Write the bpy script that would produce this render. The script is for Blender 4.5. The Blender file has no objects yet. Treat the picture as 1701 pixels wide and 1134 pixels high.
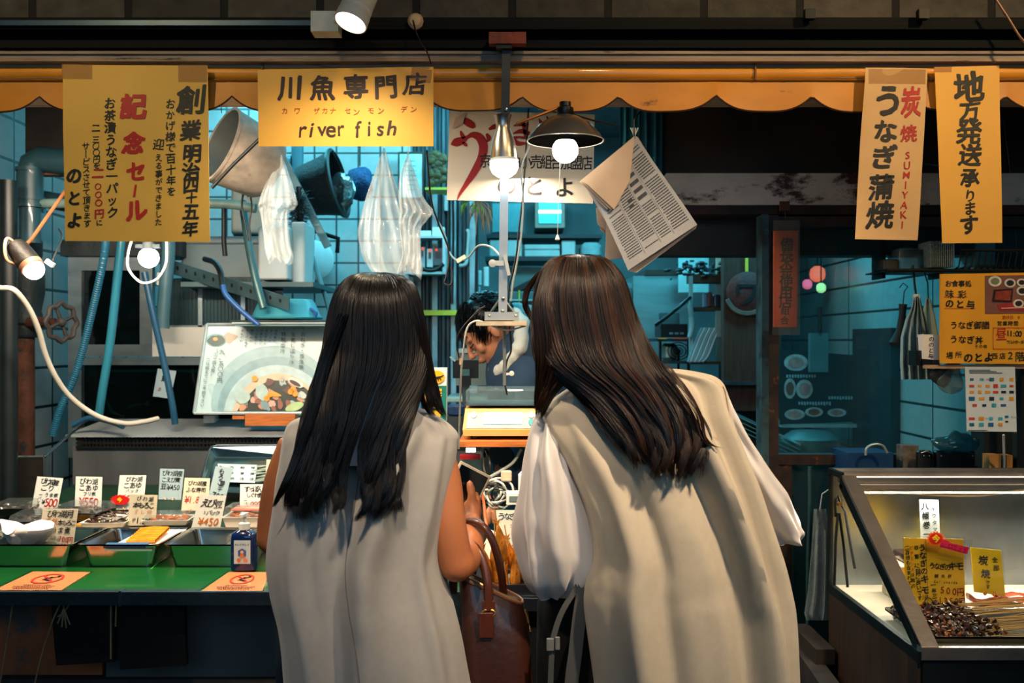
import bpy, bmesh, math, random
import numpy as np
from mathutils import Vector, Matrix, Euler, noise
R = math.radians
SC = bpy.context.scene
COL = SC.collection
F = 1654.0; CX = 850.5; CY = 567.0; EYE = 1.45

# ---------------------------------------------------------------- camera, world, lights, exposure
cam = bpy.data.objects.new('camera', bpy.data.cameras.new('camera')); COL.objects.link(cam)
cam.location = (0, 0, EYE); cam.rotation_euler = (R(90), 0, 0)
cam.data.sensor_width = 36.0; cam.data.lens = 36.0 * F / 1701.0
cam.data.clip_start = 0.05; cam.data.clip_end = 60
cam.data.dof.use_dof = True; cam.data.dof.focus_distance = 2.35; cam.data.dof.aperture_fstop = 5.0
SC.camera = cam
SC.view_settings.view_transform = 'Standard'; SC.view_settings.look = 'None'
SC.view_settings.exposure = 0.08; SC.view_settings.gamma = 1.0; SC.view_settings.use_curve_mapping = False
SC.cycles.use_denoising = True
SC.cycles.max_bounces = 7; SC.cycles.diffuse_bounces = 3; SC.cycles.glossy_bounces = 3
SC.cycles.transmission_bounces = 6; SC.cycles.transparent_max_bounces = 16
SC.cycles.caustics_reflective = False; SC.cycles.caustics_refractive = False
SC.cycles.sample_clamp_indirect = 4.0
wd = bpy.data.worlds.new('night'); SC.world = wd; wd.use_nodes = True
wd.node_tree.nodes['Background'].inputs[0].default_value = (0.16, 0.55, 0.75, 1)
wd.node_tree.nodes['Background'].inputs[1].default_value = 0.045

def lamp(kind, name, loc, target, power, col, size=0.3, size_y=None, spot=None, blend=0.6):
    l = bpy.data.lights.new(name, kind); l.energy = power; l.color = col
    if kind == 'AREA':
        l.size = size
        if size_y: l.shape = 'RECTANGLE'; l.size_y = size_y
    else: l.shadow_soft_size = size
    if kind == 'SPOT': l.spot_size = R(spot); l.spot_blend = blend
    o = bpy.data.objects.new(name, l); COL.objects.link(o); o.location = loc
    if target is not None:
        o.rotation_euler = (Vector(target) - Vector(loc)).to_track_quat('-Z', 'Y').to_euler()
    return o
WARM = (1.0, 0.62, 0.30); TEAL = (0.16, 0.78, 1.0); COOL = (0.62, 0.92, 1.0)
# arcade lamps over the street, behind and above the shoppers
lamp('SPOT', 'arcade_lamp', (1.15, 0.45, 3.1), (0.44, 2.0, 1.36), 400, (1.0, 0.75, 0.50), .05, spot=36, blend=1.0)
lamp('SPOT', 'arcade_lamp', (-0.30, 0.25, 3.1), (-0.19, 2.0, 1.36), 215, (1.0, 0.76, 0.54), .05, spot=28, blend=1.0)
lamp('SPOT', 'arcade_lamp', (1.5, 1.15, 2.75), (1.1, 2.45, 1.95), 78, (1.0, 0.66, 0.30), .06, spot=75)
lamp('SPOT', 'arcade_lamp', (-1.25, 1.2, 2.75), (-0.95, 2.45, 1.9), 36, (1.0, 0.72, 0.34), .06, spot=60)
lamp('SPOT', 'awning_lamp', (0.3, 1.3, 2.75), (0.3, 2.45, 2.08), 22, (1.0, 0.66, 0.30), .06, spot=75)
lamp('AREA', 'street_fill', (0, -1.6, 2.2), (0, 2.2, 0.8), 24, (0.34, 0.60, 0.86), 3.0, 1.2)  # broad cool fill added from the street side, no visible fixture
# counter strip lamps under the awning
lamp('AREA', 'counter_lamp', (-1.02, 2.46, 1.99), (-1.02, 2.90, 0.9), 34, (1.0, 0.80, 0.60), 1.0, .06)
lamp('AREA', 'counter_lamp', (0.02, 2.75, 1.9), (0.05, 2.75, 0.9), 7, (1.0, 0.78, 0.58), .35, .08)
lamp('SPOT', 'case_spotlight', (1.35, 1.75, 2.3), (1.22, 2.42, .88), 26, (1.0, .82, .60), .04, spot=44)  # unseen spot added to brighten the cards inside the glass case
# cool fluorescent tubes inside the shop
lamp('AREA', 'shop_tube', (-0.9, 4.3, 2.70), (-0.7, 4.7, 1.0), 17, TEAL, 1.3, .25)
lamp('AREA', 'shop_tube', (0.35, 4.5, 2.70), (0.35, 4.9, 1.0), 34, TEAL, 1.3, .25)
lamp('AREA', 'shop_tube', (0.2, 5.9, 2.6), (0.2, 6.2, 1.0), 42, TEAL, 1.2, .2)
lamp('AREA', 'shop_tube', (-0.45, 3.05, 2.35), (-0.6, 3.9, 1.5), 4.5, (0.35, 0.85, 1.0), 1.2, .1)
lamp('AREA', 'side_room_tube', (1.15, 3.6, 2.35), (1.40, 4.2, 1.3), 15, (0.10, 0.62, 0.80), .8, .2)

# ---------------------------------------------------------------- helpers
def W(px, py, d): return Vector(((px - CX) * d / F, d, EYE - (py - CY) * d / F))
def lin(h):
    if isinstance(h, str):
        c = [int(h[i:i+2], 16) / 255 for i in (0, 2, 4)]
        return tuple(x / 12.92 if x <= .04045 else ((x + .055) / 1.055) ** 2.4 for x in c)
    return tuple(h)
MATS = {}
def M(name, col='808080', rough=.6, metal=0.0, var=.18, scale=14, bump=0.0, bscale=60, alpha=1.0, trans=0.0,
      emit=None, es=1.0, col2=None, thr=None, spec=.5, coat=0.0, subs=0.0, sheen=0.0, stretch=None, ior=1.45):
    """procedural principled material: noise varied colour, optional wear or painted reflection colour col2 above thr, bump"""
    if name in MATS: return MATS[name]
    m = bpy.data.materials.new(name); m.use_nodes = True; MATS[name] = m
    nt = m.node_tree; N = nt.nodes; L = nt.links; b = N['Principled BSDF']
    c = lin(col)
    tc = N.new('ShaderNodeTexCoord'); mp = N.new('ShaderNodeMapping'); L.new(tc.outputs['Object'], mp.inputs[0])
    if stretch: mp.inputs['Scale'].default_value = stretch
    nz = N.new('ShaderNodeTexNoise'); nz.inputs['Scale'].default_value = scale; nz.inputs['Detail'].default_value = 5
    L.new(mp.outputs[0], nz.inputs[0])
    cr = N.new('ShaderNodeValToRGB'); L.new(nz.outputs[0], cr.inputs[0])
    cr.color_ramp.elements[0].position = .3; cr.color_ramp.elements[1].position = .7
    cr.color_ramp.elements[0].color = tuple(max(0, x * (1 - var)) for x in c) + (1,)
    cr.color_ramp.elements[1].color = tuple(min(1, x * (1 + var)) for x in c) + (1,)
    out = cr.outputs[0]
    if col2 is not None:
        n2 = N.new('ShaderNodeTexNoise'); n2.inputs['Scale'].default_value = scale * .6; n2.inputs['Detail'].default_value = 8
        n2.inputs['Roughness'].default_value = .7; L.new(mp.outputs[0], n2.inputs[0])
        r2 = N.new('ShaderNodeValToRGB'); r2.color_ramp.elements[0].position = thr or .55; r2.color_ramp.elements[1].position = (thr or .55) + .06
        L.new(n2.outputs[0], r2.inputs[0])
        mx = N.new('ShaderNodeMix'); mx.data_type = 'RGBA'; L.new(r2.outputs[0], mx.inputs[0]); L.new(out, mx.inputs[6])
        mx.inputs[7].default_value = lin(col2) + (1,); out = mx.outputs[2]
    L.new(out, b.inputs['Base Color'])
    b.inputs['Roughness'].default_value = rough; b.inputs['Metallic'].default_value = metal
    b.inputs['Specular IOR Level'].default_value = spec; b.inputs['IOR'].default_value = ior
    b.inputs['Alpha'].default_value = alpha; b.inputs['Transmission Weight'].default_value = trans
    b.inputs['Coat Weight'].default_value = coat; b.inputs['Subsurface Weight'].default_value = subs
    if subs: b.inputs['Subsurface Radius'].default_value = (.01, .004, .002)
    b.inputs['Sheen Weight'].default_value = sheen
    if emit is not None:
        b.inputs['Emission Color'].default_value = lin(emit) + (1,); b.inputs['Emission Strength'].default_value = es
    if bump:
        nb = N.new('ShaderNodeTexNoise'); nb.inputs['Scale'].default_value = bscale; nb.inputs['Detail'].default_value = 4
        L.new(mp.outputs[0], nb.inputs[0])
        bp = N.new('ShaderNodeBump'); bp.inputs['Strength'].default_value = bump; bp.inputs['Distance'].default_value = .01
        L.new(nb.outputs[0], bp.inputs['Height']); L.new(bp.outputs[0], b.inputs['Normal'])
    return m
def brickmat(name, c1, c2, mortar, w, h, msize=.006, rough=.35, bump=.3, off=.0, axes='xz', var=None):
    """tiles / blocks laid in real metres; axes picks the wall's two directions"""
    if name in MATS: return MATS[name]
    m = bpy.data.materials.new(name); m.use_nodes = True; MATS[name] = m
    nt = m.node_tree; N = nt.nodes; L = nt.links; b = N['Principled BSDF']
    tc = N.new('ShaderNodeNewGeometry'); sp = N.new('ShaderNodeSeparateXYZ'); cb = N.new('ShaderNodeCombineXYZ')
    L.new(tc.outputs['Position'], sp.inputs[0])
    L.new(sp.outputs['XYZ'.index(axes[0].upper())], cb.inputs[0]); L.new(sp.outputs['XYZ'.index(axes[1].upper())], cb.inputs[1])
    br = N.new('ShaderNodeTexBrick'); L.new(cb.outputs[0], br.inputs[0])
    br.offset = off; br.inputs['Scale'].default_value = 1; br.inputs['Brick Width'].default_value = w
    br.inputs['Row Height'].default_value = h; br.inputs['Mortar Size'].default_value = msize; br.inputs['Mortar Smooth'].default_value = .2
    br.inputs['Color1'].default_value = lin(c1) + (1,); br.inputs['Color2'].default_value = lin(c2) + (1,); br.inputs['Mortar'].default_value = lin(mortar) + (1,)
    nz = N.new('ShaderNodeTexNoise'); nz.inputs['Scale'].default_value = 22; nz.inputs['Detail'].default_value = 8; L.new(tc.outputs['Position'], nz.inputs[0])
    mx = N.new('ShaderNodeMix'); mx.data_type = 'RGBA'; mx.blend_type = 'MULTIPLY'; mx.inputs[0].default_value = var or .25
    L.new(br.outputs[0], mx.inputs[6]); L.new(nz.outputs[0], mx.inputs[7]); L.new(mx.outputs[2], b.inputs['Base Color'])
    b.inputs['Roughness'].default_value = rough
    mth = N.new('ShaderNodeMath'); mth.operation = 'MULTIPLY_ADD'; mth.inputs[1].default_value = -1
    L.new(br.outputs['Fac'], mth.inputs[0]); L.new(nz.outputs[0], mth.inputs[2])
    bp = N.new('ShaderNodeBump'); bp.inputs['Strength'].default_value = bump; bp.inputs['Distance'].default_value = .01
    L.new(mth.outputs[0], bp.inputs['Height']); L.new(bp.outputs[0], b.inputs['Normal'])
    return m

def tag(o, label=None, cat=None, group=None, kind=None):
    if label: o['label'] = label
    if cat: o['category'] = cat
    if group: o['group'] = group
    if kind: o['kind'] = kind
    return o
def thing(name, label, cat, loc, group=None):
    o = bpy.data.objects.new(name, None); COL.objects.link(o); o.location = loc; o.empty_display_size = .05
    return tag(o, label, cat, group)
def wloc(o):
    v = Vector((0, 0, 0))
    while o is not None: v += Vector(o.location); o = o.parent
    return v
def frame_of(dirv):
    t = dirv.normalized(); a = Vector((0, 0, 1)) if abs(t.z) < .9 else Vector((1, 0, 0))
    u = t.cross(a).normalized(); return u, t.cross(u).normalized(), t
class MB:
    def __init__(s): s.v = []; s.f = []
    def add(s, vs, fs):
        n = len(s.v); s.v += [tuple(p) for p in vs]; s.f += [tuple(i + n for i in f) for f in fs]; return s
    def box(s, a, b):
        x0, y0, z0 = a; x1, y1, z1 = b
        return s.add([(x0,y0,z0),(x1,y0,z0),(x1,y1,z0),(x0,y1,z0),(x0,y0,z1),(x1,y0,z1),(x1,y1,z1),(x0,y1,z1)],
                     [(0,3,2,1),(4,5,6,7),(0,1,5,4),(1,2,6,5),(2,3,7,6),(3,0,4,7)])
    def obox(s, c, sz, rot=(0,0,0)):
        e = Euler(rot).to_matrix(); c = Vector(c); h = [x / 2 for x in sz]
        vs = [c + e @ Vector((i*h[0], j*h[1], k*h[2])) for k in (-1,1) for j, i in ((-1,-1),(-1,1),(1,1),(1,-1))]
        return s.add(vs, [(0,3,2,1),(4,5,6,7),(0,1,5,4),(1,2,6,5),(2,3,7,6),(3,0,4,7)])
    def bevbox(s, c, sz, r=.01, rot=(0,0,0), n=3):
        """box with rounded vertical edges and a small top/bottom chamfer"""
        e = Euler(rot).to_matrix(); c = Vector(c); hx, hy, hz = sz[0]/2, sz[1]/2, sz[2]/2; r = min(r, hx*.99, hy*.99, hz*.99)
        def ring(ins, z):
            o = []
            for qx, qy, a0 in ((1,1,0),(-1,1,90),(-1,-1,180),(1,-1,270)):
                for k in range(n+1):
                    a = R(a0 + 90*k/n); rr = r - ins if r > ins else 0
                    o.append(c + e @ Vector((qx*(hx-r) + rr*math.cos(a), qy*(hy-r) + rr*math.sin(a), z)))
            return o
        q = r*.4; rings = [ring(q, -hz), ring(0, -hz+q), ring(0, hz-q), ring(q, hz)]
        m = len(rings[0]); vs = [p for g in rings for p in g]; fs = []
        for i in range(3):
            for j in range(m): fs.append((i*m+j, i*m+(j+1)%m, (i+1)*m+(j+1)%m, (i+1)*m+j))
        fs += [tuple(range(m))[::-1], tuple(range(3*m, 4*m))]
        return s.add(vs, fs)
    def loft(s, rings, closed=True, cap=True):
        m = len(rings[0]); vs = [p for g in rings for p in g]; fs = []
        for i in range(len(rings)-1):
            for j in range(m if closed else m-1): fs.append((i*m+j, i*m+(j+1)%m, (i+1)*m+(j+1)%m, (i+1)*m+j))
        if cap and closed: fs += [tuple(range(m))[::-1], tuple(range((len(rings)-1)*m, len(rings)*m))]
        return s.add(vs, fs)
    def tube(s, pts, r, n=8, cap=True, flat=1.0):
        pts = [Vector(p) for p in pts]; rings = []; k = len(pts); up = None
        for i, p in enumerate(pts):
            t = (pts[min(i+1, k-1)] - pts[max(i-1, 0)])
            if t.length < 1e-9: t = Vector((0,0,1))
            t.normalize()
            if up is None: u, w, _ = frame_of(t)
            else:
                u = up - t * up.dot(t)
                if u.length < 1e-6: u, w, _ = frame_of(t)
                u.normalize()
            up = u; w = t.cross(u); rr = r[i] if isinstance(r, (list, tuple)) else r
            rings.append([p + u*rr*math.cos(2*math.pi*j/n) + w*rr*flat*math.sin(2*math.pi*j/n) for j in range(n)])
        return s.loft(rings, cap=cap)
    def lathe(s, prof, c=(0,0,0), axis=(0,0,1), n=24, cap=True):
        u, w, t = frame_of(Vector(axis)); c = Vector(c)
        return s.loft([[c + t*h + u*r*math.cos(2*math.pi*j/n) + w*r*math.sin(2*math.pi*j/n) for j in range(n)] for r, h in prof], cap=cap)
    def prism(s, poly, off):
        off = Vector(off); n = len(poly); vs = [Vector(p) for p in poly] + [Vector(p) + off for p in poly]
        return s.add(vs, [tuple(range(n)), tuple(range(2*n-1, n-1, -1))] + [(j, j+n, (j+1)%n+n, (j+1)%n) for j in range(n)])
    def grid(s, fn, nu, nv, th=0.0, nrm=(0,1,0)):
        """sheet fn(u,v)->Vector; th gives it thickness along nrm"""
        A = [fn(i/nu, j/nv) for j in range(nv+1) for i in range(nu+1)]; w = nu+1
        fs = [(j*w+i, j*w+i+1, (j+1)*w+i+1, (j+1)*w+i) for j in range(nv) for i in range(nu)]
        if not th: return s.add(A, fs)
        n = Vector(nrm) * th; B = [p + n for p in A]; k = len(A)
        bd = [i for i in range(w)] + [j*w+nu for j in range(1, nv+1)] + [nv*w+i for i in range(nu-1, -1, -1)] + [j*w for j in range(nv-1, 0, -1)]
        f2 = [tuple(x+k for x in f[::-1]) for f in fs]; f3 = [(bd[(i+1)%len(bd)], bd[i], bd[i]+k, bd[(i+1)%len(bd)]+k) for i in range(len(bd))]
        return s.add(A + B, fs + f2 + f3)
    def ball(s, c, r, n=12, m=8, sc=(1,1,1), rot=None):
        c = Vector(c); e = Euler(rot).to_matrix() if rot else Matrix.Identity(3)
        rings = []
        for i in range(m+1):
            a = -math.pi/2 + math.pi*i/m; cr = max(math.cos(a), 1e-3)
            rings.append([c + e @ Vector((r*sc[0]*cr*math.cos(2*math.pi*j/n), r*sc[1]*cr*math.sin(2*math.pi*j/n), r*sc[2]*math.sin(a))) for j in range(n)])
        return s.loft(rings)
    def build(s, name, mat, parent=None, smooth=True, ang=40, label=None, mats=None, fm=None):
        me = bpy.data.meshes.new(name)
        if parent is not None: o0 = wloc(parent)
        else:
            a = np.array(s.v); o0 = Vector(((a[:,0].min()+a[:,0].max())/2, (a[:,1].min()+a[:,1].max())/2, a[:,2].min()))
        me.from_pydata([(p[0]-o0[0], p[1]-o0[1], p[2]-o0[2]) for p in s.v], [], s.f); me.update()
        o = bpy.data.objects.new(name, me); COL.objects.link(o)
        for x in (mats or [mat]): me.materials.append(x)
        if fm: me.polygons.foreach_set('material_index', fm)
        if smooth: me.shade_smooth(); me.set_sharp_from_angle(angle=R(ang))
        if parent is not None: o.parent = parent
        else: o.location = o0
        if label: o['label'] = label
        return o
def solo(mb, name, mat, label, cat, group=None, **k): return tag(mb.build(name, mat, **k), label, cat, group)
def struct(mb, name, mat, **k): return tag(mb.build(name, mat, **k), kind='structure')
def curve(pts, n=8):
    """Catmull-Rom through pts (tuples of any length)"""
    P = [np.array(p, float) for p in pts]; P = [2*P[0]-P[1]] + P + [2*P[-1]-P[-2]]; out = []
    for i in range(1, len(P)-2):
        for k in range(n):
            t = k/n; a, b, c, d = P[i-1], P[i], P[i+1], P[i+2]
            out.append(.5*((2*b) + (c-a)*t + (2*a-5*b+4*c-d)*t*t + (3*b-a-3*c+d)*t**3))
    out.append(P[-2]); return out
def wcurve(pts, n=8): return [W(*p) for p in curve(pts, n)]
def skin_body(nodes, edges, voxel=.006, extra=None, smooth_it=6):
    """nodes {key:(co, r or (rx,ry))}, edges [(a,b)] grown with a Skin modifier, unified by a voxel remesh; returns an MB"""
    keys = list(nodes); idx = {k: i for i, k in enumerate(keys)}
    me = bpy.data.meshes.new('tmp'); me.from_pydata([tuple(nodes[k][0]) for k in keys], [(idx[a], idx[b]) for a, b in edges], [])
    o = bpy.data.objects.new('tmp', me); COL.objects.link(o)
    o.modifiers.new('s', 'SKIN'); sv = me.skin_vertices[0].data
    for k in keys:
        r = nodes[k][1]; sv[idx[k]].radius = (r, r) if not isinstance(r, tuple) else r
    comp = {k: k for k in keys}                                 # every separate chain needs a root of its own
    def top(k):
        while comp[k] != k: k = comp[k]
        return k
    for a_, b_ in edges: comp[top(b_)] = top(a_)
    for k in {top(k) for k in keys}: sv[idx[k]].use_root = True
    sb = o.modifiers.new('b', 'SUBSURF'); sb.levels = 2; sb.render_levels = 2
    dg = bpy.context.evaluated_depsgraph_get(); ev = o.evaluated_get(dg).to_mesh()
    a = MB(); a.add([v.co.copy() for v in ev.vertices], [tuple(p.vertices) for p in ev.polygons]); o.evaluated_get(dg).to_mesh_clear()
    bpy.data.objects.remove(o); bpy.data.meshes.remove(me)
    if extra: extra(a)
    if voxel:
        me = bpy.data.meshes.new('tmp'); me.from_pydata(a.v, [], a.f); o = bpy.data.objects.new('tmp', me); COL.objects.link(o)
        rm = o.modifiers.new('r', 'REMESH'); rm.mode = 'VOXEL'; rm.voxel_size = voxel
        sm = o.modifiers.new('c', 'SMOOTH'); sm.iterations = smooth_it; sm.factor = .5
        dg = bpy.context.evaluated_depsgraph_get(); ev = o.evaluated_get(dg).to_mesh()
        b = MB(); b.v = [tuple(v.co) for v in ev.vertices]; b.f = [tuple(p.vertices) for p in ev.polygons]
        o.evaluated_get(dg).to_mesh_clear(); bpy.data.objects.remove(o); bpy.data.meshes.remove(me); a = b
    return a

# ---------------------------------------------------------------- lettering: glyph outlines of the built-in font as ink on real sheets
GL = {}
def glyph(ch, bold):
    k = (ch, bold)
    if k in GL: return GL[k]
    c = bpy.data.curves.new('g', 'FONT'); c.body = ch; c.size = 1; c.align_x = 'CENTER'; c.offset = bold; c.resolution_u = 3
    o = bpy.data.objects.new('g', c); COL.objects.link(o)
    dg = bpy.context.evaluated_depsgraph_get(); me = o.evaluated_get(dg).to_mesh()
    v = np.array([tuple(x.co)[:2] for x in me.vertices]).reshape(-1, 2); f = [tuple(p.vertices) for p in me.polygons]
    o.evaluated_get(dg).to_mesh_clear(); bpy.data.objects.remove(o); bpy.data.curves.remove(c)
    v = v - np.array([0, .37]); GL[k] = (v, f); return GL[k]
class Sheet:
    """flat or gently waved sheet given by the four corners it has in the place: tl, tr, br, bl"""
    def __init__(s, tl, tr, br, bl, warp=0.0, seed=0):
        s.c = [Vector(tl), Vector(tr), Vector(br), Vector(bl)]; s.w = warp; s.sd = seed
        s.n = ((s.c[1]-s.c[0]).cross(s.c[3]-s.c[0])).normalized()
        s.o = sum(s.c, Vector()) / 4
        if s.n.dot(s.o - Vector((0,0,EYE))) < 0: s.n = -s.n      # n points away from the street
    def wp(s, p): return p + s.n * s.w * noise.noise(Vector((p.x*6 + s.sd, p.y*6, p.z*6)))
    def P(s, u, v):
        a = s.c[0].lerp(s.c[1], u); b = s.c[3].lerp(s.c[2], u); return s.wp(a.lerp(b, v))
    def hit(s, px, py, lift=.0012):
        d = W(px, py, 1) - Vector((0,0,EYE)); t = (s.o - Vector((0,0,EYE))).dot(s.n) / d.dot(s.n)
        return s.wp(Vector((0,0,EYE)) + d * t) - s.n * lift
    def uv(s, u, v, lift=.0012): return s.P(u, v) - s.n * lift
    def mesh(s, th=.0008, nu=40, nv=40): return MB().grid(s.P, nu, nv, th, s.n)
def TX(text, x0, y0, x1, y1, size, bold=.02, rot=0, sy=1.0, jit=1.0): return (text, x0, y0, x1, y1, size, bold, rot, sy, jit)
def lettering(name, sheet, items, mat, parent, seed=1, uvmode=False, lift=.0012, label=None, wob=.035):
    """items: characters spread evenly from centre (x0,y0) to (x1,y1)"""
    rnd = random.Random(seed); mb = MB()
    asp = 1
    if uvmode: asp = (sheet.c[1]-sheet.c[0]).length / (sheet.c[3]-sheet.c[0]).length
    for text, x0, y0, x1, y1, size, bold, rot, sy, jit in items:
        n = len(text)
        for i, ch in enumerate(text):
            if ch in ' 　': continue
            t = i / (n-1) if n > 1 else 0
            cx = x0 + (x1-x0)*t; cy = y0 + (y1-y0)*t; szu = size / (sheet.c[1]-sheet.c[0]).length if uvmode else size
            v, f = glyph(ch, 0.004)
            if not len(f): continue
            a = R(rot + jit*rnd.uniform(-4, 4)); sz = szu * (1 + jit*rnd.uniform(-.06, .06)); sd = rnd.uniform(0, 50); sh = jit*rnd.uniform(-.02, .10)
            ca, sa = math.cos(a), math.sin(a); bb = max(0, bold - .004) * .9
            # a brush is wider than the pen outline: the same glyph laid a little to each side
            for li, (ox, oy) in enumerate(((0, 0), (-bb, -bb*.5), (bb, bb*.6), (-bb*.6, bb), (bb*.7, -bb)) if bb > .004 else ((0, 0),)):
                out = []
                for X, Y in v:
                    X += ox; Y += oy
                    if wob*jit:
                        q = noise.noise_vector(Vector((X*2.2+sd, Y*2.2, sd))); X += q.x*wob*jit*1.6; Y += q.y*wob*jit*1.6
                    X, Y = X + sh*Y, (Y + .06*jit*X) * sy
                    X, Y = (X*ca - Y*sa)*sz, (X*sa + Y*ca)*sz
                    lf = lift + li*.00004
                    out.append(sheet.uv(cx + X, cy - Y*asp, lf) if uvmode else sheet.hit(cx + X, cy - Y, lf))
                mb.add(out, f)
    return mb.build(name, mat, parent, smooth=False, label=label)
def pxpoly(sheet, pts, lift=.0009): return [sheet.hit(x, y, lift) for x, y in pts]
def disc(sheet, x, y, rx, ry=None, n=20, lift=.0009, rot=0):
    ry = ry or rx; c, s_ = math.cos(R(rot)), math.sin(R(rot)); o = []
    for k in range(n):
        a = 2*math.pi*k/n; X, Y = rx*math.cos(a), ry*math.sin(a); o.append((x + X*c - Y*s_, y + X*s_ + Y*c))
    return pxpoly(sheet, o, lift)
def ring_px(sheet, x, y, rx, ry, w, n=28, lift=.0009):
    a = disc(sheet, x, y, rx, ry, n, lift); b = disc(sheet, x, y, rx-w, ry-w*ry/rx, n, lift)
    return a + b, [(i, (i+1)%n, n+(i+1)%n, n+i) for i in range(n)]
def brush(sheet, pts, lift=.0009, n=8):
    """a painted stroke on a sheet: pts (x, y, halfwidth) in the photograph's pixels"""
    c = curve(pts, n); L_, R_ = [], []
    for i, p in enumerate(c):
        q = c[min(i+1, len(c)-1)][:2] - c[max(i-1, 0)][:2]; q = q/ (np.linalg.norm(q)+1e-9); nn = np.array([-q[1], q[0]])*max(p[2], .05)
        L_.append(p[:2]+nn); R_.append(p[:2]-nn)
    vs = [sheet.hit(*x, lift) for x in L_] + [sheet.hit(*x, lift) for x in R_]; k = len(c)
    return vs, [(i, i+1, k+i+1, k+i) for i in range(k-1)]

# shared materials
ink = M('ink_black', '0b0c0e', .55, var=.1); inkred = M('ink_red', 'b01414', .55, var=.1)
steel = M('stainless_steel', '9aa2a6', .28, 1.0, var=.10, scale=8, bump=.04, bscale=30, stretch=(1, 1, 8))
steel_dark = M('worn_steel', '59646a', .42, 1.0, var=.3, scale=12, bump=.08)
black_metal = M('black_iron', '14181a', .5, .6, var=.3)
wood = M('raw_wood', 'b5672f', .6, var=.3, scale=9, stretch=(2, 12, 25), bump=.1)
wood_dark = M('dark_stained_wood', '2a1a10', .5, var=.4, scale=10, stretch=(14, 14, 2), bump=.15, col2='5a341c', thr=.62)
white_plastic = M('white_plastic', 'd8dcdc', .35, var=.06)
black_plastic = M('black_plastic', '101214', .35, var=.1)
cable_black = M('black_cable', '0d0f11', .45); cable_white = M('white_cable', 'c9cbc8', .45, var=.05)
def thin_glass(name, tint='e8f4f4', refl=.35, rough=.03, haze=.0, hz='dfe8ea'):
    """clear sheet: transparent, fresnel reflection, an even haze of dust"""
    if name in MATS: return MATS[name]
    m = bpy.data.materials.new(name); m.use_nodes = True; MATS[name] = m; nt = m.node_tree; N = nt.nodes; L = nt.links
    N.remove(N['Principled BSDF']); out = [x for x in N if x.type == 'OUTPUT_MATERIAL'][0]
    t = N.new('ShaderNodeBsdfTransparent'); t.inputs[0].default_value = lin(tint) + (1,)
    g = N.new('ShaderNodeBsdfGlossy'); g.inputs['Roughness'].default_value = rough
    fr = N.new('ShaderNodeLayerWeight'); fr.inputs[0].default_value = .5
    p4 = N.new('ShaderNodeMath'); p4.operation = 'POWER'; p4.inputs[1].default_value = 3.5; L.new(fr.outputs['Facing'], p4.inputs[0])
    ml = N.new('ShaderNodeMath'); ml.operation = 'MULTIPLY_ADD'; ml.inputs[1].default_value = refl; ml.inputs[2].default_value = refl*.10; L.new(p4.outputs[0], ml.inputs[0])
    mx = N.new('ShaderNodeMixShader'); L.new(ml.outputs[0], mx.inputs[0]); L.new(t.outputs[0], mx.inputs[1]); L.new(g.outputs[0], mx.inputs[2])
    last = mx
    if haze:
        d = N.new('ShaderNodeBsdfDiffuse'); d.inputs[0].default_value = lin(hz) + (1,); tl = N.new('ShaderNodeBsdfTranslucent'); tl.inputs[0].default_value = lin(hz) + (1,)
        ad = N.new('ShaderNodeMixShader'); L.new(d.outputs[0], ad.inputs[1]); L.new(tl.outputs[0], ad.inputs[2])
        nz = N.new('ShaderNodeTexNoise'); nz.inputs['Scale'].default_value = 9; nz.inputs['Detail'].default_value = 6
        mr = N.new('ShaderNodeMapRange'); mr.inputs[3].default_value = haze*.6; mr.inputs[4].default_value = haze*1.4; L.new(nz.outputs[0], mr.inputs[0])
        m2 = N.new('ShaderNodeMixShader'); L.new(mr.outputs[0], m2.inputs[0]); L.new(mx.outputs[0], m2.inputs[1]); L.new(ad.outputs[0], m2.inputs[2]); last = m2
    L.new(last.outputs[0], out.inputs[0]); return m
# ================================================================ THE SETTING
asphalt = M('wet_street', '15181a', .35, var=.4, scale=30, bump=.3, bscale=90)
struct(MB().box((-4, -3, -.1), (4, 2.9, 0)), 'floor', asphalt)
struct(MB().box((-4, 2.9, -.08), (4, 7.4, .02)), 'floor_shop', M('shop_concrete', '2a3134', .5, var=.3, bump=.2))
# stone fascia wall above the shop
struct(MB().box((-4, 2.44, 2.220), (4, 2.7, 3.2)), 'wall_fascia', brickmat('rough_stone', '5a564e', '3a3833', '0b0d0f', .235, .105, .010, .9, 1.0, .3, var=.9))
# shutter guide beams: stacked channels
chan = M('black_shutter_channel', '0a0e10', .75, .0, spec=.15, var=.4, scale=10, stretch=(.3, 4, 20), bump=.05)
mb = MB()
for z0, z1, y0 in ((2.190, 2.218, 2.36), (2.166, 2.188, 2.42), (2.146, 2.164, 2.36)): mb.box((-4, y0, z0), (4, 2.7, z1))
struct(mb, 'trim_1', chan, smooth=False)
struct(MB().box((-4, 2.350, 2.196), (-.44, 2.359, 2.208)), 'trim_2', M('blue_painted_strip', '1d3f58', .35, .3, var=.25))
board = M('weathered_board', '8c7b6c', .7, var=.3, scale=6, stretch=(1, 4, 10), col2='2c2622', thr=.60, bump=.15)
mb = MB().box((-4, 2.40, 2.085), (4, 2.7, 2.124)); mb.box((-4, 2.375, 2.118), (4, 2.7, 2.142)); mb.box((-4, 2.368, 2.134), (4, 2.374, 2.1405)); struct(mb, 'trim_3', board, smooth=False)
# ceiling of the shop and of the arcade front
struct(MB().box((-4, 2.7, 2.86), (4, 7.4, 2.95)), 'ceiling', M('shop_ceiling', '6a7376', .8, var=.2))
struct(MB().box((-4, 2.6, 2.10), (4, 2.7, 3.2)), 'wall_lintel', M('dark_lintel', '14100d', .7, var=.3))
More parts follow.
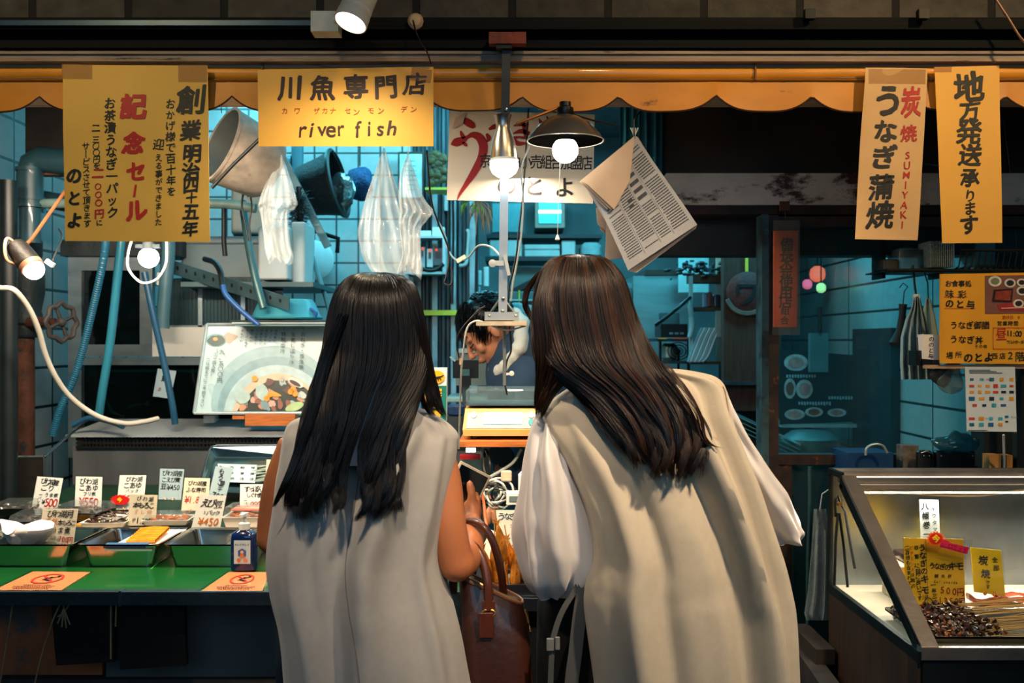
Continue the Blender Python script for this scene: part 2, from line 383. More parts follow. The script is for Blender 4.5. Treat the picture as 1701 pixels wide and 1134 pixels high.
# walls of the shop
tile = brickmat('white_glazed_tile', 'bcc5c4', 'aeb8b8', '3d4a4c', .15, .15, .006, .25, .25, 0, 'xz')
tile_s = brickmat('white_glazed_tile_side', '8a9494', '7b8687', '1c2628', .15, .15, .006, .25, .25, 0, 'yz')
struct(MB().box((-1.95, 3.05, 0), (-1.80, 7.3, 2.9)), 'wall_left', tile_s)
struct(MB().box((-4, 3.0, 0), (-1.80, 3.04, 2.9)), 'wall_left_pier', M('dark_pier', '12181a', .5, var=.3))
struct(MB().box((-1.80, 4.9, 0), (-.50, 5.0, 2.9)), 'wall_tiled_back', brickmat('small_tile', 'bcc5c4', 'b0baba', '3d4a4c', .108, .108, .005, .3, .2, 0, 'xz'))
struct(MB().box((-.5, 6.9, 0), (3.6, 7.0, 2.9)), 'wall_back', M('back_plaster', '3f4c4e', .8, var=.3, scale=5))
# corrugated dark sheet wall behind the clerk
cor = M('corrugated_sheet', '46555b', .45, .3, var=.45, scale=6, stretch=(8, 8, 1.2))
mb = MB(); n = 150
mb.grid(lambda u, v: Vector((-.498 + .33*u, 5.0 + .014*math.sin(u*2*math.pi*8) + .003*math.sin(u*6*math.pi*8), 2.85*v)), n, 2, .004)
struct(mb, 'wall_corrugated', cor)
mb = MB()
for k in range(4): mb.box((-.49 + .093*k, 4.955, 0), (-.475 + .093*k + (.010 if k % 3 else .022), 4.975, 2.2))
struct(mb, 'trim_4', M('painted_batten', '8a9699', .5, var=.5, scale=7, col2='5c2f1c', thr=.66), smooth=False)
struct(MB().box((-.52, 4.93, 1.58), (-.25, 4.95, 1.605)), 'trim_5', M('yellow_strip', 'c8c23a', .5))
# dark board and rusty white beam above the window on the right
struct(MB().box((.45, 3.0, 1.93), (3.2, 3.05, 2.55)), 'wall_signboard', M('smoked_brown_board', '30251d', .7, var=.45, scale=4))
rb = M('rust_stained_white_paint', 'b3a79c', .6, var=.15, scale=6, col2='3a2013', thr=.52, bump=.3, bscale=30, stretch=(1, 1, 2))
struct(MB().box((.455, 2.93, 1.852), (3.2, 3.05, 1.945)), 'trim_6', rb, smooth=False)
struct(MB().box((.455, 2.945, 1.826), (3.2, 3.05, 1.852)), 'trim_7', M('rusty_channel', '2b1a12', .6, .3, var=.6), smooth=False)
struct(MB().box((.36, 3.06, 1.715), (3.2, 3.16, 1.85)), 'wall_header', M('soot_black_wood', '0f1213', .6, var=.4), smooth=False)
# brown plank wall and the low dark wall further in
struct(MB().box((.885, 4.16, 1.16), (1.125, 4.22, 1.95)), 'wall_planks', M('brown_planks', '3c2519', .55, var=.4, scale=8, stretch=(12, 1, 1.2), bump=.1), smooth=False)
struct(MB().box((.84, 4.12, 1.27), (1.12, 4.158, 1.285)), 'trim_8', steel_dark, smooth=False)
struct(MB().box((.30, 4.24, 0), (1.125, 4.3, 1.21)), 'wall_low', M('dark_low_wall', '0e1517', .6, var=.4))
# window on the right: posts, sill, pane
struct(MB().box((.728, 2.90, 0), (.748, 2.97, 1.82)), 'trim_9', M('pale_worn_edge', '1f3a42', .5, var=.4, col2='0e1416', thr=.5), smooth=False)
w1 = tag(bpy.data.objects.new('window_1', None), kind='structure'); COL.objects.link(w1); w1.location = (1.05, 2.95, 1.1)
mb = MB().box((.749, 2.92, .0), (.782, 3.0, 1.82)); mb.box((.783, 2.95, 1.085), (1.60, 3.0, 1.115)); mb.box((.783, 2.955, .55), (.83, 2.99, 1.084))
mb.box((.975, 2.955, .0), (.992, 2.99, 1.084)); mb.box((1.57, 2.951, .0), (1.60, 2.999, 1.084)); mb.box((1.57, 2.951, 1.116), (1.60, 2.999, 1.82)); mb.box((.783, 2.951, 1.79), (1.569, 2.999, 1.82))
mb.build('window_frame', M('rust_brown_window_wood', '2b1c12', .5, var=.5, scale=9, col2='7a4318', thr=.60, stretch=(3, 3, 3)), w1, smooth=False)
glass = thin_glass('window_glass', 'd8ecec', .18, .04, .035, '9fc0c4')
MB().box((.784, 2.972, 1.117), (1.569, 2.976, 1.789)).build('pane', glass, w1, smooth=False)
MB().box((.831, 2.972, .56), (.974, 2.976, 1.083)).build('pane', glass, w1, smooth=False)
# side room behind the window: receding tiled wall on the right
struct(MB().box((1.42, 3.05, 0), (1.48, 5.3, 2.6)), 'wall_right', brickmat('side_room_tile', 'a4b8b8', '98adae', '1a2a2d', .84, .112, .005, .3, .25, .0, 'yz'))
struct(MB().box((1.135, 5.3, 0), (1.48, 5.36, 2.6)), 'wall_side_room', M('side_room_back', '24383b', .6, var=.4))
struct(MB().box((1.10, 4.23, 0), (1.13, 5.3, 2.6)), 'wall_partition', M('partition_dark', '0f191b', .6))
struct(MB().box((1.385, 3.64, 0), (1.418, 4.05, 1.50)), 'door_1', M('dark_teal_door', '0b2329', .45, var=.2), smooth=False)
struct(MB().box((1.385, 3.05, 0), (1.418, 3.63, 1.03)), 'trim_10', M('dark_wainscot', '0d1f24', .5, var=.2), smooth=False)
struct(MB().box((1.49, 3.05, 0), (3.6, 3.1, 2.6)), 'wall_far_right', brickmat('dim_tile', '38423f', '313a38', '101514', .15, .15, .006, .4, .25, 0, 'xz'))
# ================================================================ AWNING AND SIGNS
aw = thing('awning', 'mustard yellow awning roller with scalloped valance across the shop front', 'awning', (0, 2.42, 2.0))
yel = M('mustard_awning_cloth', 'd08a22', .42, var=.12, scale=8, col2='3a2410', thr=.635, bump=.05, coat=.5, stretch=(1, 1, 2.2))
mb = MB(); mb.tube([(-2.2 + .2*i, 2.415, 2.0985 + .0015*math.sin(i*1.3)) for i in range(23)], .020, 20); mb.build('roller', yel, aw)
PX0 = .024; PER = .2325
def scal(x):
    t = ((x - PX0) / PER) % 1.0; return 2.003 + .037 * abs(2*t-1)**3.2
def valy(x, f): return 2.402 + .006*math.sin(x*9.3)*f + .004*math.sin(x*23)*f
mb = MB(); n = 480
mb.grid(lambda u, v: Vector((-2.1+4.2*u, valy(-2.1+4.2*u, v) - .006*v, 2.082 + (scal(-2.1+4.2*u) - 2.082)*v)), n, 6, .0015)
mb.build('valance', M('mustard_valance_cloth', 'c47f1e', .5, var=.10, scale=8, col2='6a3f14', thr=.665, stretch=(1, 1, 2.2)), aw)
MB().tube([(-2.1+4.2*i/n, valy(-2.1+4.2*i/n, 1) - .006, scal(-2.1+4.2*i/n)) for i in range(n+1)], .0022, 6).build('piping', M('dark_piping', '3a1d10', .5), aw)
MB().tube([(-2.1, 2.398, 2.080), (2.1, 2.398, 2.080)], .003, 6).build('seam', M('seam_brown', '8a5415', .5), aw)
for x in (.585, 1.24, -.6): MB().box((x-.002, 2.390, 2.078), (x+.002, 2.396, 2.121)).build('roller_joint', M('joint_brown', '6b3d14', .6), aw)

def paper(name, mat, label, cat, tl, tr, br, bl, d, warp=.004, seed=0, texts=(), group=None, tapes=(), extra=None, th=.0006, wob=.035, dt=0.0):
    """sheet hung at depth d (dt: extra depth of the lower edge) with ink lettering as its parts"""
    sh = Sheet(W(*tl, d), W(*tr, d), W(*br, d+dt), W(*bl, d+dt), warp, seed)
    root = thing(name, label, cat, sh.P(.5, 0), group)
    sh.mesh(th).build('sheet', mat, root)
    face = [c for c in bpy.data.objects if c.parent == root][0]
    for i, (m_, its) in enumerate(texts): lettering('lettering', sh, its, m_, face, seed+i, wob=wob)
    for (x, y, w, h, r_) in tapes:
        c, s_ = math.cos(R(r_)), math.sin(R(r_))
        q = [(x + a*w/2*c - b*h/2*s_, y + a*w/2*s_ + b*h/2*c) for a, b in ((-1,-1),(1,-1),(1,1),(-1,1))]
        ts = Sheet(*[sh.hit(*k, lift=.0014) for k in q]); MB().grid(ts.P, 4, 2, .0004, ts.n).build('tape', thin_glass('clear_tape', 'f2ead8', .5, .15, .12, 'fff0d0'), face)
    if extra: extra(sh, root)
    return root
pa = M('yellow_kraft_paper', 'dcae4c', .6, var=.05, scale=7, bump=.12, bscale=9)
pb = M('gold_kraft_paper', 'e6ad48', .55, var=.05, scale=7, bump=.15, bscale=9)
pc = M('pale_tan_paper', 'cfa873', .55, var=.06, scale=7, bump=.3, bscale=12)
paper('hanging_paper_sign', pa, 'large yellow paper sale notice with red heading, leftmost on the awning', 'sign', (104,107), (345,109), (349,402), (108,400), 2.375, .006, 3,
  [(ink, [TX('創',318,166,0,0,50,.03), TX('業',317,217,0,0,38,.03), TX('明',320,255,0,0,34,.03), TX('治',318,285,0,0,31,.03), TX('四',318,308,0,0,27,.03), TX('十',319,329,0,0,20,.03), TX('五',318,352,0,0,31,.03), TX('年',317,380,0,0,25,.03),
     TX('おかげ様で百十年を',283,173,285,318,17,.015), TX('迎',264,240,0,0,19,.01), TX('える事ができました',264,262,264,369,13,.01),
     TX('お茶漬うなぎ一パック',183,172,187,353,20,.02), TX('二',160,213,0,0,15), TX('三〇〇円を',160,232,161,275,13,.012), TX('に',165,370,0,0,12),
     TX('サ丨ビスさせて頂きます',143,243,145,371,13.5,.01), TX('のとよ',123,292,124,366,27,.045)]),
   (inkred, [TX('記',222,177,0,0,46,.05), TX('念',222,238,0,0,38,.05), TX('セ',226,284,0,0,36,.05), TX('丨',224,317,0,0,22,.05), TX('ル',226,349,0,0,36,.05), TX('二',163,288,0,0,20,.04), TX('〇〇〇',163,310,164,337,12,.04), TX('円',165,355,0,0,17,.03)])],
  tapes=((128,119,50,24,0), (320,122,48,28,0)))
paper('hanging_paper_sign', pb, 'wide gold paper sign reading river fish under the white spotlight', 'sign', (428,116), (720,111), (720,243), (429,243), 2.372, .004, 9,
  [(M('ink_brown', '2c1410', .55), [TX('川',482,146,0,0,44,.035), TX('魚',536,146,0,0,43,.03), TX('専',591,145,0,0,42,.03), TX('門',641,145,0,0,41,.03), TX('店',690,140,0,0,41,.03),
     TX('river',503,214,566,212,37,.012), TX('fish',594,213,652,211,37,.012)]),
   (M('ink_rust', 'a0401c', .6), [TX('カワ',473,184,494,184,12,.005), TX('ザカナ',526,184,553,184,12,.005), TX('セン',578,184,592,186,12,.005), TX('モン',616,184,633,184,12,.005), TX('デン',671,182,687,182,12,.005)])],
  tapes=((700,125,34,22,8),))
paper('hanging_paper_sign', pc, 'creased tan paper strip with black and red columns of lettering on the awning', 'sign', (1437,113), (1542,113), (1524,399), (1420,397), 2.376, .008, 17,
  [(ink, [TX('う',1475,168,0,0,52,.04), TX('な',1471,218,0,0,40,.04), TX('ぎ',1469,261,0,0,44,.04), TX('蒲',1463,311,0,0,44,.03), TX('焼',1462,357,0,0,44,.03)]),
   (inkred, [TX('炭',1514,170,0,0,34,.03,0,1.5), TX('焼',1509,222,0,0,29,.025), TX('SUMIYAKI',1507,258,1498,373,17,.01)])],
  tapes=((1490,127,96,24,0),))
paper('hanging_paper_sign', pb, 'bright gold paper strip with one column of black characters, at the far right', 'sign', (1553,111), (1660,109), (1665,403), (1565,404), 2.374, .004, 23,
  [(ink, [TX('地',1610,145,0,0,50,.035), TX('方',1612,182,0,0,38,.03), TX('発',1610,218,0,0,44,.03), TX('送',1612,257,0,0,40,.03), TX('承',1611,295,0,0,31,.03), TX('り',1612,325,0,0,22,.02), TX('ま',1611,346,0,0,24,.02), TX('す',1610,373,0,0,33,.03)])],
  tapes=((1566,115,30,8,0),))
# white painted board with the red eel letter
bs = Sheet(W(747,183,2.75), W(988,190,2.75), W(985,338,2.75), W(742,332,2.75))
br_ = thing('shop_board', 'white shop board with red eel-shaped letter hanging behind the two lamps', 'sign', bs.P(.5, 1))
MB().grid(bs.P, 2, 2, .008, bs.n).build('panel', M('yellowed_white_board', 'cfc9b8', .45, var=.06, scale=3), br_, smooth=False)
dr = M('deep_red_paint', '8c1a1e', .5)
mb = MB()
for st in ([(766,196,2),(775,202,6),(786,209,5),(790,211,1)], [(749,240,1),(757,237,7),(768,233,6),(776,228,3),(786,224,5),(797,229,7),(803,243,7.5),(800,262,7),(788,285,6),(775,305,4),(764,322,2.2),(759,333,.5)],
           [(765,217,1),(767,223,3),(771,230,3)], [(768,236,1),(773,240,3),(776,243,1)],
           [(812,215,2),(822,210,4),(833,206,1)], [(808,222,2),(812,230,4),(808,236,1)],
           [(853,209,1),(866,206,4),(878,208,2)], [(852,222,1),(866,218,4),(880,222,3)], [(868,202,2),(872,215,4),(873,228,3),(862,228,2),(854,230,3),(860,238,4),(874,238,2)],
           [(895,197,1),(900,206,3.5),(903,212,1)], [(908,193,1),(913,203,3.5),(916,208,1)], [(948,196,1),(954,203,3),(957,208,1)]):
    mb.add(*brush(bs, st))
mb.build('eel_letter', dr, br_, smooth=False)
lettering('lettering', bs, [TX('京都川魚小売組合加盟店',806,267,975,271,20,.012,0,1.25,.2), TX('の',842,308,0,0,36,.02,0,1,.2), TX('と',887,309,0,0,36,.02,0,1,.2), TX('よ',938,311,0,0,36,.02,0,1,.2)], ink, br_, 5, wob=.0)
q = Sheet(bs.hit(757,196,.003), bs.hit(774,187,.003), bs.hit(769,206,.003), bs.hit(751,215,.003)); MB().grid(q.P, 2, 2, .0005, q.n).build('tape', M('masking_tape', 'b9a99a', .7), br_)
for x in (765, 968): MB().tube([W(x, 186, 2.745), W(x+1, 150, 2.745), W(x+3, 118, 2.66)], .0015, 5).build('hanging_wire', black_metal, br_)

# ================================================================ LAMPS
bulb_hot = M('bulb_glow', 'ffffff', .3, emit='f4fbff', es=22.0, var=0); bulb_warm = M('bulb_glow_warm', 'ffffff', .3, emit='fff2d8', es=26.0, var=0)
alu = M('brushed_aluminium', 'b9b2aa', .3, 1.0, var=.2, scale=5, stretch=(20, 20, 1), bump=.05)
# spotlight on the fascia
t = thing('spotlight', 'white cylinder spotlight above the river fish sign', 'lamp', W(590, 50, 2.15))
a0, a1 = W(607, -22, 2.175), W(582, 38, 2.145); ax = (a1-a0).normalized(); Ln = (a1-a0).length
wl = M('cream_enamel', 'cfc9bc', .4, var=.05)
MB().lathe([(.004,-.03),(.033,-.02),(.0345,.0),(.0345,Ln*.62),(.0352,Ln*.63),(.0352,Ln*.66),(.0345,Ln*.67),(.0345,Ln*.72),(.0352,Ln*.73),(.0352,Ln*.75),(.036,Ln*.76),(.037,Ln),(.034,Ln),(.033,Ln-.01)], a0, ax, 28, cap=False).build('housing', wl, t)
MB().lathe([(.0005, Ln-.014), (.033, Ln-.012), (.033, Ln-.009), (.0005, Ln-.008)], a0, ax, 28).build('lens', M('spot_lens', 'ffffff', .3, emit='ffe6c4', es=14, var=0), t)
MB().box(tuple(W(516, 52, 2.26)), tuple(W(562, 18, 2.26) + Vector((0, .05, 0)))).build('driver_box', M('grey_enamel', 'a9b0ae', .45, .1), t, smooth=False)
MB().tube([W(555, 34, 2.27), W(580, 30, 2.2), W(597, 6, 2.13)], .008, 8).build('arm', wl, t)
lamp('SPOT', 'spotlight_beam', a0 + ax*(Ln+.004), a0 + ax*(Ln+.004) + Vector((-.05,.10,-1)), 16, (1.0, .80, .52), .03, spot=150, blend=.9)
# cable anchor
t = thing('cable_anchor', 'small cream porcelain anchor with black cord above the awning', 'cable anchor', W(690, 40, 2.33))
MB().lathe([(.004,-.02),(.017,-.018),(.019,-.004),(.013,.004),(.004,.006)], W(690, 34, 2.34), (0,-1,0), 14).build('insulator', M('aged_porcelain', 'b59c78', .5), t)
MB().tube(wcurve([(686,34,2.32),(693,58,2.30),(709,86,2.33),(716,106,2.36)]), .002, 6).build('cord', cable_black, t)
# hanging post with clamp and shelf
t = thing('hanging_post', 'grey steel post hanging from a rusty clamp in front of the awning', 'post', W(841, 540, 2.33))
d0 = 2.335
MB().box(tuple(W(812, 72, d0-.02)), tuple(W(874, 53, d0-.02) + Vector((0, .03, 0)))).build('clamp', M('rusty_clamp', '6b2c1a', .6, .3, var=.4, bump=.2), t, smooth=False)
MB().box(tuple(W(824, 80, d0-.015)), tuple(W(850, 73, d0-.015) + Vector((0, .02, 0)))).build('clamp_jaw', black_metal, t, smooth=False)
MB().add(*(lambda a, b: ([a+Vector((-.010,0,0)), a+Vector((.010,0,0)), a+Vector((.010,.012,0)), a+Vector((-.010,.012,0)), b+Vector((-.010,0,0)), b+Vector((.010,0,0)), b+Vector((.010,.012,0)), b+Vector((-.010,.012,0))],
   [(0,1,2,3),(7,6,5,4),(0,4,5,1),(1,5,6,2),(2,6,7,3),(3,7,4,0)]))(W(841,78,d0), W(839,205,d0))).build('upper_bar', M('dark_grey_paint', '2b3033', .5, .4, var=.3), t, smooth=False)
MB().add(*(lambda a, b: ([a+Vector((-.010,0,0)), a+Vector((.010,0,0)), a+Vector((.010,.012,0)), a+Vector((-.010,.012,0)), b+Vector((-.010,0,0)), b+Vector((.010,0,0)), b+Vector((.010,.012,0)), b+Vector((-.010,.012,0))],
   [(0,1,2,3),(7,6,5,4),(0,4,5,1),(1,5,6,2),(2,6,7,3),(3,7,4,0)]))(W(839,188,d0+.001), W(835,524,d0+.001))).build('lower_bar', M('galvanised_bar', 'aab0b0', .4, .7, var=.15), t, smooth=False)
for px, py in ((841,182),(836,496),(835,517),(813,525),(857,525)): MB().lathe([(.0045,0),(.004,.004),(.001,.005)], W(px, py, d0), (0,-1,0), 10).build('bolt', steel, t)
MB().box(tuple(W(805, 532, d0-.004)), tuple(W(862, 518, d0-.004) + Vector((0,.003,0)))).build('angle_bracket', M('galvanised_plate', 'a7acab', .4, .7), t, smooth=False)
for s_ in (-1, 1): MB().tube([W(834 + s_*20, 520, d0+.006), W(834 + s_*4, 498, d0+.006)], .0035, 6).build('brace', steel_dark, t)
MB().box((W(792,0,d0).x, d0-.045, W(0,541,d0).z), (W(874,0,d0).x, d0+.05, W(0,534,d0).z)).build('shelf_plate', M('dirty_white_plate', 'b9ad98', .6, var=.3, scale=20), t, smooth=False)
MB().tube([W(838,540,d0+.02), W(838,640,d0+.02)], .004, 8).build('lower_rod', M('galvanised_rod', '98a2a4', .35, .8), t)
# clip-on reflector with LED bulb
t = thing('clip_lamp', 'brushed aluminium reflector lamp with glowing bulb on the hanging post', 'lamp', W(836, 290, 2.29))
c = W(836, 228, 2.285); ax = Vector((.03, 0, -1)).normalized()
MB().lathe([(.0215,-.050),(.0185,-.044),(.0160,-.028),(.0165,-.018),(.0270,.012),(.0300,.040),(.0310,.052),(.0285,.052),(.0255,.012),(.0150,-.018),(.015,-.04)], c, ax, 28, cap=False).build('reflector', alu, t)
MB().lathe([(.0310,.049),(.0335,.052),(.034,.055),(.029,.058)], c, ax, 20).build('bulb_collar', M('heat_sink', 'd6e2e4', .4), t)
MB().lathe([(.028,.052),(.0325,.060),(.0325,.070),(.027,.082),(.015,.091),(.001,.094)], c, ax, 24).build('bulb', bulb_hot, t)
MB().tube([c + Vector((0,.0,.03)), c + Vector((.004, .03, .035)), c+Vector((.004,.048,.03))], .006, 8).build('clip', black_metal, t)
# enamel shade lamp
t = thing('shade_lamp', 'dark enamel dome shade lamp with a round glowing bulb and pull cord', 'lamp', W(937, 275, 2.37))
c = W(939, 234, 2.37); e_out = M('grey_enamel_shade', '4c4a48', .35, .2, var=.2, coat=.4); e_in = M('white_enamel', 'e6dfd6', .35)
prof = [(.012,.066),(.020,.060),(.034,.056),(.060,.040),(.082,.016),(.0915,.0)]
MB().lathe(prof, c, (0,0,1), 40, cap=False).build('shade', e_out, t)
MB().lathe([(r-.0015, h-.0012) for r, h in prof] , c, (0,0,1), 40, cap=False).build('shade_lining', e_in, t)
MB().lathe([(.0915,.0),(.0925,.0008),(.0925,-.0012),(.0900,-.0012),(.0900,.0)], c, (0,0,1), 40).build('rim', M('rim_enamel', '8a857d', .4), t)
MB().lathe([(.017,.058),(.020,.064),(.020,.078),(.014,.082),(.014,.092)], c, (0,0,1), 16).build('socket', black_plastic, t)
MB().ball(c + Vector((0,0,-.022)), .031, 24, 16).build('bulb', bulb_warm, t)
MB().lathe([(.012,.0),(.018,.02),(.015,.055)], c, (0,0,1), 16).build('bulb_neck', white_plastic, t)
MB().tube([c + Vector((-.012,0,-.0)), c + Vector((-.013,0,-.07)), W(926,392,2.37)], .0008, 5).build('pull_cord', cable_white, t)
MB().lathe([(.001,.008),(.003,.006),(.006,-.004),(.004,-.006)], W(926,395,2.37), (0,0,1), 12).build('cord_pull', white_plastic, t)
MB().tube([W(858,206,2.34), W(905,188,2.37), W(930,178,2.37)], .0035, 8).build('arm', M('brass_rod', '8c5a2c', .4, .7), t)
MB().tube([W(1030,210,2.37), W(985,200,2.36), W(936,185,2.37)], .0022, 6).build('cord', cable_black, t)
# socket lamp at the far left
t = thing('socket_lamp', 'scorched socket lamp with small round bulb by the left tiled wall', 'lamp', W(57, 460, 2.62))
a, b = W(24, 405, 2.62), W(52, 442, 2.60); ax = (b-a).normalized(); Ln = (b-a).length
MB().lathe([(.004,0),(.022,.004),(.028,.02),(.031,Ln*.9),(.029,Ln*.92)], a, ax, 20).build('housing', M('scorched_housing', '161411', .5, .4, col2='b06a42', thr=.60, scale=9, var=.4, bump=.2), t)
MB().lathe([(.029,Ln*.9),(.031,Ln*.92),(.030,Ln+.006),(.027,Ln+.008)], a, ax, 20).build('collar', M('copper_collar', 'a8765a', .4, .5), t)
MB().ball(b + ax*.012, .0265, 20, 14).build('bulb', bulb_hot, t)
MB().tube(wcurve([(26,404,2.62),(12,396,2.6),(8,412,2.58),(12,432,2.58),(27,440,2.6)]), .004, 8).build('cord', M('peach_cable', 'c8906c', .5), t)
MB().tube([W(112,312,2.80), W(52,398,2.64), W(44,405,2.62)], .005, 8).build('bracket_rod', M('rusty_rod', '7a4a2c', .5, .5, var=.4), t)
t = thing('cable_clip', 'small pale plug on a black cord beside the left socket lamp', 'plug', W(78, 440, 2.66))
MB().obox(W(83,437,2.66), (.024,.012,.012), (0, R(35), 0)).build('plug_body', white_plastic, t); MB().tube(wcurve([(88,432,2.66),(97,410,2.7),(103,392,2.75),(98,380,2.8)]), .003, 6).build('cord', cable_black, t)
# bulb with a looped white cable
t = thing('bare_bulb_lamp', 'bare round bulb inside a looped white cable below the yellow sale notice', 'lamp', W(247, 444, 2.85))
MB().ball(W(247, 428, 2.85), .029, 22, 16).build('bulb', bulb_hot, t)
MB().lathe([(.018,0),(.017,.02),(.024,.024),(.024,.034),(.013,.040),(.011,.12)], W(247, 414, 2.85), (0,0,1), 16).build('socket', M('socket_grey', '39474a', .5), t)
MB().obox(W(247, 409, 2.85), (.070, .02, .010)).build('socket_plate', steel_dark, t)
MB().tube([W(247, 409, 2.85), W(247, 300, 2.85), W(247, 90, 2.85), (W(247,0,2.85).x, 2.85, 2.87)], .003, 6).build('cord', cable_black, t)
MB().tube(wcurve([(219,398,2.83),(213,420,2.83),(213,445,2.83),(228,465,2.83),(243,470,2.83),(262,462,2.83),(275,440,2.83),(277,415,2.83),(276,396,2.83)]), .0035, 8).build('looped_cable', M('bright_white_cable', 'eef4f2', .4, var=.02), t)
# white cable running down to the counter
solo(MB().tube(wcurve([(0,478,2.9),(24,482,2.9),(48,512,2.95),(64,548,3.0),(76,590,3.05),(95,630,3.1),(120,662,3.15),(160,690,3.2),(205,703,3.25),(240,700,3.3),(262,695,3.35)]), .0085, 10), 'drooping_cable', M('grey_white_hose', 'b9b4a8', .5, var=.08), 'thick pale cable drooping from the left wall onto the steel ledge', 'cable')
# ================================================================ LEFT WALL, PIPES AND TANK
rust = M('rusted_iron', '4a2a1c', .75, .3, var=.5, scale=16, bump=.4, col2='1a2224', thr=.55)
tealp = M('teal_painted_pipe', '23444e', .4, .1, var=.25, scale=9, col2='16282c', thr=.62, coat=.2)
blueg = M('grey_blue_pvc', '456c78', .4, var=.12, scale=6)
t = thing('valve_pipe', 'rusty standing water pipe with a cast handwheel at the left wall', 'pipe', W(40, 745, 3.40))
MB().tube([W(40, 900, 3.40), W(40, 550, 3.40)], .034, 16).build('riser', rust, t)
MB().lathe([(.04,-.33),(.045,-.32),(.045,-.29),(.055,-.28),(.055,-.25),(.05,-.24),(.062,-.18),(.062,-.10),(.05,-.06),(.055,-.05),(.055,.0),(.04,.01)], W(42, 400, 3.40), (0,0,1), 18).build('valve_body', M('dark_cast_iron', '1a2527', .6, .5, bump=.3), t)
MB().tube([W(50, 535, 3.37), W(90, 535, 3.31)], [.022, .014], 10).build('stem', rust, t)
mb = MB(); c = W(102, 535, 3.30); wu = Vector((.42, .9, 0)).normalized(); 
pts = []
for k in range(41):
    a = 2*math.pi*k/40; rr = .060 + .005*math.cos(a*8); pts.append(c + wu*rr*math.cos(a)*.98 + Vector((0,0,1))*rr*math.sin(a))
mb.tube(pts, .0085, 8, cap=False)
for k in range(4):
    a = math.pi*k/2 + .4; mb.tube([c, c + (wu*math.cos(a) + Vector((0,0,1))*math.sin(a))*.058], .006, 6)
mb.ball(c, .016, 10, 8); mb.build('handwheel', M('old_cast_wheel', '3c3836', .7, .4, var=.4, bump=.3), t)
t = thing('drain_pipe', 'teal painted elbow drain pipes running up the left wall', 'pipe', W(50, 400, 3.3))
MB().tube([W(50,404,3.3), W(50,340,3.3)], .034, 16).build('lower_pipe', tealp, t)
MB().tube([W(50,340,3.3), W(50,290,3.3), W(54,272,3.3), W(68,264,3.3), W(120,270,3.3), W(150,275,3.3)], .042, 16).build('elbow', tealp, t)
for y in (342, 330, 282): MB().lathe([(.034,-.006),(.046,-.006),(.046,.006),(.034,.006)], W(50, y, 3.3), (0,0,1), 18).build('collar', tealp, t)
MB().tube([W(62,350,3.4), W(70,330,3.4), W(150,345,3.4)], .03, 12).build('branch', tealp, t)
solo(MB().box(tuple(W(34, 290, 3.32)), tuple(W(125, 263, 3.32) + Vector((0,.05,0)))), 'ledge_board', M('ochre_wood_ledge', '5c3a1c', .6, var=.4), 'short brown wooden ledge above the teal drain pipes', 'board', smooth=False)
solo(MB().box(tuple(W(42, 262, 3.38)), tuple(W(118, 120, 3.38) + Vector((0,.06,0)))), 'wall_hatch', M('sooty_hatch', '1a1512', .6, var=.5), 'dark sooty hatch panel high beside the left tiles', 'hatch', smooth=False)
solo(MB().tube([W(14,900,3.15), W(14,480,3.15), W(14,300,3.15)], .028, 14), 'black_pipe', M('black_pipe', '0d1517', .4, var=.3), 'black vertical pipe at the left picture edge beside the valve', 'pipe')
# fish tank with steel frame
t = thing('fish_tank', 'steel framed fish tank with two dark glass windows behind the counter', 'fish tank', W(260, 760, 3.75))
st2 = M('tank_steel', '93a3a7', .33, .9, var=.22, scale=6, bump=.06, bscale=14, stretch=(1,1,3), col2='6a4a34', thr=.72)
dT = 3.72
def slab(mb, x0, y0, x1, y1, d=dT, th=.03): return mb.box(tuple(W(x0, y1, d)), (W(x1, 0, d).x, d + th, W(0, y0, d).z))
mb = MB(); slab(mb, 113, 425, 135, 760); slab(mb, 135, 425, 253, 449); slab(mb, 232, 449, 253, 572); slab(mb, 135, 572, 253, 592); slab(mb, 135, 594, 480, 606, dT-.004); slab(mb, 455, 606, 480, 760)
mb.build('frame', st2, t, smooth=False)
tg = M('dark_tank_glass', '050b0c', .06, var=.3, alpha=1, spec=.6)
slab(MB(), 135, 449, 232, 572, dT+.012, .012).build('upper_window', tg, t, smooth=False)
slab(MB(), 135, 606, 455, 760, dT+.028, .003).build('tank_glass', thin_glass('tank_glass', '8fb0b0', .12, .05, .03, '446a6a'), t, smooth=False)
mb = MB(); slab(mb, 120, 606, 475, 800, dT+.42, .02); mb.box(tuple(W(120, 790, dT+.03)), (W(475,0,dT).x, dT+.42, W(0,784,dT).z)); mb.build('tank_lining', M('black_tank_lining', '060d0e', .4, var=.4), t, smooth=False)
solo(MB().grid(lambda u,v: Vector((W(136,0,dT).x + .72*u, dT+.035+.38*v, 1.335+.002*math.sin(u*40)*math.sin(v*30))), 40, 20, .002, (0,0,-1)), 'tank_water', thin_glass('tank_water', '6f9c9c', .3, .02), 'dark rippling water surface in the lower fish tank', 'water')
tag(bpy.data.objects['tank_water'], kind='stuff')
slab(MB(), 253, 543, 480, 592, dT-.01, .03).build('marbled_panel', M('stained_white_panel', 'b9b9b1', .5, var=.15, scale=5, col2='7a543c', thr=.66), t, smooth=False)
mb = MB(); 
for k in range(30): slab(mb, 285+6*k, 462, 289+6*k, 543, dT+.02, .006)
slab(mb, 282, 462, 470, 543, dT+.026, .004); mb.build('fluted_window', M('fluted_window', '24444a', .25, .2, var=.6, scale=3, spec=.8), t, smooth=False)
mb = MB(); slab(mb, 253, 540, 470, 545); slab(mb, 329, 462, 336, 543); slab(mb, 400, 470, 407, 543); mb.build('window_rails', st2, t, smooth=False)
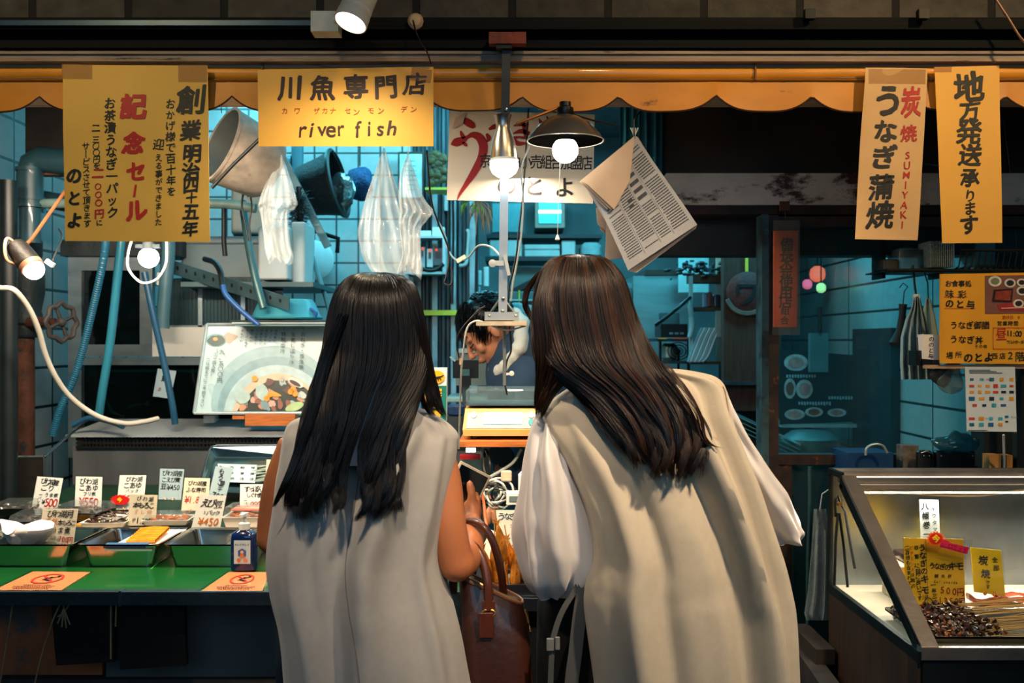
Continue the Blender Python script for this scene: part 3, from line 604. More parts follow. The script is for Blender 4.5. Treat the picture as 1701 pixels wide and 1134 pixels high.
slab(MB(), 100, 398, 298, 425, dT-.02, .2).build('top_board', M('sooty_beam', '232b2c', .6, var=.5, bump=.2), t, smooth=False)
# perforated galvanised rail sloping down to the right
sh = Sheet(W(286,432,3.66), W(480,494,3.4), W(480,516,3.4), W(286,455,3.66)); rl = thing('perforated_rail', 'perforated galvanised rail sloping above the fluted tank window', 'rail', sh.P(0,1))
sh.mesh(.004, 4, 2).build('strip', M('perforated_steel', '4d6a70', .4, .6, var=.2), rl)
for k in range(12):
    u = .05 + .08*k; MB().prism([sh.uv(u+.010*math.cos(a)*1, .45+.16*math.sin(a), .001) for a in [2*math.pi*j/10 for j in range(10)]], sh.n*.0008).build('hole', M('hole_black', '05090a', .8), rl, smooth=False)
def fish(name, pts, wid, label, mat):
    c = curve(pts, 5); P = [W(*p) for p in c]; n = len(P); mb = MB(); rr = [max(.0015, wid*math.sin(math.pi*min(1,(i/(n-1))*.86+.08))**.8) for i in range(n)]
    root = thing(name, label, 'fish', P[n//2], 'river fish in the tank'); mb.tube(P, rr, 12, flat=.6); mb.build('body', mat, root)
    e = P[-1]; dv = (P[-1]-P[-2]).normalized(); MB().prism([e, e+dv*.025+Vector((0,0,.014)), e+dv*.018, e+dv*.025-Vector((0,0,.014))], (0,.002,0)).build('tail', mat, root, smooth=False)
fm = M('ayu_skin', '7c8f84', .3, .3, var=.3, scale=30)
fish('river_fish', [(280,672,3.85),(284,686,3.85),(295,697,3.86)], .011, 'small upright ayu fish left of centre in the dark tank', fm)
fish('river_fish', [(208,680,3.86),(222,674,3.86),(238,671,3.86)], .012, 'ayu fish slanting upward beside the blue tubes in the tank', fm)
fish('river_fish', [(178,664,3.9),(187,684,3.9),(200,690,3.88)], .012, 'curved ayu fish turning near the pale blue tube', fm)
fish('river_fish', [(180,634,3.95),(187,636,3.95),(196,637,3.95)], .010, 'tiny ayu fish near the water surface of the tank', fm)
laminate = thin_glass('laminate_film', 'fafcfc', .22, .04, .0)
def card(name, label, cat, tl, tr, br, bl, d, face, texts, group=None, margin=.06, dt=0.0, wob=.035, marks=None, holder=True, jit=1):
    """price card: white face inside a clear laminate pocket"""
    sh = Sheet(W(*tl, d), W(*tr, d), W(*br, d+dt), W(*bl, d+dt)); root = thing(name, label, cat, sh.P(.5, 1), group)
    fo = MB().grid(sh.P, 1, 1, .0012, sh.n).build('face', face, root, smooth=False)
    if holder:
        hs = Sheet(*[sh.uv(u, v, .0025) for u, v in ((-margin,-margin),(1+margin,-margin),(1+margin,1+margin),(-margin,1+margin))])
        MB().grid(hs.P, 1, 1, .0006, hs.n).build('pocket', laminate, root, smooth=False)
    for i, (m_, its) in enumerate(texts): lettering('lettering', sh, its, m_, fo, i+int(tl[0]), uvmode=True, wob=wob)
    if marks: marks(sh, root)
    return root, sh
white_card = M('white_card', 'f2eee6', .55, var=.03); cream_card = M('cream_card', 'f2dfc2', .55, var=.04); shaded_card = M('shaded_blue_card', 'b4c8d0', .5, var=.04)  # the blue-grey face puts the shade on white cards into their colour
red_pen = M('red_pen', 'c2281c', .5); or_pen = M('orange_pen', 'cf6a1c', .5)
card('tank_label', 'white card naming the ayu fish, taped to the tank glass', 'label', (262,612), (293,616), (283,662), (254,658), dT+.01, shaded_card,
     [(ink, [TX('鮎',.5,.3,0,0,.030,.02)]), (M('pink_pen', 'b0564a', .5), [TX('あゆ',.3,.72,.75,.74,.016,.01)])])
card('shelf_number_card', 'tiny white card marked with a zero beside the bare bulb', 'label', (261,452), (269,452), (268,474), (260,473), dT-.02, white_card, [(ink, [TX('0',.5,.5,0,0,.02,.01)])], holder=False)
# hoses and tubes
def hose(name, pts, r, mat, label, cat='hose', ribs=0, n=10, group=None):
    P = wcurve(pts, 10); mb = MB()
    if ribs:
        L_ = [0]
        for i in range(1, len(P)): L_.append(L_[-1] + (P[i]-P[i-1]).length)
        Q = []; rr = []; k = int(L_[-1]*ribs); 
        for i in range(k+1):
            s_ = L_[-1]*i/k; j = max(1, next((q for q in range(1, len(L_)) if L_[q] >= s_-1e-9), len(L_)-1)); f = (s_-L_[j-1])/(L_[j]-L_[j-1]+1e-12)
            Q.append(P[j-1].lerp(P[j], f)); rr.append(r*(1 + (.06 if i % 2 else -.06)))
        mb.tube(Q, rr, n)
    else: mb.tube(P, r, n)
    return solo(mb, name, mat, label, cat, group)
hose('ribbed_hose', [(176,385,3.30),(172,430,3.31),(150,530,3.36),(126,620,3.4),(100,680,3.42),(88,722,3.44)], .0125, M('blue_ribbed_hose', '1c5c78', .35, var=.1), 'blue ribbed hose slanting down in front of the fish tank', ribs=260)
hose('plain_tube', [(203,385,3.4),(198,430,3.4),(184,560,3.42),(170,650,3.44),(164,692,3.46)], .0145, M('pale_blue_tube', '2a7a92', .35, var=.06), 'pale blue plain tube right of the ribbed hose')
hose('plain_tube', [(240,452,3.45),(252,510,3.45),(272,600,3.46),(286,670,3.46),(291,704,3.47)], .0115, M('navy_tube', '1c4a68', .35, var=.1), 'navy blue tube running down from the bare bulb')
hose('standpipe', [(280,388,3.6),(279,430,3.6),(273,500,3.6),(270,545,3.6)], .024, blueg, 'thick grey blue standpipe right of the bare bulb', 'pipe')
hose('plain_tube', [(120,706,3.44),(150,694,3.44),(185,700,3.42),(205,708,3.4)], .010, M('navy_tube', '1c4a68'), 'short navy tube lying along the foot of the tank')
hose('black_hose', [(340,430,3.55),(356,436,3.5),(366,452,3.45),(370,478,3.42)], .010, cable_black, 'black hose bending over the perforated rail')
hose('blue_hose', [(370,474,3.42),(376,490,3.41),(400,515,3.4),(430,540,3.4)], .009, M('deep_blue_hose', '1d4f8c', .35), 'deep blue hose dropping behind the hotpot poster')
hose('vent_pipe', [(494,50,4.6),(494,300,4.6),(492,330,4.6)], .028, blueg, 'vertical grey pvc pipe behind the single hanging bag', 'pipe')
hose('vent_pipe', [(455,267,4.6),(484,267,4.6)], .024, blueg, 'short horizontal pvc branch pipe behind the single hanging bag', 'pipe')
# counter tools: poles
hose('broom_pole', [(403,335,3.5),(412,400,3.45),(424,460,3.42),(438,512,3.4)], .014, M('grey_green_pole', '37595e', .35, .3, var=.1), 'dark grey pole leaning left of the white foam boxes', 'pole')
hose('broom_pole', [(506,385,3.9),(520,430,3.88),(538,485,3.86),(548,520,3.86)], .009, M('light_blue_pole', '4f8f9c', .35), 'slim light blue pole leaning right of the foam boxes', 'pole')
hose('broom_stick', [(508,418,4.0),(511,440,4.0),(514,470,4.0)], .014, M('brown_handle', '5a3422', .6), 'short brown wooden handle behind the slim blue pole', 'handle')
hose('dark_rod', [(352,312,2.80),(385,276,2.79),(430,232,2.78),(450,212,2.78)], .005, black_metal, 'thin black rod crossing the grey hanging tub', 'rod')
for pts, l in (([(404,318,3.2),(402,345,3.2),(408,375,3.2),(412,400,3.2)], 'black wire loop hanging left below the grey tub'), ([(412,310,3.2),(418,340,3.2),(414,372,3.2),(416,400,3.2)], 'black wire loop hanging right below the grey tub')):
    hose('wire_loop', [(pts[0][0],326,3.28)]+pts, .003, cable_black, l, 'wire')
hose('water_pipe', [(-50,338,3.3),(340,338,3.3),(425,346,3.3)], .016, M('mossy_pipe', '5f7a76', .5, var=.4), 'grey water pipe running behind the sale notice to the tap', 'pipe')
hose('tap', [(372,335,3.3),(372,380,3.3),(372,400,3.3),(374,425,3.3)], .008, black_metal, 'thin black tap pipe in front of the grey foam box', 'tap')
# grey tub hung tilted on a string
t = thing('hanging_tub', 'speckled grey plastic tub hung tilted beside the sale notice', 'tub', W(385, 325, 3.0))
ax = Vector((-.66, -.52, .30)).normalized(); c = W(366, 240, 2.98); tubm = M('speckled_grey_tub', '7a736a', .6, var=.3, scale=22, col2='5a6248', thr=.60, bump=.15)
MB().lathe([(.118,0),(.118,-.004),(.112,-.07),(.104,-.15),(.092,-.17),(.001,-.172)], c, ax, 40, cap=False).build('wall', tubm, t)
MB().lathe([(.0005,-.166),(.088,-.165),(.100,-.148),(.108,-.07),(.113,0)], c, ax, 40, cap=False).build('inside', M('tub_inside', '3c4648', .5, var=.2), t)
MB().lathe([(.113,-.003),(.121,-.004),(.122,.003),(.113,.003),(.113,-.003)], c, ax, 40, cap=False).build('rim', tubm, t)
MB().tube([W(368,188,3.0), W(366,150,3.0), W(366,110,2.8)], .0015, 5).build('string', cable_black, t)
# foam and plastic boxes on the left shelf
foam = M('white_foam', 'c9cdca', .6, var=.06, scale=10, bump=.08)
def crate(name, px0, py0, px1, py1, d, depth, mat, label, cat, group=None, lid=None, rot=0):
    a, b = W(px0, py1, d), W(px1, py0, d); w, h = b.x-a.x, b.z-a.z; c = Vector(((a.x+b.x)/2, d+depth/2, (a.z+b.z)/2)); t = thing(name, label, cat, (c.x, c.y, a.z), group)
    hh = h*(.82 if lid else 1)
    MB().bevbox((c.x, c.y, a.z + hh/2), (w, depth, hh), .012, (0,0,R(rot))).build('body', mat, t)
    if lid: MB().bevbox((c.x, c.y, a.z + hh + h*.09), (w*1.04, depth*1.04, h*.17), .012, (0,0,R(rot))).build('lid', lid, t)
    return t
crate('foam_box', 300, 392, 462, 462, 3.78, .3, M('grey_foam', '6f7f82', .6, var=.15, scale=6), 'wide grey foam box behind the tap, lowest on the shelf', 'box', lid=M('grey_foam_lid', '859396', .6, var=.1))
crate('foam_box', 428, 376, 478, 464, 3.62, .14, foam, 'white foam box standing on end behind the hanging bag', 'box')
crate('foam_box', 483, 368, 506, 470, 3.70, .2, foam, 'narrow white foam box with printed flap right of the bag', 'box')
crate('plastic_crate', 376, 300, 440, 388, 3.85, .2, M('cream_plastic', '9b9d92', .5, var=.2), 'cream plastic crate tilted behind the grey tub', 'crate', rot=12)
solo(MB().box(tuple(W(300, 476, 3.6)), (W(520,0,3.6).x, 4.1, W(0,468,3.6).z)), 'wall_shelf', M('teal_grey_shelf', '3c5a60', .5, var=.2), 'grey shelf board carrying the foam boxes', 'shelf', smooth=False)
# white bucket lid, basket, pan
t = thing('white_bucket', 'round white plastic bucket hanging right of the slim blue pole', 'bucket', W(520, 465, 4.78))
MB().lathe([(.001,0),(.09,.002),(.097,.008),(.097,.02),(.088,.12),(.001,.125)], W(521, 432, 4.775), (-.25,.95,.1), 28).build('pail', white_plastic, t)
t = thing('wicker_basket', 'black woven basket hanging tilted with a foil bag inside', 'basket', W(545, 350, 4.3))
ax = Vector((.975,-.10,.20)).normalized(); c = W(560, 305, 4.2)
wk = M('black_wicker', '12181a', .6, var=.5, scale=60, bump=1.0, bscale=110, stretch=(1,1,3))
MB().lathe([(.004,-.155),(.105,-.15),(.118,-.08),(.138,0)], c, ax, 32, cap=False).build('wall', wk, t)
MB().lathe([(.132,.004),(.146,-.004),(.150,.008),(.138,.014),(.132,.004)], c, ax, 32, cap=False).build('rim', M('basket_rim', '1d2527', .5), t)
mb = MB(); mb.ball(c + ax*.02 + Vector((.0,0,-.04)), .062, 14, 10, (1,.6,1.3)); 
mb.v = [tuple(Vector(p) + noise.noise_vector(Vector(p)*30)*.018) for p in mb.v]
solo(mb, 'foil_bag', M('crinkled_foil', 'a8b8ba', .22, .9, var=.3, bump=.4), 'crinkled silver foil bag inside the black basket', 'bag')
mb = MB().ball(W(598, 305, 4.5), .060, 18, 12, (1,.7,1.15)); mb.v = [tuple(Vector(p) + noise.noise_vector(Vector(p)*22)*.02) for p in mb.v]
nb = thing('net_bag', 'navy blue net bag hanging on the tiled wall', 'bag', W(598, 340, 4.5)); mb.build('net', M('navy_net', '18406a', .7, var=.5, scale=70, bump=.8, bscale=90), nb)
MB().tube([W(598,275,4.5), W(598,240,4.7), W(598,238,4.91)], .003, 6).build('cord', cable_black, nb)
t = thing('hand_brush', 'bristly black hand brush above the corner bracket', 'brush', W(505, 385, 4.1))
rnd = random.Random(4); mb = MB()
for k in range(420):
    a = W(496+rnd.uniform(-3,3), 320+rnd.uniform(0,60), 3.92); d_ = Vector((rnd.uniform(-1,1), rnd.uniform(-1,1), rnd.uniform(-.7,.5))).normalized()*rnd.uniform(.02,.06); mb.tube([a, a+d_], .0012, 3, cap=False)
mb.build('bristles', M('bristle_black', '0a0f10', .6), t, smooth=False); MB().tube([W(496,310,3.92), W(500,385,3.92)], .01, 8).build('handle', black_plastic, t)
t = thing('steel_bracket', 'bent dark steel bracket pointing right below the basket', 'bracket', W(540, 400, 4.1))
MB().tube([W(508,378,4.1), W(530,386,4.1), W(562,396,4.1), W(560,420,4.1)], .010, 6).build('arm', black_metal, t)
solo(MB().obox(W(500, 322, 4.02), (.03,.02,.48), (0, R(-27), 0)), 'leaning_tray', M('tray_edge', '6f8b90', .4, .5), 'grey metal tray edge leaning behind the black basket', 'tray', smooth=False)
# teal basin on stacked trays
t = thing('plastic_basin', 'upturned teal plastic basin on stacked trays behind the hotpot poster', 'basin', W(470, 530, 3.5))
MB().lathe([(.125,0),(.128,.006),(.12,.012),(.098,.062),(.09,.070),(.001,.071)], W(476, 530, 3.55), (0,0,1), 36).build('shell', M('teal_plastic', '3b8d9c', .4, var=.08), t)
for k in range(3): solo(MB().bevbox(W(480+4*k, 534+3.5*k, 3.56), (.36,.24,.006), .02), 'stacked_tray', [M('dark_tray','1c3438',.4), M('pale_tray','a7b6b4',.4), M('tray_edge')][k], ['dark tray directly under the upturned basin', 'pale tray in the middle under the upturned basin', 'grey tray lowest under the upturned basin'][k], 'tray')
solo(MB().tube(wcurve([(500,520,3.5),(515,514,3.5),(524,520,3.5),(520,530,3.5)]), .008, 8), 'blue_cloth', M('deep_blue_hose'), 'rolled blue cloth end beside the teal basin', 'cloth')

# clear plastic bags on the hooks
def hung_bag(label, apex, pts, d, seed, lip=None):
    """pts: (y, xl, xr) silhouette of the draped film in the photograph"""
    t = thing('plastic_bag', label, 'plastic bag', W(*apex, d)); rings = []; N_ = 56
    prof = curve([(apex[1], apex[0]-1.5, apex[0]+1.5)] + pts, 6)
    for j, p in enumerate(prof):
        y, xl, xr = p; c = W((xl+xr)/2, y, d); rx = (xr-xl)/2*d/F; f = j/len(prof); ring = []
        for k in range(N_):
            a = 2*math.pi*k/N_; fold = 1 + .22*f*math.sin(5*a+seed) + .26*min(1,2*f)*math.sin(13*a + seed*2 + f*3)
            ring.append(c + Vector((rx*math.cos(a)*(1 + .03*math.sin(9*a+seed)*f), min(rx*.6, .045)*math.sin(a)*fold + .012*noise.noise(Vector((a*1.3, f*7, seed))), .014*f*math.sin(3*a+seed))))
        rings.append(ring)
    MB().loft(rings, cap=False).build('film', M('milky_film_'+str(seed), 'b9c4c6', .22, alpha=.40, var=.12, scale=5, stretch=(5,5,.6), coat=.5, spec=.8), t, ang=80)
    MB().tube([W(*apex, d), W(apex[0], apex[1]-22, d), W(apex[0]+2, 100, d-.3)], .001, 5).build('string', cable_white, t)
    return t
t = hung_bag('clear plastic bag bundle hanging alone left of the black basket', (463,246), [(290,447,480),(330,431,492),(343,430,493),(352,432,480),(380,436,479),(410,441,482),(432,447,487)], 3.0, 2)
t = hung_bag('largest clear plastic bag bundle hanging left of the smaller one', (638,246), [(280,625,650),(330,608,668),(380,596,690),(412,598,698),(440,606,702),(458,622,700)], 2.98, 5)
t = hung_bag('smaller clear plastic bag bundle with a flared corner, right one', (678,256), [(290,664,690),(330,662,704),(352,664,719),(364,662,712),(380,664,700),(420,668,698),(448,660,700)], 2.84, 7)
# ================================================================ LEFT COUNTER AND ITS GOODS
def onz(px, py, z):           # the point of a horizontal surface at height z seen at a pixel
    d = (EYE - z) * F / (py - CY); return W(px, py, d)
ZC = .859
turf = M('green_vinyl_mat', '125420', .28, var=.22, scale=5, coat=.5, col2='5a7a2a', thr=.70, bump=.05, bscale=40)
ct = thing('display_counter', 'long steel edged fish counter with green top at the left', 'counter', (-1.0, 2.9, 0))
XL, XR = -1.75, -.10
MB().box((XL, 2.37, ZC-.012), (XR, 2.84, ZC)).build('green_top', turf, ct, smooth=False)
MB().box((XL, 2.345, ZC-.030), (-.925, 2.369, ZC+.001)).build('steel_edge', steel_dark, ct, smooth=False)
MB().box((-.920, 2.345, ZC-.030), (XR, 2.369, ZC+.001)).build('steel_edge', steel_dark, ct, smooth=False)
MB().box((-.926, 2.342, ZC-.032), (-.919, 2.372, ZC+.004)).build('edge_joint', steel, ct, smooth=False)
MB().box((XL, 2.842, ZC-.02), (XR, 2.875, .903)).build('riser_board', M('cream_laminate', 'd9c4a4', .4, var=.06), ct, smooth=False)
MB().grid(lambda u, v: Vector((-1.53+(XR+1.53)*u, 2.876+.60*v, .898+.052*v)), 2, 2, .01, (0,0,-1)).build('green_slope', M('dark_green_turf', '052e1b', .5, var=.3, scale=60, bump=.3, bscale=200), ct, smooth=False)
MB().grid(lambda u, v: Vector((XL+(-1.531-XL)*u, 2.876+.38*v, .898+.033*v)), 2, 2, .01, (0,0,-1)).build('green_slope', M('dark_green_turf'), ct, smooth=False)
MB().box((-1.35, 2.90, .898), (-1.02, 3.02, .914)).build('wood_slat', M('yellow_wood', 'b98a3a', .5, var=.2), ct, smooth=False)
bk = M('brown_reflection_steel', '6d7275', .30, .55, var=.3, scale=3, col2='a0683c', thr=.62, bump=.06, bscale=10, stretch=(3,1,.4))  # brown streaks are reflections painted into the steel colour
MB().box((-1.535, 3.480, .90), (XR, 3.492, 1.085)).build('back_panel', bk, ct, smooth=False)
grl = M('black_grille', '0a0d0e', .45, .0)
mb = MB(); x = -1.50
while x < XR: mb.box((x, 3.470, 1.078), (x+.0055, 3.476, 1.128)); x += .0128
for k in range(4): mb.box((-1.52, 3.468, 1.078 + .0145*k), (XR, 3.478, 1.084 + .0145*k))
mb.build('grille', grl, ct, smooth=False)
MB().box((-1.53, 3.50, 1.07), (XR, 3.52, 1.13)).build('grille_back', M('painted_orange_light', 'e09a60', .5, .0, var=.6, scale=6), ct, smooth=False)  # orange colour stands in for warm light on the steel behind the grille
MB().add([(-1.55,3.455,1.126),(XR,3.455,1.126),(XR,3.66,1.166),(-1.49,3.66,1.166),(-1.55,3.455,1.118),(XR,3.455,1.118),(XR,3.66,1.15),(-1.49,3.66,1.15)],
   [(0,1,2,3),(4,7,6,5),(0,4,5,1),(3,2,6,7),(0,3,7,4),(1,5,6,2)]).build('top_ledge', M('ledge_steel', 'a9b1b5', .38, .5, var=.25, scale=3, col2='b58a6a', thr=.66, bump=.05, stretch=(3,1,1)), ct, smooth=False)
MB().tube([(-1.545,3.62,1.165),(-1.535,3.45,1.125),(-1.535,3.27,1.072)], .006, 6).build('slanted_rail', steel, ct)
MB().tube([(-1.535,3.265,1.072),(-1.74,3.265,1.072)], .005, 6).build('slanted_rail', steel, ct)
MB().tube([(-1.535,3.265,1.072),(-1.535,3.265,.93)], .004, 6).build('corner_rail', steel_dark, ct)
MB().box((XL, 3.262, .935), (-1.54, 3.266, 1.07)).build('side_glass', thin_glass('amber_glass', 'c9b894', .35, .05, .03), ct, smooth=False)
MB().box((XL, 3.272, .932), (-1.54, 3.28, 1.07)).build('side_panel', M('painted_brown_reflection', '4a3018', .3, .6, var=.8, scale=7), ct, smooth=False)  # blotchy brown paints the reflections seen in the side glass
MB().box((-1.53, 3.475, 0), (XR, 3.495, .895)).build('rear_skirt', M('dark_skirt', '12181a', .6), ct, smooth=False)
mb = MB()
for x in (-1.7, -.55, -.14): mb = MB().box((x-.02, 2.40, 0), (x+.02, 2.44, ZC-.033)); mb.build('leg', steel_dark, ct, smooth=False)
mb = MB().box((-1.06, 2.60, .56), (-.35, 2.615, .83)); mb.build('grey_panel', M('under_panel_grey', '5f6262', .6, var=.2, scale=4), ct, smooth=False)
MB().box((-.565, 2.57, .57), (-.535, 2.598, .83)).build('bracket_strip', M('dark_upright', '171c1f', .6), ct, smooth=False)
MB().box((-1.75, 2.60, .58), (-1.07, 2.615, .82)).build('brown_panel', M('rust_brown_panel', 'b5603a', .6, var=.5, scale=4, col2='5a5652', thr=.52), ct, smooth=False)
MB().box((-1.75, 2.58, .555), (-.35, 2.63, .575)).build('lower_beam', M('dim_beam', '3a3632', .7, var=.4), ct, smooth=False)
MB().box((-1.75, 2.80, .0), (-.3, 2.82, .55)).build('under_backing', M('under_dark', '0b0f10', .8), ct, smooth=False)
# black aprons / bags hung under the counter
blk = M('black_cloth', '07090a', .85, var=.3, bump=.2)
for (x0, x1, y1, lb) in ((84, 186, 1106, 'black cloth bag hanging under the counter, left of its twin'), (192, 306, 1112, 'black cloth bag hanging under the counter, right of its twin')):
    s_ = Sheet(W(x0, 1003, 2.43), W(x1, 1003, 2.43), W(x1+2, y1-6, 2.43), W(x0+8, y1, 2.43), .01, x0)
    t = thing('cloth_bag', lb, 'bag', s_.P(.5, 0)); s_.mesh(.02, 16, 16).build('body', blk, t)
    MB().tube([s_.P(.2,0), s_.P(.3,0)+Vector((0,0,.02)), s_.P(.4,0)], .004, 6).build('strap', blk, t)
for pts, l in (([(116,1003,2.41),(106,1016,2.41),(96,1024,2.41)], 'short beige tie hanging left under the counter edge'), ([(100,1003,2.41),(88,1030,2.41),(70,1085,2.41),(58,1134,2.41)], 'long beige string slanting down under the counter'), ([(21,1003,2.41),(14,1050,2.41),(6,1100,2.41),(0,1134,2.41)], 'faint string at the far left under the counter'), ([(184,1003,2.40),(184,1050,2.4),(184,1094,2.4)], 'straight beige cord between the two black bags'), ([(193,1003,2.40),(192,1040,2.4)], 'short white cord right of the straight beige cord')):
    hose('hanging_string', pts, .0022, M('beige_string', '9a7c5a', .7), l, 'string')
mb = MB()
for k, (dx, dz) in enumerate(((-.018,-.040),(-.008,-.048),(.003,-.05),(.012,-.042))): mb.tube([W(106,1003,2.40), W(106,1010,2.40), W(108,1008,2.40)+Vector((dx,0,dz))], .0022, 5)
solo(mb, 'tassel', M('beige_string'), 'beige knotted tassel hanging at the top of the left black bag', 'tassel')
# steel trays
def pan(name, x0, x1, y0, y1, z0, z1, label, group=None, fl=.03, mat=steel, th=.002):
    """open flared tray: outer rim rectangle x0..x1, y0..y1 at z1, base narrower by fl"""
    t = thing(name, label, 'tray', ((x0+x1)/2, (y0+y1)/2, z0), group)
    def rr(x0, x1, y0, y1, z, r=.016, n=4):
        o = []
        for cx, cy, a0 in ((x1-r, y1-r, 0), (x0+r, y1-r, 90), (x0+r, y0+r, 180), (x1-r, y0+r, 270)):
            for k in range(n+1): a = R(a0+90*k/n); o.append(Vector((cx+r*math.cos(a), cy+r*math.sin(a), z)))
        return o
    rings = [rr(x0+fl, x1-fl, y0+fl*.6, y1-fl*.6, z0), rr(x0+.006, x1-.006, y0+.006, y1-.006, z1-.002), rr(x0-.004, x1+.004, y0-.004, y1+.004, z1), rr(x0-.004, x1+.004, y0-.004, y1+.004, z1-.004),
             rr(x0-.004, x1+.004, y0-.004, y1+.004, z1-.0001), rr(x0+.008, x1-.008, y0+.008, y1-.008, z1-.004), rr(x0+fl+.002, x1-fl-.002, y0+fl*.6+.002, y1-fl*.6-.002, z0+th)]
    MB().loft(rings).build('pan', mat, t, ang=30); return t
tray_st = M('tray_steel', 'a9adab', .16, 1.0, var=.08, scale=4, bump=.03, bscale=12)
DX = F / 2.60
pan('steel_tray', (-25-CX)/DX, (119-CX)/DX, 2.60, 2.835, ZC+.0005, .921, 'front row steel tray holding a clear pack, leftmost', fl=.02, mat=tray_st)
pan('steel_tray', (130-CX)/DX, (263-CX)/DX, 2.60, 2.835, ZC+.0005, .921, 'front row steel tray holding the yellow stick fish pack', fl=.02, mat=tray_st)
pan('steel_tray', (273-CX)/DX, (425-CX)/DX, 2.60, 2.835, ZC+.0005, .921, 'empty front row steel tray behind the blue bottle', fl=.02, mat=tray_st)
pan('steel_tray', (440-CX)/DX, (590-CX)/DX, 2.60, 2.835, ZC+.0005, .921, 'front row steel tray hidden behind the sleeveless shopper', fl=.02, mat=tray_st)
# thin green stick between trays
for i, (a, b) in enumerate((((250,946),(272,924)),)): hose('green_straw', [(a[0],a[1],2.585),(b[0],b[1],2.70)], .0018, M('green_straw', '3c9a3a', .4), 'thin green stick between two front trays', 'stick')
# notices lying on the mat
org = M('orange_notice', 'e08a52', .6, var=.05)
def notice(label, q, seed):
    P_ = [onz(x, y, ZC+.001) for x, y in q]; sh = Sheet(*[Vector((p.x, p.y, ZC+.0015)) for p in P_]); sh.n = Vector((0,0,-1))
    t = thing('laminated_notice', label, 'notice', sh.P(.5,.5)); MB().grid(sh.P, 1, 1, .001, Vector((0,0,-1))).build('sheet', org, t, smooth=False)
    o = sh.uv; hs = [o(u, v, .0006) for u, v in ((-.06,-.04),(1.06,-.04),(1.06,1.05),(-.06,1.05))]; MB().prism(hs, (0,0,.0004)).build('film', laminate, t, smooth=False)
    def circ(r0, r1, n=30):
        a = [o(.5+r0*math.cos(2*math.pi*k/n), .42+r0*1.1*math.sin(2*math.pi*k/n), .0014) for k in range(n)]; b = [o(.5+r1*math.cos(2*math.pi*k/n), .42+r1*1.1*math.sin(2*math.pi*k/n), .0014) for k in range(n)]
        return a+b, [(i,(i+1)%n,n+(i+1)%n,n+i) for i in range(n)]
    mb = MB(); mb.add(*circ(.24, .20)); mb.prism([o(u,v,.0014) for u,v in ((.34,.27),(.37,.24),(.66,.57),(.63,.60))], (0,0,.0001)); mb.build('prohibition_ring', M('notice_red', 'b5301c', .5), t, smooth=False)
    mb = MB()
    for poly in (((.42,.52),(.46,.50),(.56,.36),(.52,.33)), ((.50,.36),(.60,.32),(.61,.35),(.52,.40)), ((.47,.44),(.56,.50),(.60,.48),(.61,.51),(.55,.54),(.46,.48))): mb.prism([o(u,v,.0018) for u,v in poly], (0,0,.0001))
    hd = [o(.62+.03*math.cos(a), .30+.035*math.sin(a), .0018) for a in [2*math.pi*k/12 for k in range(12)]]; mb.prism(hd, (0,0,.0001)); mb.build('figure', ink, t, smooth=False)
    mb = MB(); r_ = random.Random(seed)
    for k, (v0, u0, u1) in enumerate(((.74,.3,.7),(.81,.18,.82),(.87,.2,.8),(.93,.25,.75))):
        u = u0
        while u < u1: w = r_.uniform(.012,.03); mb.prism([o(a_,b_,.0014) for a_,b_ in ((u,v0),(u+w,v0),(u+w,v0+.03),(u,v0+.03))], (0,0,.0001)); u += w+.012
    mb.build('small_print', M('print_brown', '7a3c20', .6), t, smooth=False)
notice('orange laminated no touching notice flat on the mat, left one', ((55,949),(150,950),(102,980),(-10,980)), 1)
notice('orange laminated no touching notice flat in front of the blue bottle', ((380,950),(448,950),(436,981),(335,981)), 2)
# price cards standing among the goods
def pcard(name_label, q, d, face, texts, group='price cards on the fish counter', marks=None, clips=True, dt=-.02):
    r_, s_ = card('price_card', name_label, 'price card', *q, d, face, texts, group, marks=marks, dt=dt)
    if clips:
        for u in (.35, .68):
            p = s_.uv(u, 1.0, .004); MB().tube([p+Vector((-.006,0,-.004)), p+Vector((-.004,-.004,.006)), p+Vector((0,-.006,.0)), p+Vector((.004,-.004,.006)), p+Vector((.006,0,-.004))], .0012, 5).build('clip', M('brass_wire', 'b07c48', .3, .9), r_)
K = ink
pcard('white card priced 500 yen, leftmost in the back row', ((62,791),(105,794),(95,846),(52,846)), 3.10, white_card, [(K, [TX('びわ湖産',.28,.12,.78,.16,0.0196,.014), TX('ごり',.35,.33,.62,.34,0.023,.014), TX('うま煮',.5,.55,.85,.56,0.0149,.01), TX('一パック',.26,.55,.22,.86,0.0115,.01), TX('¥',.42,.76,0,0,0.0207,.014)]), (red_pen, [TX('500',.56,.77,.88,.79,0.031,.014,0,1.2)])])
pcard('white card priced 550 yen, second in the back row', ((126,791),(170,792),(168,847),(124,846)), 3.10, white_card, [(K, [TX('びわ湖',.28,.14,.74,.15,0.0207,.014), TX('こあゆ',.25,.34,.75,.34,0.0207,.014), TX('フリ煮',.38,.52,.7,.52,0.0138,.01)]), (red_pen, [TX('¥550',.26,.75,.80,.76,0.0299,.014,0,1.2)])])
pcard('white card for small ayu partly behind the 1500 yen card', ((199,789),(243,789),(238,846),(193,846)), 3.12, white_card, [(K, [TX('びわ湖',.35,.12,.78,.12,0.0172,.012), TX('こあゆ',.3,.3,.75,.3,0.0207,.014), TX('パック',.35,.46,.7,.46,0.0115,.01)]), (M('pink_pen'), [TX('¥550',.22,.66,.80,.68,0.023,.01,0,1.2)])])
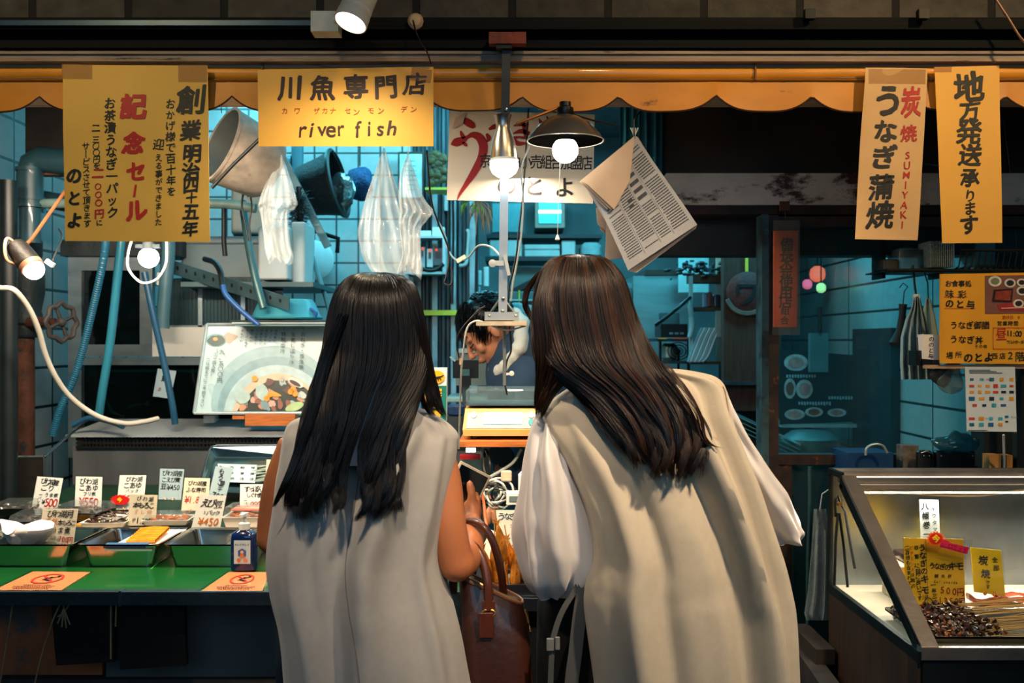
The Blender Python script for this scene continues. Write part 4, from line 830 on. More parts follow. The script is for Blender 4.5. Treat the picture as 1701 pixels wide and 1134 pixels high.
pcard('white card priced 1,500 yen standing mid counter', ((216,821),(262,822),(257,881),(211,880)), 2.90, cream_card, [(K, [TX('びわ湖',.35,.1,.78,.12,0.0149,.01), TX('本もろこ',.25,.29,.82,.30,0.0196,.02), TX('テ',.22,.72,0,0,0.0138,.01), TX('1.500円',.36,.72,.86,.74,0.0196,.01,0,1.2)]), (M('faint_orange_pen','d8a07c'), [TX('すし用',.28,.47,.75,.48,0.0149,.005)])], dt=0)
pcard('large white card with red 700 and 1300 prices at the front left', ((71,845),(130,845),(121,910),(63,905)), 2.78, cream_card, [(K, [TX('びわ湖月',.25,.13,.80,.13,0.0218,.016), TX('本もろこ',.55,.36,.92,.36,0.0172,.016), TX('うま煮',.40,.56,.78,.56,0.0184,.016), TX('百グラム',.24,.74,.55,.78,0.0103,.01), TX('グラム',.45,.93,.58,.94,0.0092,.01)]), (or_pen, [TX('天然',.20,.34,.38,.34,0.0184,.016)]), (red_pen, [TX('700円',.60,.78,.90,.80,0.0172,.014,0,1.2), TX('1300円',.60,.95,.92,.95,0.0138,.012)])], clips=False, dt=0)
pcard('shaded grey card priced 450 yen in the far row', ((266,778),(306,779),(301,830),(263,829)), 3.28, shaded_card, [(K, [TX('びわ湖産',.22,.14,.85,.15,0.0196,.012), TX('こえび煮',.2,.36,.78,.36,0.0184,.012), TX('豆',.2,.58,0,0,0.0207,.012), TX('¥450',.42,.60,.82,.60,0.0218,.006,0,1.2)])])
pcard('white card for funa sushi with red price behind the 450 card', ((307,793),(349,794),(345,848),(301,848)), 3.08, cream_card, [(K, [TX('びわ湖産',.25,.16,.80,.17,0.0161,.012), TX('ふな寿司',.2,.37,.78,.37,0.0172,.012)]), (red_pen, [TX('¥1.800',.18,.66,.85,.66,0.023,.008,0,1.3)])])
pcard('white card priced 450 yen with orange figures, tilted', ((332,822),(376,823),(365,881),(317,879)), 2.90, white_card, [(M('ink_brown'), [TX('えび',.28,.22,.52,.22,0.0276,.014), TX('豆',.78,.26,0,0,0.0264,.014), TX('1パック',.34,.50,.80,.50,0.0161,.012)]), (or_pen, [TX('¥450',.28,.75,.82,.75,0.0264,.016,0,1.2)])], dt=0)
pcard('slanted shade-painted card priced 700 yen in front of the tilted tray', ((358,774),(387,777),(374,832),(346,824)), 3.2, shaded_card, [(K, [TX('もろこ',.42,.14,.48,.5,0.0207,.014), TX('櫛一干',.62,.5,.55,.7,0.0161,.014), TX('700',.3,.90,.75,.90,0.0242,.016)])], clips=False)
pcard('white card priced 950 yen beside the sleeveless shopper', ((399,804),(441,804),(440,850),(398,849)), 3.06, white_card, [(K, [TX('すっぽん',.28,.18,.80,.18,0.0196,.014), TX('しぐれ煮',.34,.40,.82,.40,0.0161,.012), TX('一パック',.22,.6,.26,.9,0.0103,.01)]), (red_pen, [TX('950円',.48,.75,.90,.77,0.0242,.008,0,1.3)])], clips=False)
pcard('narrow cream card half hidden by the sleeveless shopper arm', ((443,763),(466,763),(460,818),(439,818)), 3.02, cream_card, [(K, [TX('天然いき',.5,.2,.42,.85,0.0138,.012)])], clips=False)
# food packs
clearp = thin_glass('clear_pack', 'f2f6f4', .45, .06, .07)
foodm = {'dark': M('simmered_fish_dark', '2a140a', .25, var=.7, scale=60, coat=.6, col2='6a3414', thr=.6), 'amber': M('simmered_amber', 'b0581c', .25, var=.5, scale=50, coat=.6, col2='5a240c', thr=.58), 'pale': M('pale_fry', 'c7a888', .5, var=.3, scale=60, col2='7a4a2c', thr=.6), 'gold': M('golden_fish', 'd08a24', .3, var=.3, scale=40, coat=.4)}
def pack(label, c, sz, food, traym, rot=0, lid=True, n=26, seed=1, name='food_pack', group='packs of simmered fish'):
    t = thing(name, label, 'food pack', (c[0], c[1], c[2]), group); e = Euler((0,0,R(rot))).to_matrix(); C_ = Vector(c); w, d, h = sz; r_ = random.Random(seed)
    def q(w, d, z): return [C_ + e @ Vector((x*w/2, y*d/2, z)) for x, y in ((-1,-1),(1,-1),(1,1),(-1,1))]
    MB().loft([q(w*.86,d*.86,0), q(w,d,h*.5), q(w*1.04,d*1.04,h*.5), q(w*1.04,d*1.04,h*.54), q(w*.95,d*.95,h*.5), q(w*.82,d*.82,.003)]).build('tray', traym, t, ang=20)
    mb = MB()
    for k in range(n):
        p = C_ + e @ Vector((r_.uniform(-.38,.38)*w, r_.uniform(-.36,.36)*d, h*r_.uniform(.3,.55))); a = r_.uniform(-.5,.5) + R(rot); L_ = r_.uniform(.10,.2)*w
        v = Vector((math.cos(a)*L_, math.sin(a)*L_, 0)); mb.tube([p-v, p-v*.3+Vector((0,0,.003)), p+v*.4, p+v], [.0015,.005,.0045,.001], 6)
    f = mb.build('food', foodm[food], t); f['kind'] = 'stuff'
    if lid: MB().loft([q(w*1.0,d*1.0,h*.55), q(w*.9,d*.9,h), ]).build('lid', clearp, t, ang=20)
    return t
blackt = M('black_tray', '0c0d0d', .25, coat=.5); whitet = M('foam_tray', 'dcd8ce', .5, var=.04); 
def atp(px, py, z):
    d = (EYE - .64874 - .012) / ((py-CY)/F + .08667)
    if d > 2.89 and z > .89: p = W(px, py, d); return (p.x, p.y, p.z + max(0, z - .925))
    p = onz(px, py, z); return (p.x, p.y, z)
pack('clear lidded pack of dark fish behind the 700 yen card', atp(70, 872, .912), (.15,.13,.04), 'dark', blackt, 8, n=30, seed=1)
pack('clear lidded pack of dark fish below the 550 yen card', atp(140, 860, .918), (.14,.12,.045), 'dark', blackt, -6, n=30, seed=2)
pack('small clear pack of dark fish at the far left back', atp(30, 852, .92), (.10,.10,.04), 'dark', blackt, 5, n=20, seed=12)
pack('open foam tray of dark fish, lower of the two stacked', atp(180, 872, .905), (.125,.10,.030), 'dark', whitet, 2, lid=False, n=16, seed=3)
pack('open foam tray of dark fish, upper of the two stacked', atp(184, 862, .922), (.11,.09,.026), 'dark', whitet, -3, lid=False, n=16, seed=4)
pack('foam tray of orange glazed fish beside the 1,500 yen card', atp(282, 868, .905), (.13,.10,.030), 'amber', whitet, 4, n=26, seed=5)
pack('clear pack of pale small fish in the leftmost steel tray', atp(42, 912, .872), (.16,.12,.062), 'pale', clearp, 6, n=34, seed=6)
pack('orange fish pack with red striped lid behind the blue bottle', atp(412, 872, .905), (.12,.10,.06), 'amber', whitet, 0, n=30, seed=7)
pack('clear pack of golden fish, lowest beside the shopper', atp(405, 915, .875), (.07,.10,.05), 'gold', clearp, 0, n=20, seed=8)
p = atp(420, 866, .965); t = tag(MB().obox((p[0], p[1]+.0, p[2]), (.11,.08,.004)).build('striped_wrap', M('red_striped_wrap', 'd86a50', .4, var=.6, scale=9, stretch=(.5,12,1), col2='f0dccb', thr=.5)), 'red and white striped wrap lying on the orange fish pack', 'wrap')
# yellow stick pack with printed blue band
t = thing('food_pack', 'white tray of golden roe sticks with a blue paper band', 'food pack', (onz(220, 905, .885).x, 2.70, .872), 'packs of simmered fish')
x0, x1 = (174-CX)/DX, (262-CX)/DX
MB().add([(x0,2.60,.908),(x1-.015,2.60,.908),(x1+.01,2.80,.922),(x0+.03,2.80,.922),(x0,2.60,.903),(x1-.015,2.60,.903),(x1+.01,2.80,.917),(x0+.03,2.80,.917)], [(0,1,2,3),(4,7,6,5),(0,4,5,1),(3,2,6,7),(0,3,7,4),(1,5,6,2)]).build('paper_tray', whitet, t, smooth=False)
for k in range(8):
    y = 2.655 + .014*k; z = .912 + .016*k/8*1.0 + .004; MB().tube([(x0+.035,y,z+.001),(x0+.07,y+.003,z+.003),(x0+.115,y-.002,z+.003),(x1-.035,y,z+.001)], [.004,.006,.006,.004], 8).build('roe_stick', foodm['gold'], t)
MB().obox(((x0+x1)/2-.02, 2.618, .914), (.11,.028,.006), (R(8),0,0)).build('paper_band', M('blue_band', '3a5f86', .4), t, smooth=False)
# loose slips and wraps
solo(MB().grid(lambda u,v: Vector(atp(300,868,.925)) + Vector((.07*u-.03, .05*v, .012+.006*math.sin(u*5))), 6, 3, .001), 'paper_slip', white_card, 'loose white paper slip between the 1500 and 450 cards', 'slip')
mb = MB().ball(onz(25, 885, .93) + Vector((0,.02,0)), .055, 18, 12, (1.3,.9,.5)); mb.v = [tuple(Vector(p) + noise.noise_vector(Vector(p)*18)*.035) for p in mb.v]
solo(mb, 'wrapped_parcel', M('white_parcel_paper', 'e4d8ce', .6, var=.08, col2='c8806c', thr=.68), 'white wrapped parcel at the left picture edge', 'parcel')
mb = MB(); c = Vector(atp(199, 846, .955)); out = []
for k in range(28): a = 2*math.pi*k/28; rr = 1 + .16*(k % 2); out.append(c + Vector((.027*rr*math.cos(a), .0, .014*rr*math.sin(a))))
t = thing('starburst_label', 'red starburst label with a yellow kanji behind the stacked foam trays', 'label', c); mb.prism(out, (0,.002,0)); mb.build('burst', M('bright_red_label', 'd41f1c', .4), t, smooth=False)
s_ = Sheet(c+Vector((-.02,-.001,.012)), c+Vector((.02,-.001,.012)), c+Vector((.02,-.001,-.012)), c+Vector((-.02,-.001,-.012))); lettering('lettering', s_, [TX('今',.5,.5,0,0,.016,.04)], M('label_yellow', 'f0d020', .5), t, uvmode=True)
# tilted fish tray at the back
q = Sheet(W(352,752,3.44), W(500,752,3.44), W(480,818,3.22), W(334,818,3.22)); t = thing('tilted_tray', 'tilted blue grey steel tray with iced fish at the back', 'tray', q.P(.5,1))
MB().grid(q.P, 2, 2, .003, q.n).build('tray_base', M('bluish_steel', '7fa0a8', .2, 1.0, var=.2), t, smooth=False)
rp = [q.uv(u, v, .03) for u, v in ((0,1),(0,.12),(.02,.04),(.08,0),(1,0))]; MB().tube(rp, .004, 8).build('rolled_rim', steel, t)
MB().add([q.uv(0,1,.03), q.uv(0,.05,.03), q.uv(.05,.12,.002), q.uv(.05,1,.002), q.uv(1,0,.03), q.uv(1,.12,.002)], [(0,1,2,3),(1,4,5,2)]).build('side_wall', M('bluish_steel'), t, smooth=False)
c2 = Sheet(q.hit(362,774,.01), q.hit(428,776,.01), q.hit(424,806,.01), q.hit(366,804,.01)); t2 = thing('printed_card', 'pale blue printed card inside the tilted tray', 'card', c2.P(.5,1)); MB().grid(c2.P, 1, 1, .001, c2.n).build('face', M('pale_blue_card', 'bcd4d8', .5), t2, smooth=False)
lettering('lettering', c2, [TX('もカ前甘',.08,.2,.9,.2,.018,.012), TX('うラ堂露',.08,.52,.9,.52,.016,.01), TX('も招注注',.08,.82,.9,.82,.016,.012)], ink, t2, uvmode=True)
for k in range(7):
    a = q.hit(424+rnd.uniform(0,22), 778+4*k, .008); v = Vector((.035,.0,.004)); solo(MB().tube([a-v, a, a+v], [.001,.006,.001], 8), 'small_fish', fm, 'small silver fish piled in the tilted steel tray', 'fish', 'small fish in the tilted tray')
# hand soap bottle
t = thing('pump_bottle', 'dark blue hand soap pump bottle with white pump on the mat', 'bottle', onz(406, 946, ZC+.003)); c = onz(406, 946, ZC+.003) + Vector((0,.0,.0)); s_ = 2.62/F
def oval(rx, ry, z, n=28, p=3.2): return [c + Vector((rx*math.copysign(abs(math.cos(a))**(2/p), math.cos(a)), ry*math.copysign(abs(math.sin(a))**(2/p), math.sin(a)), z)) for a in [2*math.pi*k/n for k in range(n)]]
MB().loft([oval(.030,.018,0), oval(.0335,.021,.003), oval(.0335,.021,.085), oval(.031,.019,.094), oval(.020,.013,.101), oval(.013,.011,.104)]).build('body', M('deep_blue_plastic', '0a1c48', .15, var=.08, coat=.6), t)
MB().lathe([(.013,.104),(.014,.105),(.014,.120),(.010,.122),(.0055,.123),(.0055,.138),(.010,.139),(.010,.147),(.001,.148)], c, (0,0,1), 20).build('pump', white_plastic, t)
MB().obox(c + Vector((0,-.014,.143)), (.010,.030,.007)).build('nozzle', white_plastic, t)
ls = Sheet(c+Vector((-.021,-.0215,.080)), c+Vector((.021,-.0215,.080)), c+Vector((.021,-.0215,.020)), c+Vector((-.021,-.0215,.020)))
lb = MB().grid(ls.P, 1, 1, .0004, ls.n).build('label_sheet', M('soap_label', 'b8cdd6', .4, var=.05), t, smooth=False)
lettering('lettering', ls, [TX('キレイキレイ',.12,.18,.88,.18,.0075,.01,jit=0)], M('label_blue', '1c3c7a', .5), t, uvmode=True, wob=0)
hx = [ls.uv(.5+.28*math.cos(a), .55+.21*math.sin(a), .0015) for a in [math.pi/6+math.pi/3*k for k in range(6)]]; MB().prism(hx, (0,.0003,0)).build('label_badge', M('badge_blue', '3a5aa0', .5), lb, smooth=False)
for (u, v, r_, cc) in ((.5,.5,.10,'d8b090'),(.5,.66,.13,'c8743c'),(.3,.84,.12,'c46a3a'),(.7,.84,.12,'d08050')): MB().prism([ls.uv(u+r_*math.cos(a), v+r_*.7*math.sin(a), .002) for a in [2*math.pi*k/14 for k in range(14)]], (0,.0003,0)).build('label_print', M('print_'+cc, cc, .5), lb, smooth=False)
# hotpot poster panel
ps = Sheet(W(344,539,3.56), W(560,538,3.56), W(560,686,3.50), W(323,686,3.50))
t = thing('hotpot_poster', 'framed hotpot photo panel leaning behind the sleeveless shopper', 'poster', ps.P(.5,1))
MB().grid(ps.P, 1, 1, .01, ps.n).build('panel', M('panel_pale_blue', 'b5d3d8', .3, var=.04, coat=.3), t, smooth=False)
fr = MB(); cs = [ps.uv(u, v, .004) for u, v in ((0,0),(1,0),(1,1),(0,1))]
for a, b in ((0,1),(3,2),(0,3),(1,2)): fr.tube([cs[a], cs[b]], .0055, 6)
fr.build('frame', M('silver_frame', 'c3d6da', .3, .5), t)
def blob(x, y, rx, ry, col, lift, name='photo_print', rot=0, n=20, jag=0, seed=0):
    r_ = random.Random(seed); c_, s2 = math.cos(R(rot)), math.sin(R(rot)); pts = []
    for k in range(n):
        a = 2*math.pi*k/n; f = 1 + jag*r_.uniform(-1,1); X, Y = rx*f*math.cos(a), ry*f*math.sin(a); pts.append((max(325, min(556, x+X*c_-Y*s2)), min(683, y+X*s2+Y*c_)))
    MB().prism([ps.hit(px, py, lift) for px, py in pts], ps.n*.0002).build(name, M('photo_'+col, col, .35, var=.12, scale=30), t, smooth=False)
blob(455,672,104,98,'8fb4bc',.0016,n=40); blob(458,680,96,88,'7ba2ac',.0018,n=40); blob(460,690,88,84,'a9c6ca',.0020,n=40); blob(462,702,77,82,'c8b79c',.0022,n=40); blob(466,706,74,74,'23302e',.0024,n=40, jag=.02)
blob(357,650,16,8,'a4c4cb',.0015,rot=50)
r_ = random.Random(11); cols = ['c08a6a','9fb8b4','d9822a','8a5a48','b9c8c0','a87460','d89a30','6f8f96','caa090','5a3a30']
for k in range(46):
    x, y = r_.uniform(398,520), r_.uniform(622,680)
    if (x-466)**2/74**2 + (y-700)**2/76**2 > .85: continue
    blob(x, y, r_.uniform(4,11), r_.uniform(3,8), cols[k % 10], .0026+.00012*k, rot=r_.uniform(0,90), n=11, jag=.3, seed=k)
for x, y, r2 in ((484,651,5),(491,654,5),(488,646,4.5),(444,662,5),(449,656,4.5),(424,629,5)): blob(x, y, r2, r2, 'e8921c', .0088, n=14)
blob(492,636,15,6,'d6d8cc',.009,rot=28,n=8); blob(491,637,11,3.6,'33241c',.0093,rot=28,n=8); blob(404,660,12,11,'a9c4bf',.0087,jag=.1); blob(436,652,10,14,'a5c0bc',.0087,rot=-20,jag=.1); blob(490,676,16,7,'a6c48c',.009,rot=-20)
blob(359,565,17,11,'6fa6ac',.0016); blob(359,566,14,9,'33504e',.0018,jag=.1); blob(358,563,4,3,'d29a48',.002); blob(380,561,16,10,'c9ab94',.0015,n=4,rot=-10)
lettering('lettering', ps, [TX('・白ねぎ・京生麩',505,547,501,610,8,.006,jit=.2), TX('・生姜しぼり汁',489,547,485,602,8,.006,jit=.2), TX('・特製出汁',473,547,470,583,8,.006,jit=.2), TX('九、五〇〇円',370,585,366,632,9,0,jit=.2), TX('（三ー四人前）',360,583,354,622,7,0,jit=.2), TX('二日前までにご予約下さい',347,598,337,673,6.5,0,jit=.2)]
   + [TX(s, 460-8*i, 550, 460-8*i-3, 550+4.2*len(s), 4.2, .004, jit=.1) for i, s in enumerate(('滋養豊か','すっぽん','滋養強壮と','効果を願う','二人前より','鍋の後の','すっぽん雑炊','絶品です'))], M('poster_ink', '26404a', .5), t, lift=.0100)
solo(MB().box(tuple(W(407, 707, 3.47)), tuple(W(490, 688, 3.47) + Vector((0,.06,0)))), 'wooden_block', wood, 'orange wooden block propping the hotpot panel', 'block', smooth=False)
solo(MB().box(tuple(W(386, 696, 3.50)), tuple(W(406, 685, 3.50) + Vector((0,.05,0)))), 'wooden_block', wood, 'small wooden wedge left of the larger block', 'block', smooth=False)
solo(MB().box(tuple(W(338, 702, 3.5)), tuple(W(356, 688, 3.5) + Vector((0,.05,0)))), 'acrylic_foot', thin_glass('acrylic', 'd4ecec', .4, .05, .15), 'clear acrylic foot under the left end of the hotpot panel', 'stand', smooth=False)
# ================================================================ MIDDLE OF THE SHOP
# electrical shelf
t = thing('breaker_shelf', 'white wall shelf with grey breaker boxes right of the hanging bags', 'shelf', W(715, 455, 4.85)); dE = 4.80
def slb(x0, y0, x1, y1, d, th): return MB().box(tuple(W(x0, y1, d)), (W(x1,0,d).x, d+th, W(0,y0,d).z))
pw = M('shelf_white', 'b9c2c2', .5, var=.15)
for (x0,y0,x1,y1) in ((676,391,740,395),(674,451,736,455),(735,395,740,455)): slb(x0,y0,x1,y1,dE,.14).build('board', pw, t, smooth=False)
for (x0,y0,x1,y1,lb) in ((698,383,716,391,'left white junction box on top of the breaker shelf'),(718,377,738,391,'right white junction box on top of the breaker shelf')):
    slb(x0,y0,x1,y1,dE+.01,.06); solo(slb(x0,y0,x1,y1,dE+.01,.06), 'junction_box', white_plastic, lb, 'box', smooth=False)
for (x0,y0,x1,y1,c_,lb) in ((697,410,706,444,'8b9698','slim grey breaker at the left of the breaker shelf'),(709,413,719,443,'b0b8b6','pale breaker in the middle of the breaker shelf'),(720,412,736,440,'33565c','teal breaker with a red lamp in the breaker shelf')):
    b = thing('breaker', lb, 'breaker', W((x0+x1)/2, y1, dE+.05)); slb(x0,y0,x1,y1,dE+.03,.07).build('case', M('case_'+c_, c_, .4), b, smooth=False)
    fa = slb(x0+3,y0+6,x1-3,y0+16,dE+.027,.003).build('face', M('face_dark', '232c2e', .4), b, smooth=False); MB().ball(W(x0+5, y0+3, dE+.028), .005, 8, 6).build('lamp', M('red_led', 'd8401c', .3, emit='ff3010', es=2), fa)
hose('flex_conduit', [(684,460,4.85),(683,470,4.85),(676,480,4.85),(668,484,4.85)], .012, M('grey_conduit', '8c9696', .5), 'grey flexible conduit under the breaker shelf', 'conduit')
hose('wire_bundle', [(700,446,4.78),(712,449,4.77),(726,447,4.77),(737,438,4.77)], .010, cable_black, 'black wire bundle lying in the breaker shelf', 'wire')
# framed paper and ornament
t = thing('framed_notice', 'pale framed certificate on the wall behind the right bag', 'frame', W(682, 330, 4.86)); s_ = Sheet(W(661,252,4.85), W(704,252,4.85), W(704,332,4.85), W(661,332,4.85))
MB().grid(s_.P, 1, 1, .01, s_.n).build('frame', M('brown_frame', '3a2a20', .5), t, smooth=False); s2 = Sheet(*[s_.uv(u,v,.002) for u,v in ((.07,.05),(.93,.05),(.93,.95),(.07,.95))]); MB().grid(s2.P,1,1,.001,s2.n).build('paper', M('pale_teal_paper', 'b5cdca', .5), t, smooth=False)
mb = MB(); r_ = random.Random(3)
for k in range(7): mb.prism([s2.uv(u, v, .001) for u, v in ((.2, .15+.11*k), (.2+r_.uniform(.3,.6), .15+.11*k), (.8, .17+.11*k), (.2, .17+.11*k))], (0,.0003,0))
mb.build('print_lines', M('print_grey', '5c7476', .6), t, smooth=False)
solo(slb(706,311,744,315,4.75,.15), 'ornament_shelf', M('yellow_shelf', 'b7a93c', .5), 'yellow edged shelf under the golden ornament', 'shelf', smooth=False)
mb = MB(); r_ = random.Random(8)
for k in range(42): mb.ball(W(r_.uniform(715,738), r_.uniform(254,306), 4.8) , r_.uniform(.012,.024), 7, 5, (1,.6,1))
tag(mb.build('golden_ornament', M('tarnished_gold', '4a3a1c', .6, .2, var=.5, bump=.4)), 'tarnished golden beaded ornament standing on the yellow edged shelf', 'ornament', kind=None)
hose('steel_pipe_strip', [(741,325,4.985),(741,350,4.985)], .012, M('white_rod','b9c6c6',.4), 'short white rod left of the shop board', 'rod')
for k,(x,l) in enumerate(((752,'dark hanging cord left of the dried plant'),(791,'dark cord down the middle behind the dried plant'))):
    hose('ceiling_cable', [(x,33,4.4),(x,300,4.4),(x+1,380,4.4),(x,440,4.4),(x-1,505,4.4)], .006, cable_black, l, 'cord')
hose('door_handle_rod', [(776,382,4.98),(779,388,4.97),(777,420,4.97),(774,438,4.97),(764,442,4.98)], .010, M('pale_handle', 'a8b4b0', .4), 'pale curved grab rod behind the twisted wires', 'rod')
# dried plant
t = thing('dried_plant', 'bunch of dried leaves hanging under the shop board', 'plant', W(800, 385, 3.6)); r_ = random.Random(6)
for col, n_, nm in (('8a8070', 46, 'dry_leaf'), ('5f8f2c', 16, 'green_leaf')):
    mb = MB()
    for k in range(n_):
        a = W(r_.uniform(775,800) if nm=='green_leaf' else 796+r_.uniform(-6,6), 334+r_.uniform(-3,5), 3.6); dx, L_ = r_.uniform(-.03,.05), r_.uniform(.04,.12)*(.4 if nm=='green_leaf' else 1)
        b = a + Vector((dx, r_.uniform(-.03,.03), -L_)); w = Vector((.004, .001, 0)); m_ = a.lerp(b,.5) + Vector((dx*.3,0,.004)); mb.add([a, m_-w, b, m_+w], [(0,1,2,3)])
    o = mb.build(nm, M(nm, col, .7, var=.3), t, smooth=False); o['kind'] = 'stuff'
MB().tube([W(797,338,3.6), W(797,200,3.6), W(797,160,3.55), (W(797,0,3.55).x, 3.55, 2.87)], .002, 5).build('string', cable_black, t)
# twisted wires around the post
P_ = [(700,330,3.3),(735,380,3.2),(742,410,3.1),(755,430,3.0),(768,432,2.9),(780,425,2.8),(795,408,2.7),(815,410,2.6),(830,424,2.5),(836,430,2.36)]
hose('grey_wire', P_, .0028, M('grey_wire', '8f9a9a', .5), 'grey wire looping from the left to the post clamp', 'wire')
hose('black_wire', [(709,250,2.6),(716,330,2.7),(728,370,2.8),(745,415,2.85),(742,455,2.85),(738,470,2.85),(748,473,2.85),(752,460,2.85),(749,445,2.85)], .0026, cable_black, 'black wire hanging from the river fish sign with a loop', 'wire')
hose('black_wire', [(878,180,2.5),(873,260,2.5),(868,330,2.5),(862,380,2.5),(858,420,2.5),(851,455,2.5),(846,475,2.5),(843,520,2.5)], .0024, cable_black, 'black wire running down between the two lamps', 'wire')
hose('grey_wire', [(880,240,2.48),(866,280,2.48),(869,330,2.48),(866,390,2.48),(858,440,2.48),(852,470,2.48),(849,500,2.48)], .0026, M('grey_wire'), 'pale wire beside the black wire between the two lamps', 'wire')
solo(MB().obox(W(766, 430, 2.9), (.030,.012,.012), (0, R(-30), 0)), 'terminal_block', M('terminal_cream', 'c2b7a2', .5), 'small cream terminal block joining the looping wires', 'terminal')
t = thing('cable_tie_clamp', 'pale round clamp fixed on the left of the grey post', 'clamp', W(822, 440, 2.34))
MB().lathe([(.003,0),(.009,.001),(.009,.010),(.003,.011)], W(818, 437, 2.322), (0,1,0), 16).build('ring', M('clamp_grey','b4b8b4',.4,.3), t); MB().obox(W(829, 437, 2.328), (.022,.006,.012)).build('arm', M('clamp_grey'), t); MB().obox(W(842, 440, 2.326), (.008,.006,.05), (0,R(-12),0)).build('jaw', M('clamp_grey'), t)
# things beyond: teal cabinet, mirror, shelves
ca = M('teal_cabinet', '4f8f96', .4, var=.1)
t = thing('wall_cabinet', 'teal wall cabinet door left of the framed bright window', 'cabinet', W(845, 385, 5.9)); slb(818,338,868,385,5.9,.3).build('door', ca, t, smooth=False); slb(815,335,872,388,5.91,.31).build('body', M('cabinet_dark','2c4448',.5), t, smooth=False)
t = thing('small_window', 'brown framed little window with a bright band of light', 'window', W(915, 380, 6.6)); slb(889,330,938,378,6.6,.30).build('frame', M('grey_brown_frame', '6b5647', .5, var=.2), t, smooth=False)
slb(895,330,932,371,6.59,.01).build('pane', M('lit_pane', '2c8f9c', .3, emit='2fa9bc', es=.55), t, smooth=False); slb(895,349,932,354,6.585,.004).build('light_band', M('tube_band', 'ffffff', .3, emit='c8fbff', es=3), t, smooth=False)
solo(slb(808,389,1000,395,5.6,.4), 'upper_shelf', M('shelf_dark', '1c2c2f', .5), 'dark upper shelf under the teal cabinet', 'shelf', smooth=False)
solo(slb(806,426,1000,433,5.6,.4), 'lower_shelf', M('shelf_dark'), 'dark lower shelf carrying the white boxes', 'shelf', smooth=False)
def bx(name, x0, y0, x1, y1, d, th, mat, label, cat, group=None, r=.008):
    a, b = W(x0, y1, d), W(x1, y0, d); return solo(MB().bevbox(((a.x+b.x)/2, d+th/2, (a.z+b.z)/2), (b.x-a.x, th, b.z-a.z), r), name, mat, label, cat, group)
wb = M('bluish_white_box', 'aebfbd', .5, var=.08)
bx('storage_box', 813, 398, 867, 426, 5.62, .3, wb, 'long white storage box left of the drawer boxes', 'box')
bx('drawer_box', 871, 406, 930, 414, 5.60, .3, wb, 'upper white drawer box on the lower shelf', 'box'); bx('drawer_box', 871, 415, 930, 426, 5.60, .3, wb, 'lower white drawer box on the lower shelf', 'box')
bx('storage_box', 933, 399, 956, 426, 5.63, .3, wb, 'pale box right of the drawer boxes', 'box'); bx('storage_box', 966, 402, 1000, 428, 5.6, .25, M('pale_cloth','8fb0b2',.7,bump=.5), 'rounded pale bundle above the brown haired shopper', 'bundle', r=.05)
bx('paper_pad', 778, 398, 786, 448, 5.2, .02, wb, 'narrow paper strip pinned left of the grey post', 'paper'); bx('wall_notice', 770, 449, 800, 474, 5.2, .02, wb, 'pale notice on the wall left of the grey post', 'notice'); bx('wall_notice', 774, 476, 798, 498, 5.2, .02, M('torn_paper','8fa09e',.6,var=.4), 'torn grey notice under the pale notice', 'notice')
bx('switch_panel', 803, 443, 812, 476, 5.0, .04, wb, 'slim white switch panel beside the post', 'panel')
solo(MB().obox(W(905, 457, 5.675), (.43,.04,.03), (0,R(-27),0)), 'diagonal_brace', M('dark_brace','10191b',.5), 'dark diagonal brace behind the brown haired shopper', 'brace', smooth=False)
bx('cabinet_board', 845, 443, 960, 483, 5.7, .05, M('grey_beige_board','5f6f6c',.6,var=.15), 'grey beige board behind the diagonal brace', 'board'); bx('counter_rail', 840, 497, 960, 500, 5.38, .03, M('pale_rail','88a3a3',.5), 'thin pale rail behind the clerk', 'rail')
bx('yellow_pole', 861, 482, 864, 514, 5.385, .02, M('yellow_strip'), 'thin yellow upright left of the brown haired shopper', 'pole'); bx('steel_cupboard', 838, 484, 962, 560, 5.4, .4, M('teal_cupboard','3a5c60',.5,var=.2), 'teal grey cupboard behind the clerk', 'cupboard')
# refrigerator
t = thing('refrigerator', 'teal reflecting steel refrigerator right of the brown haired shopper', 'refrigerator', W(1100, 700, 5.0))
slb(1052,458,1150,1040,5.0,.55).build('body', M('brushed_teal_steel','8fb3b6',.3,.8,var=.3,scale=3,bump=.05,stretch=(1,1,4)), t, smooth=False); sd = slb(1040,470,1053,760,5.02,.5).build('side_door', M('fridge_side','54777c',.4,.5), t, smooth=False)
slb(1044,478,1049,500,4.99,.02).build('handle', steel, sd, smooth=False); slb(1071,448,1140,457,4.99,.4).build('top_board', M('dark_wood_strip','2c2018',.6), t, smooth=False)
bx('wall_paper', 1127, 426, 1178, 486, 4.9, .01, M('pale_teal_sheet','7fb2b4',.6), 'large pale sheet hanging behind the brown wooden shelf', 'paper'); bx('wall_paper', 1189, 426, 1207, 460, 4.6, .01, M('beige_sheet','9a8a78',.6), 'small beige sheet above the wooden shelf', 'paper')
